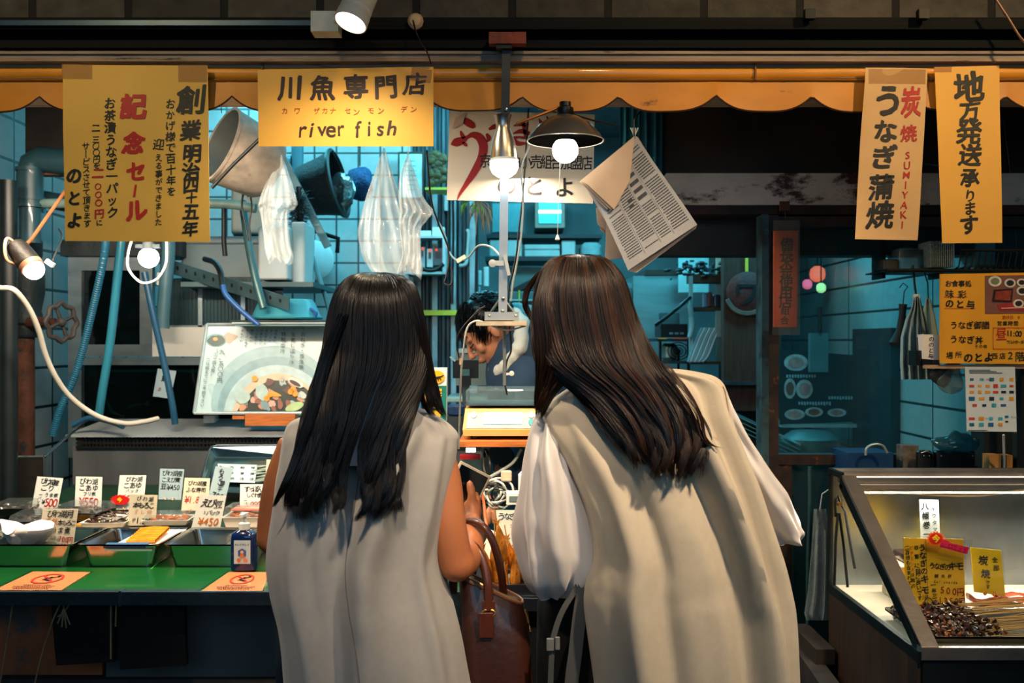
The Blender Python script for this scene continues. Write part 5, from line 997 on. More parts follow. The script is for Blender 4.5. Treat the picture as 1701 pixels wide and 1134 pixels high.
# shelf unit, flowers, folded newspapers, fan, register
t = thing('wooden_shelf', 'narrow dark wooden shelf unit with pale uprights right of the refrigerator', 'shelf', W(1175, 605, 4.4)); wd_ = M('dark_shelf_wood','3a2a1c',.5,var=.3)
for (x0,y0,x1,y1) in ((1148,455,1203,469),(1148,510,1203,516),(1198,455,1204,605),(1148,600,1203,605)): slb(x0,y0,x1,y1,4.4,.12).build('board', wd_, t, smooth=False)
slb(1146,458,1151,600,4.39,.03).build('pale_upright', M('pale_upright','7a9496',.5), t, smooth=False); slb(1190,516,1198,560,4.39,.03).build('pale_upright', M('pale_upright'), t, smooth=False)
bx('jar', 1170, 487, 1184, 510, 4.43, .06, M('blue_jar','1f4f70',.3,coat=.4), 'blue jar on the left of the dark wooden shelf', 'jar'); bx('book', 1176, 485, 1183, 509, 4.42, .01, M('brown_book','5c2c28',.5), 'brown book spine in the dark wooden shelf', 'book'); bx('jar', 1186, 489, 1196, 510, 4.43, .06, M('navy_jar','16324a',.3), 'navy jar on the right of the dark wooden shelf', 'jar')
t = thing('dried_flowers', 'dark bunch of dried flowers on top of the wooden shelf', 'flowers', W(1170, 455, 4.4)); mb = MB(); r_ = random.Random(2)
for k in range(110):
    c = W(r_.gauss(1162,22), r_.gauss(447,6), 4.42+r_.uniform(-.04,.05)); mb.ball(c, r_.uniform(.004,.012), 6, 4, (r_.uniform(.6,1.6),1,.7))
o = mb.build('petals', M('dark_petals','0e1c22',.5,var=.5,col2='1d3a44',thr=.6), t); o['kind'] = 'stuff'
for k in range(8):
    x = 1190 - k*4.2; P_ = wcurve([(x+6,545,4.40),(x-2,560,4.395),(x-14,590,4.39),(x-24+k,601,4.39)], 6)
    mb = MB(); 
    for p in P_: mb.v += [tuple(p), tuple(p+Vector((.0,.10,0)))]
    mb.f = [(2*i,2*i+1,2*i+3,2*i+2) for i in range(len(P_)-1)]; mb2 = MB().tube(P_, .0075, 6)
    solo(mb2, 'folded_newspaper', M('news_edge_%d' % (k%2), ['a9bcbc','5f8f9c'][k%2], .6, var=.15), 'folded newspaper hanging on the rack under the wooden shelf', 'newspaper', 'folded newspapers on the rack')
t = thing('cash_register', 'black cash register on the stand left of the wooden shelf', 'register', W(1115, 560, 4.5)); bp_ = M('register_black','0b1114',.35)
slb(1098,538,1142,560,4.5,.2).build('body', bp_, t, smooth=False); MB().obox(W(1112,533,4.52),(.09,.02,.07),(R(-15),0,0)).build('display', bp_, t, smooth=False)
for k in range(3): slb(1112+9*k,552,1118+9*k,555,4.497,.004).build('key', M('key_grey','6f8a90',.4), t, smooth=False)
t = thing('stand_table', 'dark small table under the cash register', 'table', W(1120, 700, 4.5)); slb(1092,562,1150,567,4.45,.3).build('top', M('dark_table','14262a',.4), t, smooth=False)
for x in (1096,1143): slb(x,567,x+3,1098,4.47,.03).build('leg', black_metal, t, smooth=False)
slb(1092,600,1150,604,4.45,.35).build('lower_shelf', M('dark_table'), t, smooth=False); slb(1094,561,1108,563,4.44,.02).build('yellow_marker', M('yellow_marker','c8a030',.4), t, smooth=False); slb(1118,561,1142,563,4.44,.02).build('red_marker', M('red_marker','c0503c',.4), t, smooth=False)
t = thing('desk_fan', 'dark desk fan cage under the register table', 'fan', W(1128, 600, 4.6)); c = W(1127, 583, 4.6)
for rr in (.02,.035,.05): MB().tube([c + Vector((rr*math.cos(a),0,rr*.8*math.sin(a))) for a in [2*math.pi*k/20 for k in range(21)]], .0025, 5).build('cage_ring', black_metal, t)
MB().tube([c, W(1127, 620, 4.6)], .006, 6).build('stem', black_metal, t); MB().ball(c, .012, 8, 6).build('hub', black_metal, t)
hose('microphone_arm', [(1088,540,4.3),(1105,528,4.3),(1130,508,4.3),(1146,494,4.385)], .008, M('dark_arm','101c20',.3,.5), 'dark jointed arm slanting over the cash register', 'arm'); hose('rolled_cloth', [(1146,505,4.38),(1150,540,4.38),(1146,560,4.38)], .012, M('pale_upright'), 'pale cloth hanging at the left of the wooden shelf', 'cloth')
bx('chrome_pot', 1100, 570, 1128, 599, 4.66, .1, M('pale_pot','7fa5a8',.3,.5), 'pale pot under the register table', 'pot', r=.04)
# red plaque with kana
t = thing('round_plaque', 'dark red round wall plaque with a black kana on the brown planks', 'plaque', W(1240, 520, 4.1)); sh = Sheet(W(1206,450,4.13), W(1272,450,4.13), W(1272,520,4.13), W(1206,520,4.13))
MB().lathe([(.001,0),(.088,.001),(.088,.012),(.080,.018),(.001,.020)], W(1241,486,4.15), (0,-1,0), 30).build('disc', M('dull_red_paint','4a1a18',.6,var=.4,bump=.3), t)
for k in range(34):
    a = math.pi*(1.12 + .76*k/33); 
mb = MB()
for k in range(60):
    a = math.pi*(1.12 + .76*(k%30)/29); rr = .082 + .008*(k//30); mb.ball(W(1241,486,4.128) + Vector((rr*math.cos(a),0,rr*math.sin(a))), .006, 6, 4)
mb.build('fringe', M('grey_fringe','6a6258',.8,var=.5), t); lettering('lettering', Sheet(W(1206,450,4.127), W(1272,450,4.127), W(1272,520,4.127), W(1206,520,4.127)), [TX('ワ',1240,488,0,0,44,.02,jit=.4)], ink, t)
MB().box(tuple(W(1238,455,4.14)), tuple(W(1243,424,4.14)+Vector((0,.004,0)))).build('yellow_strap', M('yellow_strip'), t, smooth=False)
# glass sheets leaning at the low wall
for k in range(4):
    s_ = Sheet(W(1205+2*k,678+7*k,3.5), W(1330,738+7*k,3.3), W(1330,741+7*k,3.2), W(1205,683+7*k,3.2)); solo(MB().grid(s_.P,1,1,.003,(0,0,1)), 'glass_sheet', M('teal_glass_edge','3d8f9a',.15,coat=.5), 'teal edged glass sheet stacked behind the window post', 'glass sheet', 'stacked glass sheets', smooth=False)
# scale on its wooden shelf
t = thing('scale_shelf', 'orange wooden shelf board carrying the scale between the shoppers', 'shelf', W(820, 745, 2.88))
MB().box(tuple(W(762,742,2.80)), (W(1000,0,2.80).x, 3.15, W(0,733,2.80).z)).build('board', wood, t, smooth=False); MB().box((-.088, 2.9, .831), (-.070, 2.94, W(0,742,2.80).z)).build('leg', steel_dark, t, smooth=False); MB().box((.19, 2.9, .831), (.21, 2.94, W(0,742,2.80).z)).build('leg', steel_dark, t, smooth=False)
t = thing('weighing_scale', 'yellow beige shop scale with a display panel on the wooden shelf', 'scale', W(850, 732, 2.9)); sc_ = M('scale_beige','d8a868',.35,var=.04)
zs = W(0,733,2.80).z; xa, xb = W(770,0,2.85).x, W(930,0,2.85).x
for x in (xa+.03, xb-.03): MB().lathe([(.012,0),(.012,.012)], (x, 2.88, zs), (0,0,1), 12).build('foot', black_plastic, t)
MB().loft([[Vector((xa,2.84,zs+.012)),Vector((xb,2.84,zs+.012)),Vector((xb,3.10,zs+.012)),Vector((xa,3.10,zs+.012))],[Vector((xa-.002,2.838,zs+.030)),Vector((xb,2.838,zs+.030)),Vector((xb,3.10,zs+.030)),Vector((xa-.002,3.10,zs+.030))],[Vector((xa+.004,2.875,zs+.088)),Vector((xb-.004,2.875,zs+.088)),Vector((xb-.004,3.09,zs+.092)),Vector((xa+.004,3.09,zs+.092))]]).build('body', sc_, t, ang=20)
fs = Sheet((xa+.012,2.8735,zs+.085),(xb-.012,2.8735,zs+.085),(xb-.008,2.8385,zs+.034),(xa+.008,2.8385,zs+.034)); MB().grid(fs.P,1,1,.002,fs.n).build('face_panel', M('grey_face','8fa3a8',.35), t, smooth=False)
l2 = Sheet(*[fs.uv(u,v,.002) for u,v in ((.18,.16),(.62,.16),(.62,.80),(.18,.80))]); MB().grid(l2.P,1,1,.001,l2.n).build('display', M('lcd_screen','9fc4cc',.2,emit='a8dce4',es=.25), t, smooth=False)
for (u,v,c_) in ((.07,.3,'e8e0dc'),(.72,.3,'e2d4cc'),(.72,.7,'1f8fa0')): MB().prism([fs.uv(u+.032*math.cos(a), v+.17*math.sin(a), .003) for a in [2*math.pi*k/16 for k in range(16)]], (0,.0005,0)).build('sticker', M('st_'+c_,c_,.4), t, smooth=False)
MB().box((xa+.004,2.87,zs+.096),(xb-.004,3.09,zs+.100)).build('plate', steel, t, smooth=False); MB().bevbox(((xa+xb)/2,2.98,zs+.122),(xb-xa-.01,.21,.042),.012).build('clear_cover', thin_glass('scale_cover','d8e8e8',.5,.04,.16,'c0d4d4'), t)
# parcel delivery sign box
t = thing('delivery_sign', 'upright green and white parcel delivery sign box between the shoppers', 'sign', W(722, 700, 3.0)); s_ = Sheet(W(708,611,3.0), W(742,611,3.0), W(741,700,3.0), W(704,700,3.0))
MB().grid(s_.P,1,1,.05,s_.n).build('box', M('sign_white','d2d6d0',.4), t, smooth=False)
def q_(u0,v0,u1,v1,l=.002): return [s_.uv(u0,v0,l),s_.uv(u1,v0,l),s_.uv(u1,v1,l),s_.uv(u0,v1,l)]
MB().prism(q_(.0,.33,1,1), (0,.0004,0)).build('green_field', M('sign_green','0f6a60',.4), t, smooth=False); MB().prism(q_(.0,.33,.14,1,.003), (0,.0004,0)).build('yellow_edge', M('sign_yellow','e8a818',.4), t, smooth=False)
MB().prism([s_.uv(.52+.38*math.cos(a), .17+.125*math.sin(a), .003) for a in [2*math.pi*k/28 for k in range(28)]], (0,.0004,0)).build('oval', M('sign_yellow'), t, smooth=False)
mb = MB(); u = lambda *p: [s_.uv(a, b, .0045) for a, b in p]
for poly in (((.30,.15),(.42,.165),(.60,.155),(.72,.15),(.70,.19),(.58,.205),(.42,.205),(.30,.19)), ((.24,.10),(.27,.125),(.32,.125),(.36,.10),(.37,.16),(.32,.19),(.26,.18),(.22,.15)), ((.69,.155),(.80,.135),(.86,.12),(.84,.15),(.72,.18)), ((.30,.185),(.35,.19),(.31,.24),(.27,.24)), ((.42,.20),(.46,.20),(.44,.245),(.40,.245)), ((.58,.20),(.62,.20),(.63,.245),(.59,.245)), ((.66,.18),(.71,.18),(.76,.235),(.72,.24))): mb.prism(u(*poly), (0,.0004,0))
mb.build('cat_emblem', ink, t, smooth=False); lettering('lettering', s_, [TX('宅急便',.56,.46,.54,.88,.030,.035,jit=.3)], M('sign_yellow'), t, uvmode=True, wob=.01, lift=.004)
# terminal and dark things behind the clerk
t = thing('screen_terminal', 'old beige screen terminal behind the clerk face', 'terminal', W(790, 630, 3.75)); slb(757,583,815,640,3.75,.15).build('case', M('old_beige','6f7a74',.5,var=.1), t, smooth=False); slb(762,579,818,586,3.74,.16).build('top', M('pale_beige','9fb0ac',.5), t, smooth=False)
t = thing('card_reader', 'small black card reader mount in front of the terminal', 'card reader', W(775, 690, 3.2)); slb(752,598,795,628,3.2,.01).build('plate', M('reader_black','0a0e10',.3), t, smooth=False); slb(763,612,782,640,3.19,.03).build('body', M('reader_black'), t, smooth=False); slb(768,640,780,735,3.21,.02).build('post', steel_dark, t, smooth=False); slb(765,613,780,624,3.188,.003).build('screen', M('reader_screen','28484e',.2), t, smooth=False)
bx('counter_slab', 740, 660, 1040, 668, 3.55, .3, M('teal_counter','6f9698',.4), 'pale teal worktop behind the scale', 'worktop'); bx('blue_glove', 742, 672, 770, 692, 3.1, .05, M('blue_glove','0f3560',.6,bump=.5), 'dark blue folded glove beside the delivery sign', 'glove', r=.02)
solo(slb(700,690,768,735,3.2,.02), 'steel_backplate', steel_dark, 'dull steel plate under the delivery sign', 'plate', smooth=False)
# wires in front of the scale
hose('white_wire', [(874,541,2.33),(840,548,2.33),(806,536,2.33),(790,533,2.33),(776,545,2.34),(770,580,2.36),(766,620,2.40),(764,680,2.5),(762,745,2.6)], .0022, cable_white, 'white wire bending off the shelf plate and down left of the scale', 'wire')
solo(MB().obox(W(765,600,2.39),(.006,.006,.016)), 'wire_joint', M('tan_joint','c09a6a',.5), 'tan joint on the white wire left of the clerk', 'connector'); solo(MB().obox(W(752,596,2.39),(.016,.004,.004),(0,R(40),0)), 'blue_tag', M('pale_blue_tag','8fb8c4',.4), 'pale blue tag on the wire left of the clerk', 'tag')
hose('black_wire', [(766,612,2.40),(760,560,2.38),(790,520,2.36),(806,508,2.35)], .0018, cable_black, 'thin black wire crossing behind the white wire', 'wire')
hose('black_wire', [(846,541,2.45),(849,580,2.5),(842,600,2.55),(838,630,2.6),(842,655,2.65)], .0024, cable_black, 'black wire hanging in front of the clerk collar', 'wire')
t = thing('wire_clip', 'white round wire clip in front of the clerk apron', 'clip', W(843, 620, 2.56)); MB().lathe([(.003,0),(.0065,.001),(.0065,.008),(.003,.009)], W(850,620,2.55), (0,-1,0), 14).build('ring', white_plastic, t); MB().obox(W(842,621,2.56),(.014,.006,.006)).build('arm', white_plastic, t); MB().obox(W(838,624,2.57),(.006,.006,.026)).build('jaw', M('tan_joint'), t)
# second counter: skewered heads, price sheet, cables
t = thing('side_counter', 'steel side counter between the two shoppers', 'counter', (.08, 2.7, 0)); MB().box((-.095, 2.40, .80), (.42, 3.0, .83)).build('top', steel_dark, t, smooth=False); MB().box((-.09, 2.45, 0), (.41, 2.95, .799)).build('body', M('under_dark'), t, smooth=False)
M('teal_metal','2a4c52',.4,.4)
gm = M('grilled_head','c47c28',.35,var=.5,scale=45,coat=.4,col2='4a2408',thr=.60,bump=.3)
r_ = random.Random(21)
hd = [(808,940),(822,925),(836,948),(846,920),(856,952),(866,938),(850,972),(868,965),(838,975),(824,962),(812,975),(860,912),(832,900),(872,990)]
for k,(x,y) in enumerate(hd):
    c = W(x, y, 2.44 + .015*(k%4)); t = thing('grilled_fish', 'golden grilled fish piled upright on skewers between the shoppers', 'fish', c, 'grilled fish on skewers'); tl = Vector((r_.uniform(-.3,.3), r_.uniform(-.1,.2), 1)).normalized(); h = r_.uniform(.055,.08)
    a = c - tl*h*.6; pts = [a, a+tl*h*.35, a+tl*h*.7, a+tl*h*.95, a+tl*h*1.15]; MB().tube(pts, [.010,.020,.018,.012,.005], 10, flat=.7).build('body', gm, t)
    e = pts[-1]; MB().prism([e-tl*.004, e+tl*.018+Vector((.010,0,0)), e+tl*.010, e+tl*.018-Vector((.010,0,0))], (0,.003,0)).build('tail', gm, t, smooth=False)
    MB().tube([a-tl*.05, a+tl*(h+.05)], .0015, 5).build('skewer', M('bamboo','c09a5c',.6), t)
solo(MB().box((-.06, 2.415, .832), (.09, 2.53, .86)), 'skewer_tray', steel, 'steel tray under the grilled fish on skewers', 'tray', smooth=False)
card('price_sheet', 'white liver price sheet in a clear pocket behind the grilled fish', 'price sheet', (824,847), (885,847), (885,927), (829,927), 2.62, white_card, [(M('navy_pen','14406a',.5), [TX('うなぎの',.14,.13,.62,.13,.021,.016), TX('しょうが',.28,.55,.80,.56,.018,.014)]), (M('pink_pen'), [TX('キモ',.45,.33,.62,.33,.018,.004), TX('¥550',.25,.78,.8,.78,.024,.004)])])
solo(MB().prism([W(803,905,2.6),W(816,880,2.6),W(826,885,2.6),W(824,930,2.6),W(801,930,2.6)], (0,.004,0)), 'paper_wrapper', white_card, 'white paper wrapper left of the liver price sheet', 'wrapper', smooth=False)
r_ = random.Random(9)
for k in range(14):
    cx_, cy_ = 826+r_.uniform(-14,14), 822+r_.uniform(-10,10); rx_, ry_ = r_.uniform(14,32), r_.uniform(8,22); ph = r_.uniform(0,6)
    hose('coiled_cable', [(cx_+rx_*math.cos(a+ph), cy_+ry_*math.sin(a+ph), 2.78+.02*math.sin(a*2+k)) for a in [i*.6 for i in range(11)]], .0030, [cable_white, M('grey_wire'), cable_black][k%3], ['white cable coiled in the tangle above the liver price sheet','grey cable coiled in the tangle above the liver price sheet','black cable coiled in the tangle above the liver price sheet'][k%3], 'cable', group=['white coiled cables','grey coiled cables','black coiled cables'][k%3])
hose('black_cable', [(806,746,2.86),(803,765,2.84),(806,785,2.82),(812,792,2.82),(814,770,2.82),(808,748,2.85)], .005, cable_black, 'thick black cable bundle hanging under the scale shelf', 'cable')
hose('grey_hose', [(866,746,2.85),(852,768,2.84),(830,783,2.82),(814,792,2.8)], .0045, M('grey_wire'), 'pale grey hose curving under the scale shelf', 'hose')
bx('plug_adapter', 832, 782, 850, 800, 2.76, .02, M('beige_plug','c2b49c',.5), 'beige plug adapter on top of the cable tangle', 'plug'); bx('white_cup', 861, 786, 884, 822, 2.72, .06, white_plastic, 'white plastic tub beside the white sleeve', 'tub', r=.02)
t = thing('timer_box', 'small white timer with grey display under the white tub', 'timer', W(857, 836, 2.68)); slb(841,820,884,838,2.68,.06).build('case', white_plastic, t, smooth=False); slb(846,824,861,833,2.677,.004).build('display', M('timer_grey','5f7478',.3), t, smooth=False)
t = thing('red_light_box', 'red edged lit box beneath the left end of the scale shelf', 'box', W(782, 780, 2.9)); slb(764,757,797,763,2.86,.05).build('red_edge', M('red_edge','b8202c',.4), t, smooth=False); slb(774,744,790,751,2.85,.01).build('light', M('lit_white','ffffff',.3,emit='f4ffff',es=3), t, smooth=False); slb(764,763,800,800,2.90,.05).build('body', M('pale_pot'), t, smooth=False)
hose('orange_rods', [(795,800,2.7),(803,830,2.7),(806,860,2.68),(810,885,2.66),(812,950,2.66)], .004, M('orange_rod','c8643c',.5), 'orange stick standing left of the liver price sheet', 'stick')
# ================================================================ RIGHT SIDE: NEWSPAPERS, PLAQUE, WINDOW THINGS
newsm = M('newsprint', '9a9da3', .8, var=.08, scale=12, bump=.1); newsw = M('newsprint_warm', 'a8917c', .8, var=.1, scale=12)
t = thing('newspaper_bundle', 'bundle of old newspapers hung by a corner from the awning', 'newspapers', W(1055, 226, 2.42))
def page(q, d, mat, nm='page', th=.0015, dd=0): s_ = Sheet(*[W(x, y, d+dd*i) for i, (x, y) in enumerate(q)], warp=.012, seed=d*40); MB().grid(s_.P, 24, 24, th, s_.n).build(nm, mat, t); return s_
main = [(1056,226),(1158,373),(1043,449),(976,300)]
for k in range(7): page([(1056+.5*k,227),(1158-.5*k,373+1.2*k),(1044+2.2*k,450+.5*k),(976-1.5*k,302)], 2.430+.004*k, [newsm, newsw][k%2])
for k in range(3): page([(1054,226),(1040+3*k,300),(1008+6*k,348),(962+4*k,302)], 2.418-.004*k, newsw, th=.001)
for k in range(3): page([(1010,300),(1060,330),(1050-3*k,427+2*k),(1005+2*k,432-3*k)], 2.470+.004*k, newsw)
for k in range(2): page([(990,345),(1020,340),(1052,420),(992+5*k,372+10*k)], 2.490+.004*k, newsw)
s_ = page(main, 2.424, newsm, 'front_page')
mb = MB(); r_ = random.Random(5); nrow = 34
def nq(u0, v0, u1, v1): mb.prism([s_.uv(u0,v0,.0013), s_.uv(u1,v0,.0013), s_.uv(u1,v1,.0013), s_.uv(u0,v1,.0013)], (0,.0001,0))
for i in range(nrow):
    u = .07 + .86*i/nrow
    for (v0, v1) in ((.05,.27),(.31,.47),(.50,.70),(.74,.94)):
        if r_.random() < .05 or (v0 == .31 and .15 < u < .55): continue
        v = v0
        while v < v1 - .012: L_ = r_.uniform(.012,.035); nq(u, v, u+.010, min(v+L_, v1)); v += L_ + .006
for k in range(5): nq(.16+.075*k, .32, .195+.075*k, .46)
for v in (.29,.485,.72): nq(.05, v, .95, v+.003)
nq(.42,.53,.45,.60); nq(.48,.55,.51,.62)
o = mb.build('print', M('news_ink', '3a3f48', .8), t, smooth=False); o['kind'] = 'stuff'
for dx in (-6, -2, 3, 7): MB().tube([W(1053+dx, 212, 2.42), W(1054, 226, 2.424), W(1055+dx*.5, 234, 2.425)], .0016, 5).build('string', cable_white, t)
MB().tube([W(1054,230,2.42), W(1053,200,2.42), W(1064,184,2.44), W(1050,160,2.46), W(1050,105,2.55)], .002, 5).build('cord', cable_black, t)
for x0, x1, y1, c_, l in ((1030,1060,320,'2f8090','teal curtain strip hanging behind the newspapers, left one'),(1062,1100,330,'236070','teal curtain strip hanging behind the newspapers, right one')):
    a = W(x0,y1,2.98); b = W(x1,150,2.98); solo(MB().grid(lambda u,v: Vector((a.x+(b.x-a.x)*u, 2.98+.012*math.sin(u*16), a.z+(b.z-a.z)*v)), 24, 2, .002), 'curtain_strip', M('curtain_'+c_, c_, .5, var=.2, stretch=(12,12,.6)), l, 'curtain')
# charcoal plaque in a plastic sleeve
t = thing('charcoal_plaque', 'orange lacquer plaque with black column of characters in a clear sleeve', 'plaque', W(1306, 362, 2.90)); s_ = Sheet(W(1286,383,2.89), W(1326,383,2.89), W(1324,543,2.89), W(1286,543,2.89))
MB().grid(s_.P, 2, 2, .012, s_.n).build('board', M('orange_lacquer', 'd85a1c', .35, var=.25, scale=8, coat=.5), t, smooth=False)
lettering('lettering', s_, [TX('備長木炭使用店',1307,406,1305,501,23,.025,jit=.4), TX('組合',1304,516,1303,532,15,.02,jit=.4)], M('faded_ink','1a0c08',.6), t)
ss = Sheet(*[s_.hit(x,y,.006) for x,y in ((1284,366),(1328,366),(1328,556),(1282,556))], warp=.006, seed=4); MB().grid(ss.P, 16, 40, .0005, ss.n).build('sleeve', thin_glass('crinkled_sleeve','f0ece4',.9,.12,.06), t)
MB().box(tuple(W(1296,350,2.9)), tuple(W(1312,334,2.9)+Vector((0,.01,0)))).build('nail_plate', rust, t, smooth=False); MB().tube([W(1304,350,2.9), W(1306,368,2.9)], .0015, 5).build('wire', black_metal, t)
# lantern reflections in the window glass, built as glowing lanterns behind it
for (x,y,r,c_,l) in ((1352,424,12,'e8d8a0','glowing stand-in for a reflected cream lantern, upper left behind the window'),(1381,423,14,'e04a40','glowing stand-in for a reflected red lantern, upper right behind the window'),(1358,455,13,'e8604a','glowing stand-in for a reflected red lantern in the middle behind the window'),(1364,478,8,'a8d890','stand-in for a small reflected greenish lantern, lowest behind the window'),(1341,472,8,'e05a78','stand-in for a small reflected pink lantern at the left of the group')):
    d_ = 4.1 + .045*(r*7 % 17); t = thing('lantern_reflection', l, 'lantern', W(x, y+r, d_))
    MB().lathe([(.5*r*d_/F*.8,-1.0*r*d_/F),(r*d_/F*.9,-.6*r*d_/F),(r*d_/F,0),(r*d_/F*.9,.6*r*d_/F),(.4*r*d_/F,1.0*r*d_/F)], W(x,y,d_), (0,0,1), 18).build('paper', M('lantern_'+c_, c_, .6, emit=c_, es=1.5), t)
    MB().tube([W(x,y-r,d_), W(x,y-r-6,d_), (W(x,0,d_).x, d_, 2.6)], .003, 5).build('cord', cable_black, t); MB().lathe([(.4*r*d_/F,0),(.4*r*d_/F,.008)], W(x,y-r,d_), (0,0,1), 12).build('cap', black_plastic, t)
# dish pictures reflected in the window glass, built as a board inside
t = thing('dish_reflection_board', 'dark board standing in for reflected dish pictures inside the window', 'menu board', W(1352, 700, 4.0)); s_ = Sheet(W(1296,580,4.0), W(1424,590,4.0), W(1424,700,4.0), W(1296,705,4.0)); MB().grid(s_.P,1,1,.01,s_.n).build('board', M('board_dark','0d2024',.4), t, smooth=False)
for k,(x,y,rx,ry) in enumerate(((1322,602,20,14),(1312,645,10,17),(1336,646,14,16),(1320,688,17,9),(1352,684,15,8),(1390,685,16,7))):
    def dd(f, c_, lf, nm): MB().prism([s_.hit(x+rx*f*math.cos(a), y+ry*f*math.sin(a), lf) for a in [2*math.pi*j/18 for j in range(18)]], (0,.0004,0)).build(nm, M('dish_'+c_, c_, .5, var=.35, scale=30), t, smooth=False)
    dd(1,'a9b4b4',.002,'plate_print'); dd(.66,['b0847c','7a4a3a','a8807c'][k%3],.003,'food_print')
r_ = random.Random(7); mb = MB()
for (x0,y0,n_) in ((1306,622,11),(1326,667,12),(1376,658,9)):
    for k in range(n_): x = x0+4.6*k; mb.prism([s_.hit(a,b,.002) for a,b in ((x,y0),(x+3,y0),(x+3,y0+r_.uniform(4,7)),(x,y0+5))], (0,.0004,0))
mb.build('caption_print', M('caption_pale','8fb4bc',.5), t, smooth=False); s2 = s_
MB().box(tuple(W(1300,710,4.0)), tuple(W(1424,704,4.0)+Vector((0,.25,0)))).build('ledge', M('pale_rail'), t, smooth=False)
MB().box(tuple(W(1340,900,4.05)), tuple(W(1350,705,4.05)+Vector((0,.02,0)))).build('leg', black_metal, t, smooth=False)
t = thing('hanging_pouch', 'grey square pouch hanging on the tiled side wall', 'pouch', W(1360, 620, 3.9)); slb(1346,553,1376,618,3.95,.03).build('pouch', M('grey_teal_pouch','4a6a6c',.6), t, smooth=False); MB().tube([W(1362,510,3.95),W(1362,552,3.95)], .008, 6).build('handle', black_metal, t); 
solo(MB().lathe([(.09,0),(.10,.3),(.105,1.07),(.098,1.12),(.06,1.145),(.001,1.15)], (W(1345,0,3.4).x, 3.4, 0), (0,0,1), 28), 'barrel', M('dark_teal_rim','1c4248',.4,var=.2), 'dark rounded barrel top behind the window sill', 'barrel')
solo(MB().box((.62,3.18,0),(.90,3.52,1.06)), 'low_bench', M('bench_dark','141c1e',.5), 'dark low bench carrying the stacked glass sheets', 'bench', smooth=False)
# hanging aprons and tools
hk = M('white_apron', '9fb4b4', .7, var=.06, bump=.1)
def hang(name, pts, d, mat, label, cat, depth=.02):
    t = thing(name, label, cat, W(*pts[0], d)); MB().prism([W(x,y,d) for x,y in pts], (0,depth,0)).build('body', mat, t, smooth=False); return t
t = thing('white_apron', 'white apron hanging by its strap from the wire rack', 'apron', W(1522, 488, 2.9)); rg = []
for (y,xl,xr) in ((492,1517,1528),(510,1514,1532),(530,1504,1538),(560,1496,1545),(600,1495,1550),(630,1497,1552)):
    rg.append([W(xl+(xr-xl)*(k/24), y, 2.9 - .018*math.sin(k*1.1+y*.01) - (.015 if 4<k<20 else 0)) for k in range(25)] + [W(xr-(xr-xl)*(k/24), y, 2.94) for k in range(25)])
MB().loft(rg).build('cloth', hk, t, ang=70); MB().tube([W(1522,492,2.9), W(1519,470,2.9), W(1517,440,2.9)], .003, 6).build('strap', cable_black, t)
MB().lathe([(.002,0),(.009,.002),(.011,.012),(.009,.02)], W(1522,500,2.89), (0,0,1), 10).build('clip', M('pale_clip','a8b8b8',.4), t); slb(1506,610,1514,616,2.885,.003).build('small_label', M('label_navy','1c3c50',.5), t, smooth=False)
t = thing('white_apron', 'second white bag hanging right of the apron, behind the card holder', 'bag', W(1545, 500, 2.98)); rg = []
for (y,xl,xr) in ((495,1538,1545),(520,1532,1552),(560,1528,1560),(625,1530,1562)): rg.append([W(xl+(xr-xl)*(k/12), y, 2.96-.01*math.sin(k)) for k in range(13)] + [W(xr-(xr-xl)*(k/12), y, 2.98) for k in range(13)])
MB().loft(rg).build('cloth', hk, t, ang=70); MB().tube([W(1542,496,2.95), W(1541,470,2.95), W(1532,440,2.95)], .002, 6).build('strap', cable_black, t)
t = thing('black_brush', 'black flared brush hanging from a wire hook left of the apron', 'brush', W(1500, 565, 2.95))
MB().lathe([(.012,.0),(.010,-.03),(.012,-.05),(.016,-.08),(.034,-.115),(.030,-.125),(.001,-.12)], W(1500,505,2.95), (.06,0,1), 16).build('body', M('brush_black','0a1012',.6), t)
MB().tube([W(1500,505,2.95), W(1502,484,2.95), W(1508,476,2.95), W(1500,470,2.95), W(1494,478,2.95)], .0015, 6).build('hook', black_metal, t)
# wire rack with stacked clear trays
t = thing('wire_rack', 'black wire rack under the awning at the right, above the menu board', 'rack', W(1600, 455, 2.9))
mb = MB(); za, zb = W(0,450,2.9).z, W(0,418,2.9).z; xa, xb = W(1468,0,2.9).x, 1.72
MB().tube([(xa,2.88,za),(xb,2.88,za)], .006, 6).build('bottom_bar', black_metal, t); MB().tube([(W(1590,0,2.88).x,2.86,zb),(xb,2.86,zb)], .004, 6).build('top_bar', black_metal, t)
for k in range(20): x = W(1592,0,2.88).x + .018*k; MB().tube([(x,2.86,zb),(x-.006,2.865,za+.01),(x,2.93,za)], .0022, 5).build('wire', black_metal, t)
MB().box((xa,2.88,za-.002),(xb,3.05,za+.002)).build('shelf', black_metal, t, smooth=False); 
for x in (1466, 1562): MB().box(tuple(W(x,462,2.96)), tuple(W(x+5,300,2.96)+Vector((0,.09,0)))).build('upright', black_metal, t, smooth=False)
for k in range(12): MB().bevbox(W(1536+3.4*k, 424, 2.91), (.004, .09, .075), .0015).build('tray', thin_glass('stacked_tray','d8e4e4',.5,.1,.30,'b8c8c8'), thing('clear_tray', 'clear plastic tray standing in the stack on the wire rack', 'tray', W(1536+3.4*k, 446, 2.91), 'clear trays on the wire rack'), smooth=False)
bx('tray_bundle', 1494, 412, 1530, 448, 2.91, .1, thin_glass('wrapped_bundle','b8c8c8',.5,.15,.35,'7f9496'), 'wrapped bundle of plastic trays at the left of the rack', 'trays', r=.01); bx('dark_parcel', 1468, 430, 1495, 449, 2.91, .1, M('dark_parcel','1a2224',.6), 'dark small parcel at the left end of the rack', 'parcel', r=.01)
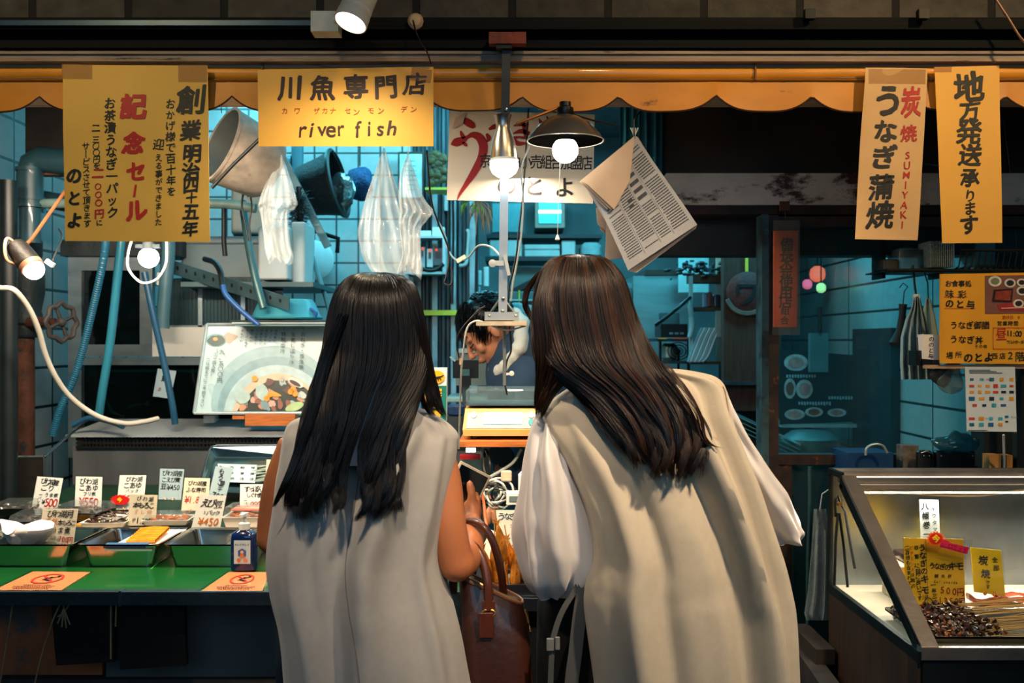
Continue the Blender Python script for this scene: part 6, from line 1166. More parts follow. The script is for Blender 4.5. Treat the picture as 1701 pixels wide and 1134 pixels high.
# card holder and the big menu board
t = thing('card_holder', 'black box holding white shop cards left of the menu board', 'card holder', W(1535, 608, 2.72)); slb(1521,582,1548,607,2.72,.05).build('box', M('holder_black','0c0f10',.35,coat=.4), t, smooth=False)
s_ = Sheet(W(1532,555,2.71), W(1563,556,2.71), W(1562,598,2.71), W(1534,596,2.71)); MB().grid(s_.P,1,1,.03,s_.n).build('cards', white_card, t, smooth=False); lettering('lettering', s_, [TX('ののと与',1547,563,1546,591,9,.02,jit=.4)], ink, t, lift=.0015)
slb(1534,598,1547,607,2.705,.01).build('lip', M('holder_black'), t, smooth=False)
ob = M('orange_menu_board', 'e0a028', .4, var=.04, scale=4, coat=.2)
ms = Sheet(W(1562,455,2.68), W(1745,452,2.68), W(1745,605,2.68), W(1562,603,2.68)); t = thing('menu_board', 'orange menu board with a tray photo and opening hours at the right edge', 'menu board', ms.P(.5,1))
MB().grid(ms.P,1,1,.006,ms.n).build('panel', ob, t, smooth=False)
lettering('lettering', ms, [TX('お食事処',1575,471,1608,471,11.5,.02,jit=.5), TX('味彩',1577,488,1598,489,14.5,.015,jit=.5), TX('のと与',1577,504,1612,506,15,.035,jit=.5), TX('うなぎ御膳',1584,540,1637,540,13.5,.02,jit=.5), TX('うなぎ丼',1584,563,1626,565,14,.02,jit=.5), TX('その他',1622,575,1636,575,6.5,.01,jit=.5), TX('場所',1577,590,1592,589,12,.01,jit=.5), TX('のとよ',1608,594,1642,593,16,.04,jit=.5), TX('西店',1652,591,1665,591,11,.01,jit=.5), TX('2階',1678,590,1694,592,17,.01,jit=.5), TX('営業時間',1660,537,1687,537,8.5,.012,jit=.5), TX('11:00',1674,553,1694,554,13,.02,jit=.3), TX('ラストオーダー',1674,568,1702,568,7,.01,jit=.3)], ink, t, lift=.0015)
lettering('lettering', ms, [TX('定休日',1667,527,1680,527,7,.006,jit=.5), TX('水',1692,527,0,0,7,.006), TX('昼',1663,555,0,0,18,.006,0,1.2)], inkred, t, lift=.0015)
mb = MB(); 
for (a,b,c_,d_) in ((1568,493,1606,493),(1568,512,1620,512),(1565,1,1566,1)): 
    if b>2: mb.prism(pxpoly(ms, [(a,b),(c_,b),(c_,b+1),(a,b+1)]), (0,.0003,0))
for (a,b,c_,d_) in ((1649,544,1745,545),(1649,579,1745,580),(1649,544,1650,580)): mb.prism(pxpoly(ms, [(a,b),(c_,b),(c_,d_),(a,d_)]), (0,.0003,0))
mb.build('red_rules', inkred, t, smooth=False)
MB().prism(pxpoly(ms, [(1636,458),(1745,456),(1745,520),(1636,521)], .0015), (0,.0003,0)).build('tray_photo', M('photo_mauve','7a5048',.4,var=.15), t, smooth=False)
def md(x, y, rx, ry, c_, lf, nm='dish_print', n=18, rot=0):
    MB().prism(disc(ms, x, y, rx, ry, n, lf, rot), (0,.0003,0)).build(nm, M('mp_'+c_, c_, .4, var=.2, scale=40), t, smooth=False)
for (x,y,rx) in ((1652,467,11),(1677,470,9.5),(1696,469,8),(1697,483,9.5),(1691,504,9)): md(x,y,rx,rx*.8,'c9cac2',.0030); md(x,y,rx*.65,rx*.5,'6f7a5a' if x<1670 else '2c2420',.0038)
MB().prism(pxpoly(ms, [(1655,506),(1745,494),(1745,516),(1660,516)], .0025), (0,.0003,0)).build('red_tray_print', M('mp_red','9a2c30',.4), t, smooth=False); MB().prism(pxpoly(ms, [(1662,511),(1745,508),(1745,510),(1662,513)], .0045), (0,.0003,0)).build('chopstick_print', M('mp_pale','d8a890',.4), t, smooth=False)
MB().prism(pxpoly(ms, [(1650,481),(1682,479),(1680,502),(1647,501)], .0032), (0,.0003,0)).build('eel_box_print', M('mp_box','2a1a18',.4), t, smooth=False); MB().prism(pxpoly(ms, [(1653,484),(1679,482),(1677,499),(1651,498)], .0040), (0,.0003,0)).build('eel_print', M('mp_eel','8a3a2c',.4,var=.5,scale=60), t, smooth=False)
MB().box(tuple(W(1538,612,2.69)), (W(1745,0,2.69).x, 2.71, W(0,606,2.69).z)).build('bottom_rail', M('tan_rail','9a8068',.5,var=.4), t, smooth=False); MB().box((W(1700,0,2.70).x,2.712,1.085),(W(1712,0,2.70).x,2.735,W(0,606,2.69).z)).build('post', black_metal, t, smooth=False)
# payment logo sheet
ps2 = Sheet(W(1603,609,2.66), W(1686,609,2.66), W(1689,717,2.66), W(1606,716,2.66)); t = thing('payment_sheet', 'white laminated sheet of small payment logos below the menu board', 'notice', ps2.P(.5,1))
MB().grid(ps2.P,1,1,.001,ps2.n).build('sheet', M('cool_white_sheet','cdd3da',.45,var=.03), t, smooth=False); hs = Sheet(*[ps2.uv(u,v,.002) for u,v in ((-.03,-.02),(1.03,-.02),(1.03,1.03),(-.03,1.03))]); MB().grid(hs.P,1,1,.0004,hs.n).build('pocket', laminate, t, smooth=False)
LG = {'1f5f8c':[], 'c8402c':[], '1c2c34':[], 'd89020':[], '3a9ab0':[]}; ks = list(LG); r_ = random.Random(31)
def lg(x, y, w, h, c_): LG[c_].append((x,y,w,h))
for j,(y,n_) in enumerate(((630,5),(641,6),(651,6),(662,5),(673,4),(695,4),(705,4))):
    for i in range(n_):
        x = 1614 + i*(66/ max(n_-1,1))*(1 if n_>4 else .72) + (5 if j==4 else 0); lg(x, y, r_.uniform(6,10), r_.uniform(3.5,6.5), {(0,0):'1f5f8c',(0,1):'3a9ab0',(0,2):'1f5f8c',(0,3):'d89020',(1,0):'c8402c',(3,1):'d89020'}.get((j,i), ks[r_.randrange(5)]))
lg(1672,692,6,4,'1f5f8c'); lg(1672,700,5,3,'1c2c34')
for c_, L_ in LG.items():
    mb = MB()
    for (x,y,w,h) in L_: mb.prism(pxpoly(ps2, [(x-w/2,y-h/2),(x+w/2,y-h/2),(x+w/2,y+h/2),(x-w/2,y+h/2)], .0012), (0,.0003,0))
    if L_: mb.build('logo_print', M('logo_'+c_, c_, .5, var=.25, scale=90), t, smooth=False)
mb = MB()
for k in range(3): mb.prism(pxpoly(ps2, [(1610,614+2.4*k),(1645+10*k,614+2.4*k),(1645+10*k,615+2.4*k),(1610,615+2.4*k)], .0012), (0,.0003,0))
mb.prism(pxpoly(ps2, [(1608,714),(1640,714),(1640,714.8),(1608,714.8)], .0012), (0,.0003,0)); mb.build('fine_print', M('logo_1c2c34'), t, smooth=False)
lettering('lettering', ps2, [TX('VISA',1639,630,1647,630,3.6,.02,jit=0), TX('Pay',1637,695,1641,695,3,.01,jit=0), TX('Alipay',1680,692,1690,692,3.4,.01,jit=0)], M('logo_1f5f8c'), t, wob=0, lift=.0020)
# clutter below the boards
def crumple(name, px, py, d, r, sc, mat, label, cat, amp=.3, seed=0, freq=20, group=None):
    mb = MB().ball(W(px,py,d), r, 20, 14, sc); mb.v = [tuple(Vector(p)+noise.noise_vector(Vector(p)*freq+Vector((seed,0,0)))*r*amp) for p in mb.v]; return solo(mb, name, mat, label, cat, group, ang=70)
cf = thin_glass('cloudy_film', 'c8dcdc', .8, .1, .30, '9fb4b4')
crumple('plastic_pouch', 1582, 630, 2.725, .042, (.8,.3,1), cf, 'clear plastic pouch hanging under the menu board', 'pouch', .5, 1); crumple('plastic_pouch', 1590, 735, 2.78, .05, (1.3,.5,.6), thin_glass('teal_film','6fb0b8',.8,.1,.3,'4f8f98'), 'crumpled teal plastic film behind the black clips', 'film', .6, 2)
crumple('dark_glove', 1562, 628, 2.735, .03, (1,.4,1), M('dark_glove','0c1214',.6), 'dark cloth bundle hanging left of the clear pouch', 'cloth', .6, 3); crumple('pink_cloth', 1578, 612, 2.735, .030, (1.2,.4,.6), M('dull_pink','7a5a54',.7), 'dull pink cloth under the menu board rail', 'cloth', .4, 5)
solo(MB().box((1.36,2.87,1.085),(1.62,2.95,1.34)), 'dark_cupboard', M('cupboard_dark','10191b',.5,var=.4), 'dark cupboard behind the payment sheet', 'cupboard', smooth=False)
bz = M('blue_plastic_box','12365c',.4,var=.1)
solo(slb(1408,752,1484,790,2.84,.14), 'blue_box', bz, 'dark blue box behind the left end of the glass case', 'box', smooth=False)
hose('kettle_ring', [(1438,756,2.80),(1440,744,2.80),(1452,738,2.80),(1466,740,2.80),(1474,752,2.80)], .004, M('pale_ring','9fb0b0',.3,.6), 'pale metal ring handle above the blue box', 'ring')
for k,(x0,x1,l) in enumerate(((1527,1552,'left black flat clip case behind the glass case'),(1556,1624,'right black flat clip case behind the glass case'))):
    t = thing('black_case', l, 'case', W((x0+x1)/2,782,2.80)); a, b = W(x0,784,2.80), W(x1,749,2.80); MB().bevbox(((a.x+b.x)/2,2.82,(a.z+b.z)/2),(b.x-a.x,.03,b.z-a.z),.012,(0,0,0)).build('shell', black_plastic, t); MB().tube([W(x0+3,752,2.798),W((x0+x1)/2,749,2.798),W(x1-3,754,2.798)], .0018, 5).build('edge', steel, t)
    for x in (x0+8, x1-8): MB().ball(W(x, 757, 2.80), .0025, 6, 5).build('rivet', steel, t)
for (x0,x1,y0,l) in ((1643,1663,755,'tan wooden tag box left of its neighbour behind the case'),(1666,1682,756,'tan wooden tag box right of its neighbour behind the case')): solo(slb(x0,y0,x1,782,2.82,.04), 'tan_box', M('tan_box','a8763a',.6,var=.2), l, 'box', smooth=False)
hose('standing_rod', [(1667,722,2.74),(1668,760,2.78),(1668,782,2.8)], .003, cable_white, 'thin rod below the payment sheet', 'rod')
solo(MB().box((.99,2.78,.80),(2.0,3.0,W(0,784,2.82).z)), 'back_bench', M('bench_dark','141c1e',.5), 'dark bench behind the glass case', 'bench', smooth=False)
solo(slb(1500,740,1526,782,2.86,.05), 'paper_box', M('printed_brown','5a5248',.6,var=.6,scale=40), 'small printed box beside the black clip cases', 'box', smooth=False)
solo(slb(1690,720,1720,785,2.84,.06), 'dark_tin', M('tin_dark','26383c',.4), 'dark tin at the right edge behind the case', 'tin', smooth=False)
# ---------------------------------------------------------------- glass case
x0 = .863; ZB = .792; ZT = 1.100; dB, dF, dTf = 2.70, 2.10, 2.615; XE = 2.05
cs = thing('glass_case', 'steel framed slanted glass case with skewers at the right', 'display case', (1.4, 2.4, 0))
fm_ = M('case_steel', 'b0a8a0', .30, .9, var=.2, scale=9, bump=.08, col2='5c4838', thr=.70); fd = M('case_dark_steel','20282a',.4,.7,var=.3,bump=.1)
def bar(a, b, w, h, nm, mat):
    a, b = Vector(a), Vector(b); t_ = (b-a).normalized(); s1 = Vector((1,0,0)) if abs(t_.x) < .9 else Vector((0,1,0)); n1 = t_.cross(s1).normalized()
    q = [(-1,-1),(1,-1),(1,1),(-1,1)]; return MB().loft([[p + s1*i*w/2 + n1*j*h/2 for i, j in q] for p in (a, b)]).build(nm, mat, cs, smooth=False)
bar((x0+.018,dTf-.010,ZT-.004),(x0+.018,dF,ZB+.012),.036,.010,'slanted_bar',fm_); bar((x0+.003,dTf+.006,ZT-.02),(x0+.003,dF+.01,ZB+.0),.006,.030,'slanted_bar_side',fd)
bar((x0,dB,ZB-.02),(x0,dB,ZT+.006),.010,.016,'corner_post',fd); bar((x0,dB,ZT),(x0,dTf-.01,ZT),.012,.014,'end_top_rail',fd); bar((x0,dB,ZB-.008),(x0,dF,ZB-.008),.012,.024,'end_bottom_rail',fd)
for k,(y_,z_,h_) in enumerate(((dB-.004,ZT+.002,.010),(dB-.025,ZT-.004,.014),(dTf+.015,ZT-.016,.012),(dTf-.004,ZT-.030,.010))): bar((x0,y_,z_),(XE,y_,z_),.018,h_,'top_rail',fm_)
MB().box((x0+.04,dB-.02,ZT-.022),(XE,dB-.004,ZT-.012)).build('strip_light', M('case_tube','ffffff',.3,emit='ffe4c0',es=3), cs, smooth=False)
MB().box((x0+.006,dB-.006,ZB),(XE,dB,ZT)).build('back_panel', M('case_back_steel','7f878c',.30,.85,var=.3,scale=5,bump=.05,col2='6a4a3a',thr=.74), cs, smooth=False)
MB().box((x0+.006,dF+.02,ZB-.012),(XE,dB-.006,ZB)).build('floor_panel', M('case_white_floor','d2c4ae',.5,var=.08,scale=8), cs, smooth=False)
MB().box((x0-.001,dF-.006,ZB-.012),(XE,dF+.02,ZB+.014)).build('front_rail', fm_, cs, smooth=False)
MB().box((x0+.004,dF,0.02),(XE,dF+.012,ZB-.013)).build('front_panel', M('dented_dark_steel','2a3236',.38,.8,var=.4,scale=5,bump=.25,bscale=7), cs, smooth=False)
MB().box((x0-.004,dF+.01,0.02),(x0+.004,dB,ZB-.02)).build('side_panel', M('case_brown_side','2c1c12',.6,var=.35,scale=8,stretch=(1,8,1)), cs, smooth=False); MB().box((x0+.004,dB-.012,.02),(XE,dB-.007,ZB-.013)).build('rear_panel', M('under_dark'), cs, smooth=False)
for x, y in ((x0+.02,dF+.03),(x0+.02,dB-.03),(XE-.03,dF+.03),(XE-.03,dB-.03)): MB().box((x-.012,y-.012,0),(x+.012,y+.012,.02)).build('foot', black_metal, cs, smooth=False)
cg = thin_glass('case_glass', 'e4eeee', .30, .04, .02)
MB().add([(x0,dB-.01,ZB+.004),(x0,dF+.02,ZB+.004),(x0,dTf,ZT-.006),(x0,dB-.01,ZT-.006)], [(0,1,2,3)]).build('end_glass', cg, cs, smooth=False)
MB().add([(x0+.036,dF+.012,ZB+.016),(XE,dF+.012,ZB+.016),(XE,dTf-.01,ZT-.034),(x0+.036,dTf-.01,ZT-.034)], [(0,1,2,3)]).build('front_glass', thin_glass('case_front_glass','eef4f4',.10,.03,.0), cs, smooth=False)
lamp('AREA', 'case_light', (1.35, 2.60, ZT-.045), (1.35, 2.38, ZB), 7.5, (1.0, .88, .72), .9, .03)
hose('drooping_wire', [(1440,806,2.66),(1480,815,2.62),(1540,821,2.62),(1620,823,2.62),(1690,815,2.64),(1760,806,2.66)], .0022, M('cream_wire','c8b48c',.5), 'cream wire drooping under the case top rails', 'wire')
# tongs on the end glass
t = thing('tongs', 'black steel tongs hanging at the left end inside the glass case', 'tongs', W(1395, 850, 2.60)); r_ = random.Random(2)
for (a,b,c_) in (((1392,852),(1388,900),(1386,972)),((1394,852),(1402,910),(1408,975)),((1404,852),(1412,900),(1420,944))): MB().tube([W(*a,2.60), W(*b,2.59), W(*c_,2.58)], .0035, 6).build('arm', black_metal, t)
MB().tube([W(1388,858,2.60), W(1387,830,2.60), W(1392,822,2.60), W(1396,835,2.60), W(1405,852,2.60)], .003, 6).build('hanging_loop', black_metal, t); MB().lathe([(.006,0),(.006,.01)], W(1394,836,2.605), (0,-1,0), 12).build('brass_hook', M('brass_hook','a8763a',.4,.7), t)
# price boards in the case
yb = M('strong_yellow_card','dfa818',.55,var=.05,bump=.05); lb_ = M('lemon_card','e6c21c',.55,var=.03)
def marks1(sh, root):
    mb = MB(); mb.tube([sh.uv(.37,0,.0015), sh.uv(.37,1,.0015)], .0005, 4); mb.build('fold_line', M('fold_brown','8a6010',.6), root)
    MB().tube([sh.uv(.38+.075*math.cos(a), .97-.10*math.sin(a), .003) for a in [math.pi*k/12 for k in range(13)]], .0012, 6).build('hole_clip', M('dark_wire_clip','2c2418',.4,.5), root)
card('price_board', 'big yellow price board for eel liver, 500 and 1350 yen', 'price board', (1501,893), (1600,895), (1604,1008), (1504,1006), 2.44, yb,
  [(K, [TX('うなぎの',.30,.14,.325,.48,.019,.022), TX('キモ',.33,.60,.335,.76,.022,.03), TX('は',.35,.86,0,0,.011,.02), TX('非常に',.205,.14,.21,.40,.013,.014), TX('目',.225,.49,0,0,.016,.03), TX('に良いです',.22,.57,.24,.88,.013,.016), TX('は鶏の',.13,.54,.14,.70,.011,.012), TX('二百倍も含まれています',.05,.14,.095,.88,.012,.012), TX('うなぎの',.46,.40,.72,.42,.017,.024), TX('キモ',.80,.40,.92,.40,.021,.03), TX('鰻魚肝',.53,.55,.75,.55,.010,.012), TX('Eel inside',.50,.63,.86,.64,.0095,.012), TX('一串三本',.47,.68,.50,.93,.013,.02)]),
   (M('maroon_pen','8c1a14',.5), [TX('500円',.62,.75,.92,.78,.019,.014,0,1.2), TX('1350円',.58,.90,.94,.92,.018,.014,0,1.2)]), (red_pen, [TX('ビタミンA',.12,.14,.135,.46,.011,.012), TX('J',.30,.86,0,0,.013,.02)])], marks=marks1, margin=.03)
card('price_board', 'lemon yellow card saying all charcoal grilled, standing on brass clips', 'price board', (1612,909), (1663,914), (1670,990), (1618,983), 2.50, lb_, [(K, [TX('炭焼',.38,.26,.42,.55,.024,.03), TX('です',.46,.74,.46,.84,.012,.016), TX('全部',.76,.22,.78,.40,.015,.014)])], margin=.04)
for (x,y) in ((1636,984),(1652,986)): hose('card_clip', [(x-2,y+3,2.495),(x-1,y-2,2.49),(x,y+4,2.49),(x+1,y-2,2.49),(x+2,y+3,2.495)], .0015, M('brass_wire'), 'brass clip under the lemon yellow card', 'clip', group='brass clips under the lemon card')
card('price_board', 'narrow white card with two columns of characters at the back of the case', 'price board', (1527,829), (1559,830), (1562,900), (1530,900), 2.62, M('cool_white_sheet'), [(K, [TX('八幡巻一',.27,.16,.32,.82,.020,.024), TX('ヤワタマキ',.72,.22,.76,.86,.012,.014)])], margin=.06)
# sales banner
bs2 = Sheet(W(1538,880,2.42), W(1616,897,2.42), W(1610,930,2.42), W(1534,912,2.42)); t = thing('sales_banner', 'red and pink starburst sales banner across the yellow price board', 'banner', bs2.P(.5,1)); MB().grid(bs2.P,1,1,.0006,bs2.n).build('film', laminate, t, smooth=False)
st = []; 
for k in range(32): a = 2*math.pi*k/32; rr = 1.0 if k%2 else .74; st.append((1554+16*rr*math.cos(a), 894+13*rr*math.sin(a)))
MB().prism(pxpoly(bs2, st, .0015), (0,.0003,0)).build('burst', M('orange_burst','f06a10',.4), t, smooth=False); MB().prism(disc(bs2,1554,894,11,9,20,.0022), (0,.0003,0)).build('burst_centre', M('bright_red_label'), t, smooth=False)
MB().prism(pxpoly(bs2, [(1564,898),(1610,909),(1606,920),(1560,908)], .0015), (0,.0003,0)).build('pink_band', M('pink_band','c01850',.4), t, smooth=False)
lettering('lettering', bs2, [TX('今',1554,894,0,0,13,.04)], M('label_yellow'), t, lift=.003); lettering('lettering', bs2, [TX('売れてます!',1568,901,1606,914,11,.05,-14)], M('hot_pink','e8285c',.4), t, lift=.0030)
# foam block, eel fillets, skewers
crt = thing('foam_block', 'white foam box with red marks inside the left of the glass case', 'box', (1.03,2.5,ZB)); MB().bevbox((1.02,2.55,ZB+.048),(.10,.13,.096),.006).build('body', M('warm_foam','c9b498',.6,var=.1,bump=.1), crt)
solo(MB().bevbox((1.03,2.55,ZB+.108),(.075,.09,.020),.004), 'dark_pack', M('simmered_fish_dark'), 'dark glazed food pack on top of the foam box', 'food pack')
def eel(x0_, x1_, y0_, d, label, sd):
    n_ = 24; rg = []; r_ = random.Random(sd); xa, xb = W(x0_,0,d).x, W(x1_,0,d).x
    for i in range(n_+1):
        f = i/n_; x = xa+(xb-xa)*f; w = .010 + .018*min(1,f*3.5); z = ZB+.008 + .020*max(0,1-f*6)**1.5 + .003*math.sin(f*18+sd); yy = d + .02*math.sin(f*3+sd) - .03*max(0,1-f*5)
        rg.append([Vector((x, yy + w*math.cos(a), z + (.008+.0015*math.sin(i*2.1))*math.sin(a))) for a in [2*math.pi*k/12 for k in range(12)]])
    tt = thing('eel_fillet', label, 'eel', (xa, d, ZB), 'glazed eel fillets in the case'); MB().loft(rg).build('fillet', M('eel_glaze','8a3412',.22,var=.5,scale=22,coat=.8,col2='3c1408',thr=.60,bump=.2), tt)
eel(1603,1790,1000,2.47,'glazed eel fillet with a raised thin tail end, nearer one',1); eel(1640,1800,996,2.53,'glazed eel fillet lying behind the nearer fillet',2)
pan('skewer_tray', W(1512,0,2.22).x, XE-.01, 2.135, 2.37, ZB+.001, ZB+.026, 'wide steel tray full of liver skewers in the glass case', fl=.012, mat=M('tray_steel'))
lv = M('glazed_liver','34150a',.38,var=.9,scale=90,coat=.35,col2='9a5012',thr=.56,bump=.5,bscale=80); bm_ = M('bamboo'); r_ = random.Random(17)
for k in range(15):
    y = 2.165 + .0135*k; zz = ZB+.014+(.007 if k%2 else 0)+.0007*k; xs = W(1528,0,2.2).x + r_.uniform(-.012,.012) + (.03 if k<4 else 0)*.4; Ln = .145+r_.uniform(-.012,.02)
    t = thing('liver_skewer', 'dark glazed eel liver skewer lying in the steel tray', 'skewer', (xs, y, zz), 'liver skewers in the steel tray')
    a = Vector((xs-.01,y,zz)); b = Vector((xs+Ln+.15, y+r_.uniform(-.012,.012), zz+.018+r_.uniform(0,.012))); MB().tube([a,b], .0014, 5).build('stick', bm_, t); mb = MB()
    for j in range(11):
        f = j/10; c = a.lerp(b, (.01+Ln*f)/(Ln+.16)) + Vector((0, r_.uniform(-.003,.003), r_.uniform(-.002,.005))); mb.ball(c, r_.uniform(.0068,.0095), 8, 5, (r_.uniform(.7,1.3), r_.uniform(.5,1.0), r_.uniform(.4,.9)), (r_.uniform(-1,1), r_.uniform(-1,1), r_.uniform(-1,1)))
    mb.v = [tuple(Vector(p)+noise.noise_vector(Vector(p)*150)*.006) for p in mb.v]; mb.build('liver', lv, t)
for k in range(26):
    y = 2.15+.009*k; a = Vector((W(1600,0,2.2).x + r_.uniform(0,.05), y, ZB+.016+r_.uniform(0,.012))); solo(MB().tube([a, a+Vector((.30, r_.uniform(-.05,.05), .030+r_.uniform(-.01,.012)))], .0013, 5), 'bamboo_skewer', bm_, 'bare bamboo stick end in the right of the skewer tray', 'skewer', 'bare bamboo sticks in the skewer tray')
# plastic sheet hanging left of the case and low crates
sc2 = [ (y, xl, xr) for (y, xl, xr) in ((845,1352,1372),(880,1350,1378),(930,1346,1380),(980,1342,1380),(1018,1336,1380),(1030,1340,1376))]; rg = []
for (y,xl,xr) in sc2: rg.append([W(xl+(xr-xl)*k/16, y, 2.74+.012*math.sin(k*.9+y)) for k in range(17)] + [W(xr-(xr-xl)*k/16, y, 2.77) for k in range(17)])
t = thing('plastic_sheet', 'cloudy plastic sheet hanging on the left end of the glass case', 'plastic sheet', W(1362,842,2.74)); MB().loft(rg).build('film', M('milky_film_9','8c9a9c',.3,alpha=.5,var=.15,coat=.5), t, ang=80); MB().tube([W(1362,848,2.74),W(1366,820,2.72),W(1378,812,2.70)], .002, 5).build('string', cable_white, t)
solo(MB().obox((.80,2.62,.30),(.05,.5,.6),(0,0,R(-4))), 'leaning_board', M('dim_wood_board','2a2018',.7,var=.5), 'dim wooden board leaning on the left end of the glass case', 'board', smooth=False)
solo(MB().box((.80,2.62,.60),(.85,2.86,.64)), 'wood_beam', M('dim_wood_board'), 'short dim beam beside the plastic sheet', 'beam', smooth=False)
hose('window_tube', [(1345,775,2.85),(1345,860,2.85),(1342,980,2.85),(1342,1406,2.85)], .006, M('teal_metal'), 'thin teal tube behind the white sleeve', 'tube')
# wall plate, cable and hooks at the top
for (x,l) in ((1347,'small black beam clip left of its twin'),(1536,'small black beam clip at the far right')): solo(slb(x-9,14,x+8,30,2.33,.02), 'beam_clip', black_metal, l, 'clip', smooth=False)
hose('top_wire', [(1655,0,2.3),(1676,32,2.3),(1692,58,2.3),(1704,72,2.3)], .003, M('copper_wire','8a6a50',.4,.6), 'thin wire curving down at the top right corner', 'wire')
hose('wall_cable', [(1668,200,2.98),(1680,300,2.98),(1690,420,2.98)], .003, cable_black, 'black cord on the dim tiles right of the gold strip', 'cord'); hose('panel_strip', [(1535,272,2.92),(1562,274,2.92)], .004, steel_dark, 'short metal strip between the two paper strips', 'strip')
# ================================================================ PEOPLE
skin = M('skin', 'a8663f', .5, var=.08, scale=9, subs=.08, bump=.03, bscale=200)
skin2 = M('clerk_skin', 'b87a58', .5, var=.10, scale=12, subs=.08, bump=.04, bscale=200)
def hair_mat(name, dark, light, rough=.38):
    m = bpy.data.materials.new(name); m.use_nodes = True; nt = m.node_tree; b = nt.nodes['Principled BSDF']
    at = nt.nodes.new('ShaderNodeAttribute'); at.attribute_name = 'tone'; cr = nt.nodes.new('ShaderNodeValToRGB')
    cr.color_ramp.elements[0].color = lin(dark) + (1,); cr.color_ramp.elements[1].color = lin(light) + (1,); cr.color_ramp.elements[0].position = .35
    nt.links.new(at.outputs['Fac'], cr.inputs[0]); nt.links.new(cr.outputs[0], b.inputs['Base Color'])
    b.inputs['Roughness'].default_value = rough; b.inputs['Specular IOR Level'].default_value = .45
    return m
def build_hair(parent, groups, mat, name='hair'):
    """groups: dicts with rings [(Lx,Ly,Rx,Ry,d,ry,span)], n strands; all strands of one head are one mesh"""
    V, Fc, T = [], [], []; off = 0
    for g in groups:
        rs = np.random.RandomState(g.get('seed', 1)); C_ = np.array(curve(g['rings'], 10)); m = len(C_); n = g['n']; NP = g.get('np', 26)
        def ring(t):
            x = np.clip(t, 0, 1)*(m-1); i = np.minimum(x.astype(int), m-2); f = (x-i)[..., None]; return C_[i]*(1-f) + C_[i+1]*f
        th0 = rs.uniform(-1, 1, n); K = g.get('clumps', 60); ck = rs.uniform(-1, 1, K); ck.sort(); ci = np.abs(th0[:, None]-ck[None]).argmin(1)
        t1 = 1 - g.get('uneven', .12)*rs.rand(n)**1.5 - g.get('cl_uneven', .10)*rs.rand(K)[ci]; t0 = g.get('root', .10)*rs.rand(n)
        s = np.linspace(0, 1, NP)[None]; t = t0[:, None] + (t1-t0)[:, None]*s; q = ring(t)
        kk = g.get('clump', .75)*np.clip(t, 0, 1)**g.get('cpow', 2.2); th = th0[:, None]*(1-kk) + ck[ci][:, None]*kk
        rho = (1 - g.get('thick', .16)*rs.rand(n)**1.3)[:, None]; ang = np.radians(-90 + th*q[..., 6])
        L_, R_, d, ry = q[..., 0:2], q[..., 2:4], q[..., 4], q[..., 5]
        mid = (L_+R_)/2; hv = (R_-L_)/2; px = mid[..., 0] + hv[..., 0]*rho*np.cos(ang); py = mid[..., 1] + hv[..., 1]*rho*np.cos(ang); y = d + ry*rho*np.sin(ang)
        tt = np.clip((t - g.get('curl0', .45))/(1-g.get('curl0', .45)), 0, 1); ph = rs.uniform(0, 6.28, K)[ci][:, None]; fr = rs.uniform(.8, 1.4, K)[ci][:, None]; A = g.get('curl', 6)*(.5+rs.rand(K)[ci][:, None])
        px = px + A*tt**1.3*np.sin(ph + fr*6.0*tt) + A*.5*(rs.rand(n, 1)-.5)*tt; y = y + .012*g.get('ycurl', 1)*tt*np.cos(ph + fr*6.0*tt)
        px = px + (rs.rand(n, 1)-.5)*g.get('fuzz', 2.2)*(.3+t) + 1.2*np.sin(t*9 + rs.uniform(0, 6, (n, 1)))
        X = (px-CX)*y/F; Z = EYE - (py-CY)*y/F; P = np.stack([X, y, Z], -1)
        w = g.get('w', .0009)*(.7+.6*rs.rand(n, 1))*np.where(s > .8, (1.02-s)/.22, 1); tone = (rs.rand(K)[ci]*.55 + rs.rand(n)*.45)
        o3 = np.array([(1,0,0),(-.5,.87,0),(-.5,-.87,0)]); Q = P[:, :, None, :] + o3[None, None]*w[..., None, None]; Q = Q.reshape(-1, 3)
        base = np.arange(n)[:, None, None]*NP*3 + np.arange(NP-1)[None, :, None]*3; a = base + np.arange(3)[None, None]; b = base + np.roll(np.arange(3), -1)[None, None]
        fc = np.stack([a, b, b+3, a+3], -1).reshape(-1, 4) + off; V.append(Q); Fc.append(fc); T.append(np.repeat(tone, NP*3)); off += len(Q)
        if g.get('cap'):
            N_ = 40; rows = int(30); tc = np.linspace(0, g['cap'], rows); qc = ring(tc); aa = np.linspace(-1, 1, N_)[None]; an = np.radians(-90 + aa*qc[:, 6:7]); rho = 1-g.get('thick', .16)*.9
            pxc = (qc[:,0:1]+qc[:,2:3])/2 + (qc[:,2:3]-qc[:,0:1])/2*rho*np.cos(an); pyc = (qc[:,1:2]+qc[:,3:4])/2 + (qc[:,3:4]-qc[:,1:2])/2*rho*np.cos(an) + 2; yc = qc[:,4:5] + qc[:,5:6]*rho*np.sin(an)
            Q = np.stack([(pxc-CX)*yc/F, yc, EYE-(pyc-CY)*yc/F], -1).reshape(-1, 3); i, j = np.meshgrid(np.arange(rows-1), np.arange(N_-1), indexing='ij'); i = i.ravel(); j = j.ravel()
            V.append(Q); Fc.append(np.stack([i*N_+j, i*N_+j+1, (i+1)*N_+j+1, (i+1)*N_+j], -1) + off); T.append(np.full(len(Q), .1)); off += len(Q)
    V = np.concatenate(V); Fc = np.concatenate(Fc); T = np.concatenate(T); o0 = np.array(wloc(parent)); me = bpy.data.meshes.new(name)
    me.vertices.add(len(V)); me.vertices.foreach_set('co', (V-o0).astype(np.float32).ravel()); me.loops.add(len(Fc)*4); me.loops.foreach_set('vertex_index', Fc.astype(np.int32).ravel())
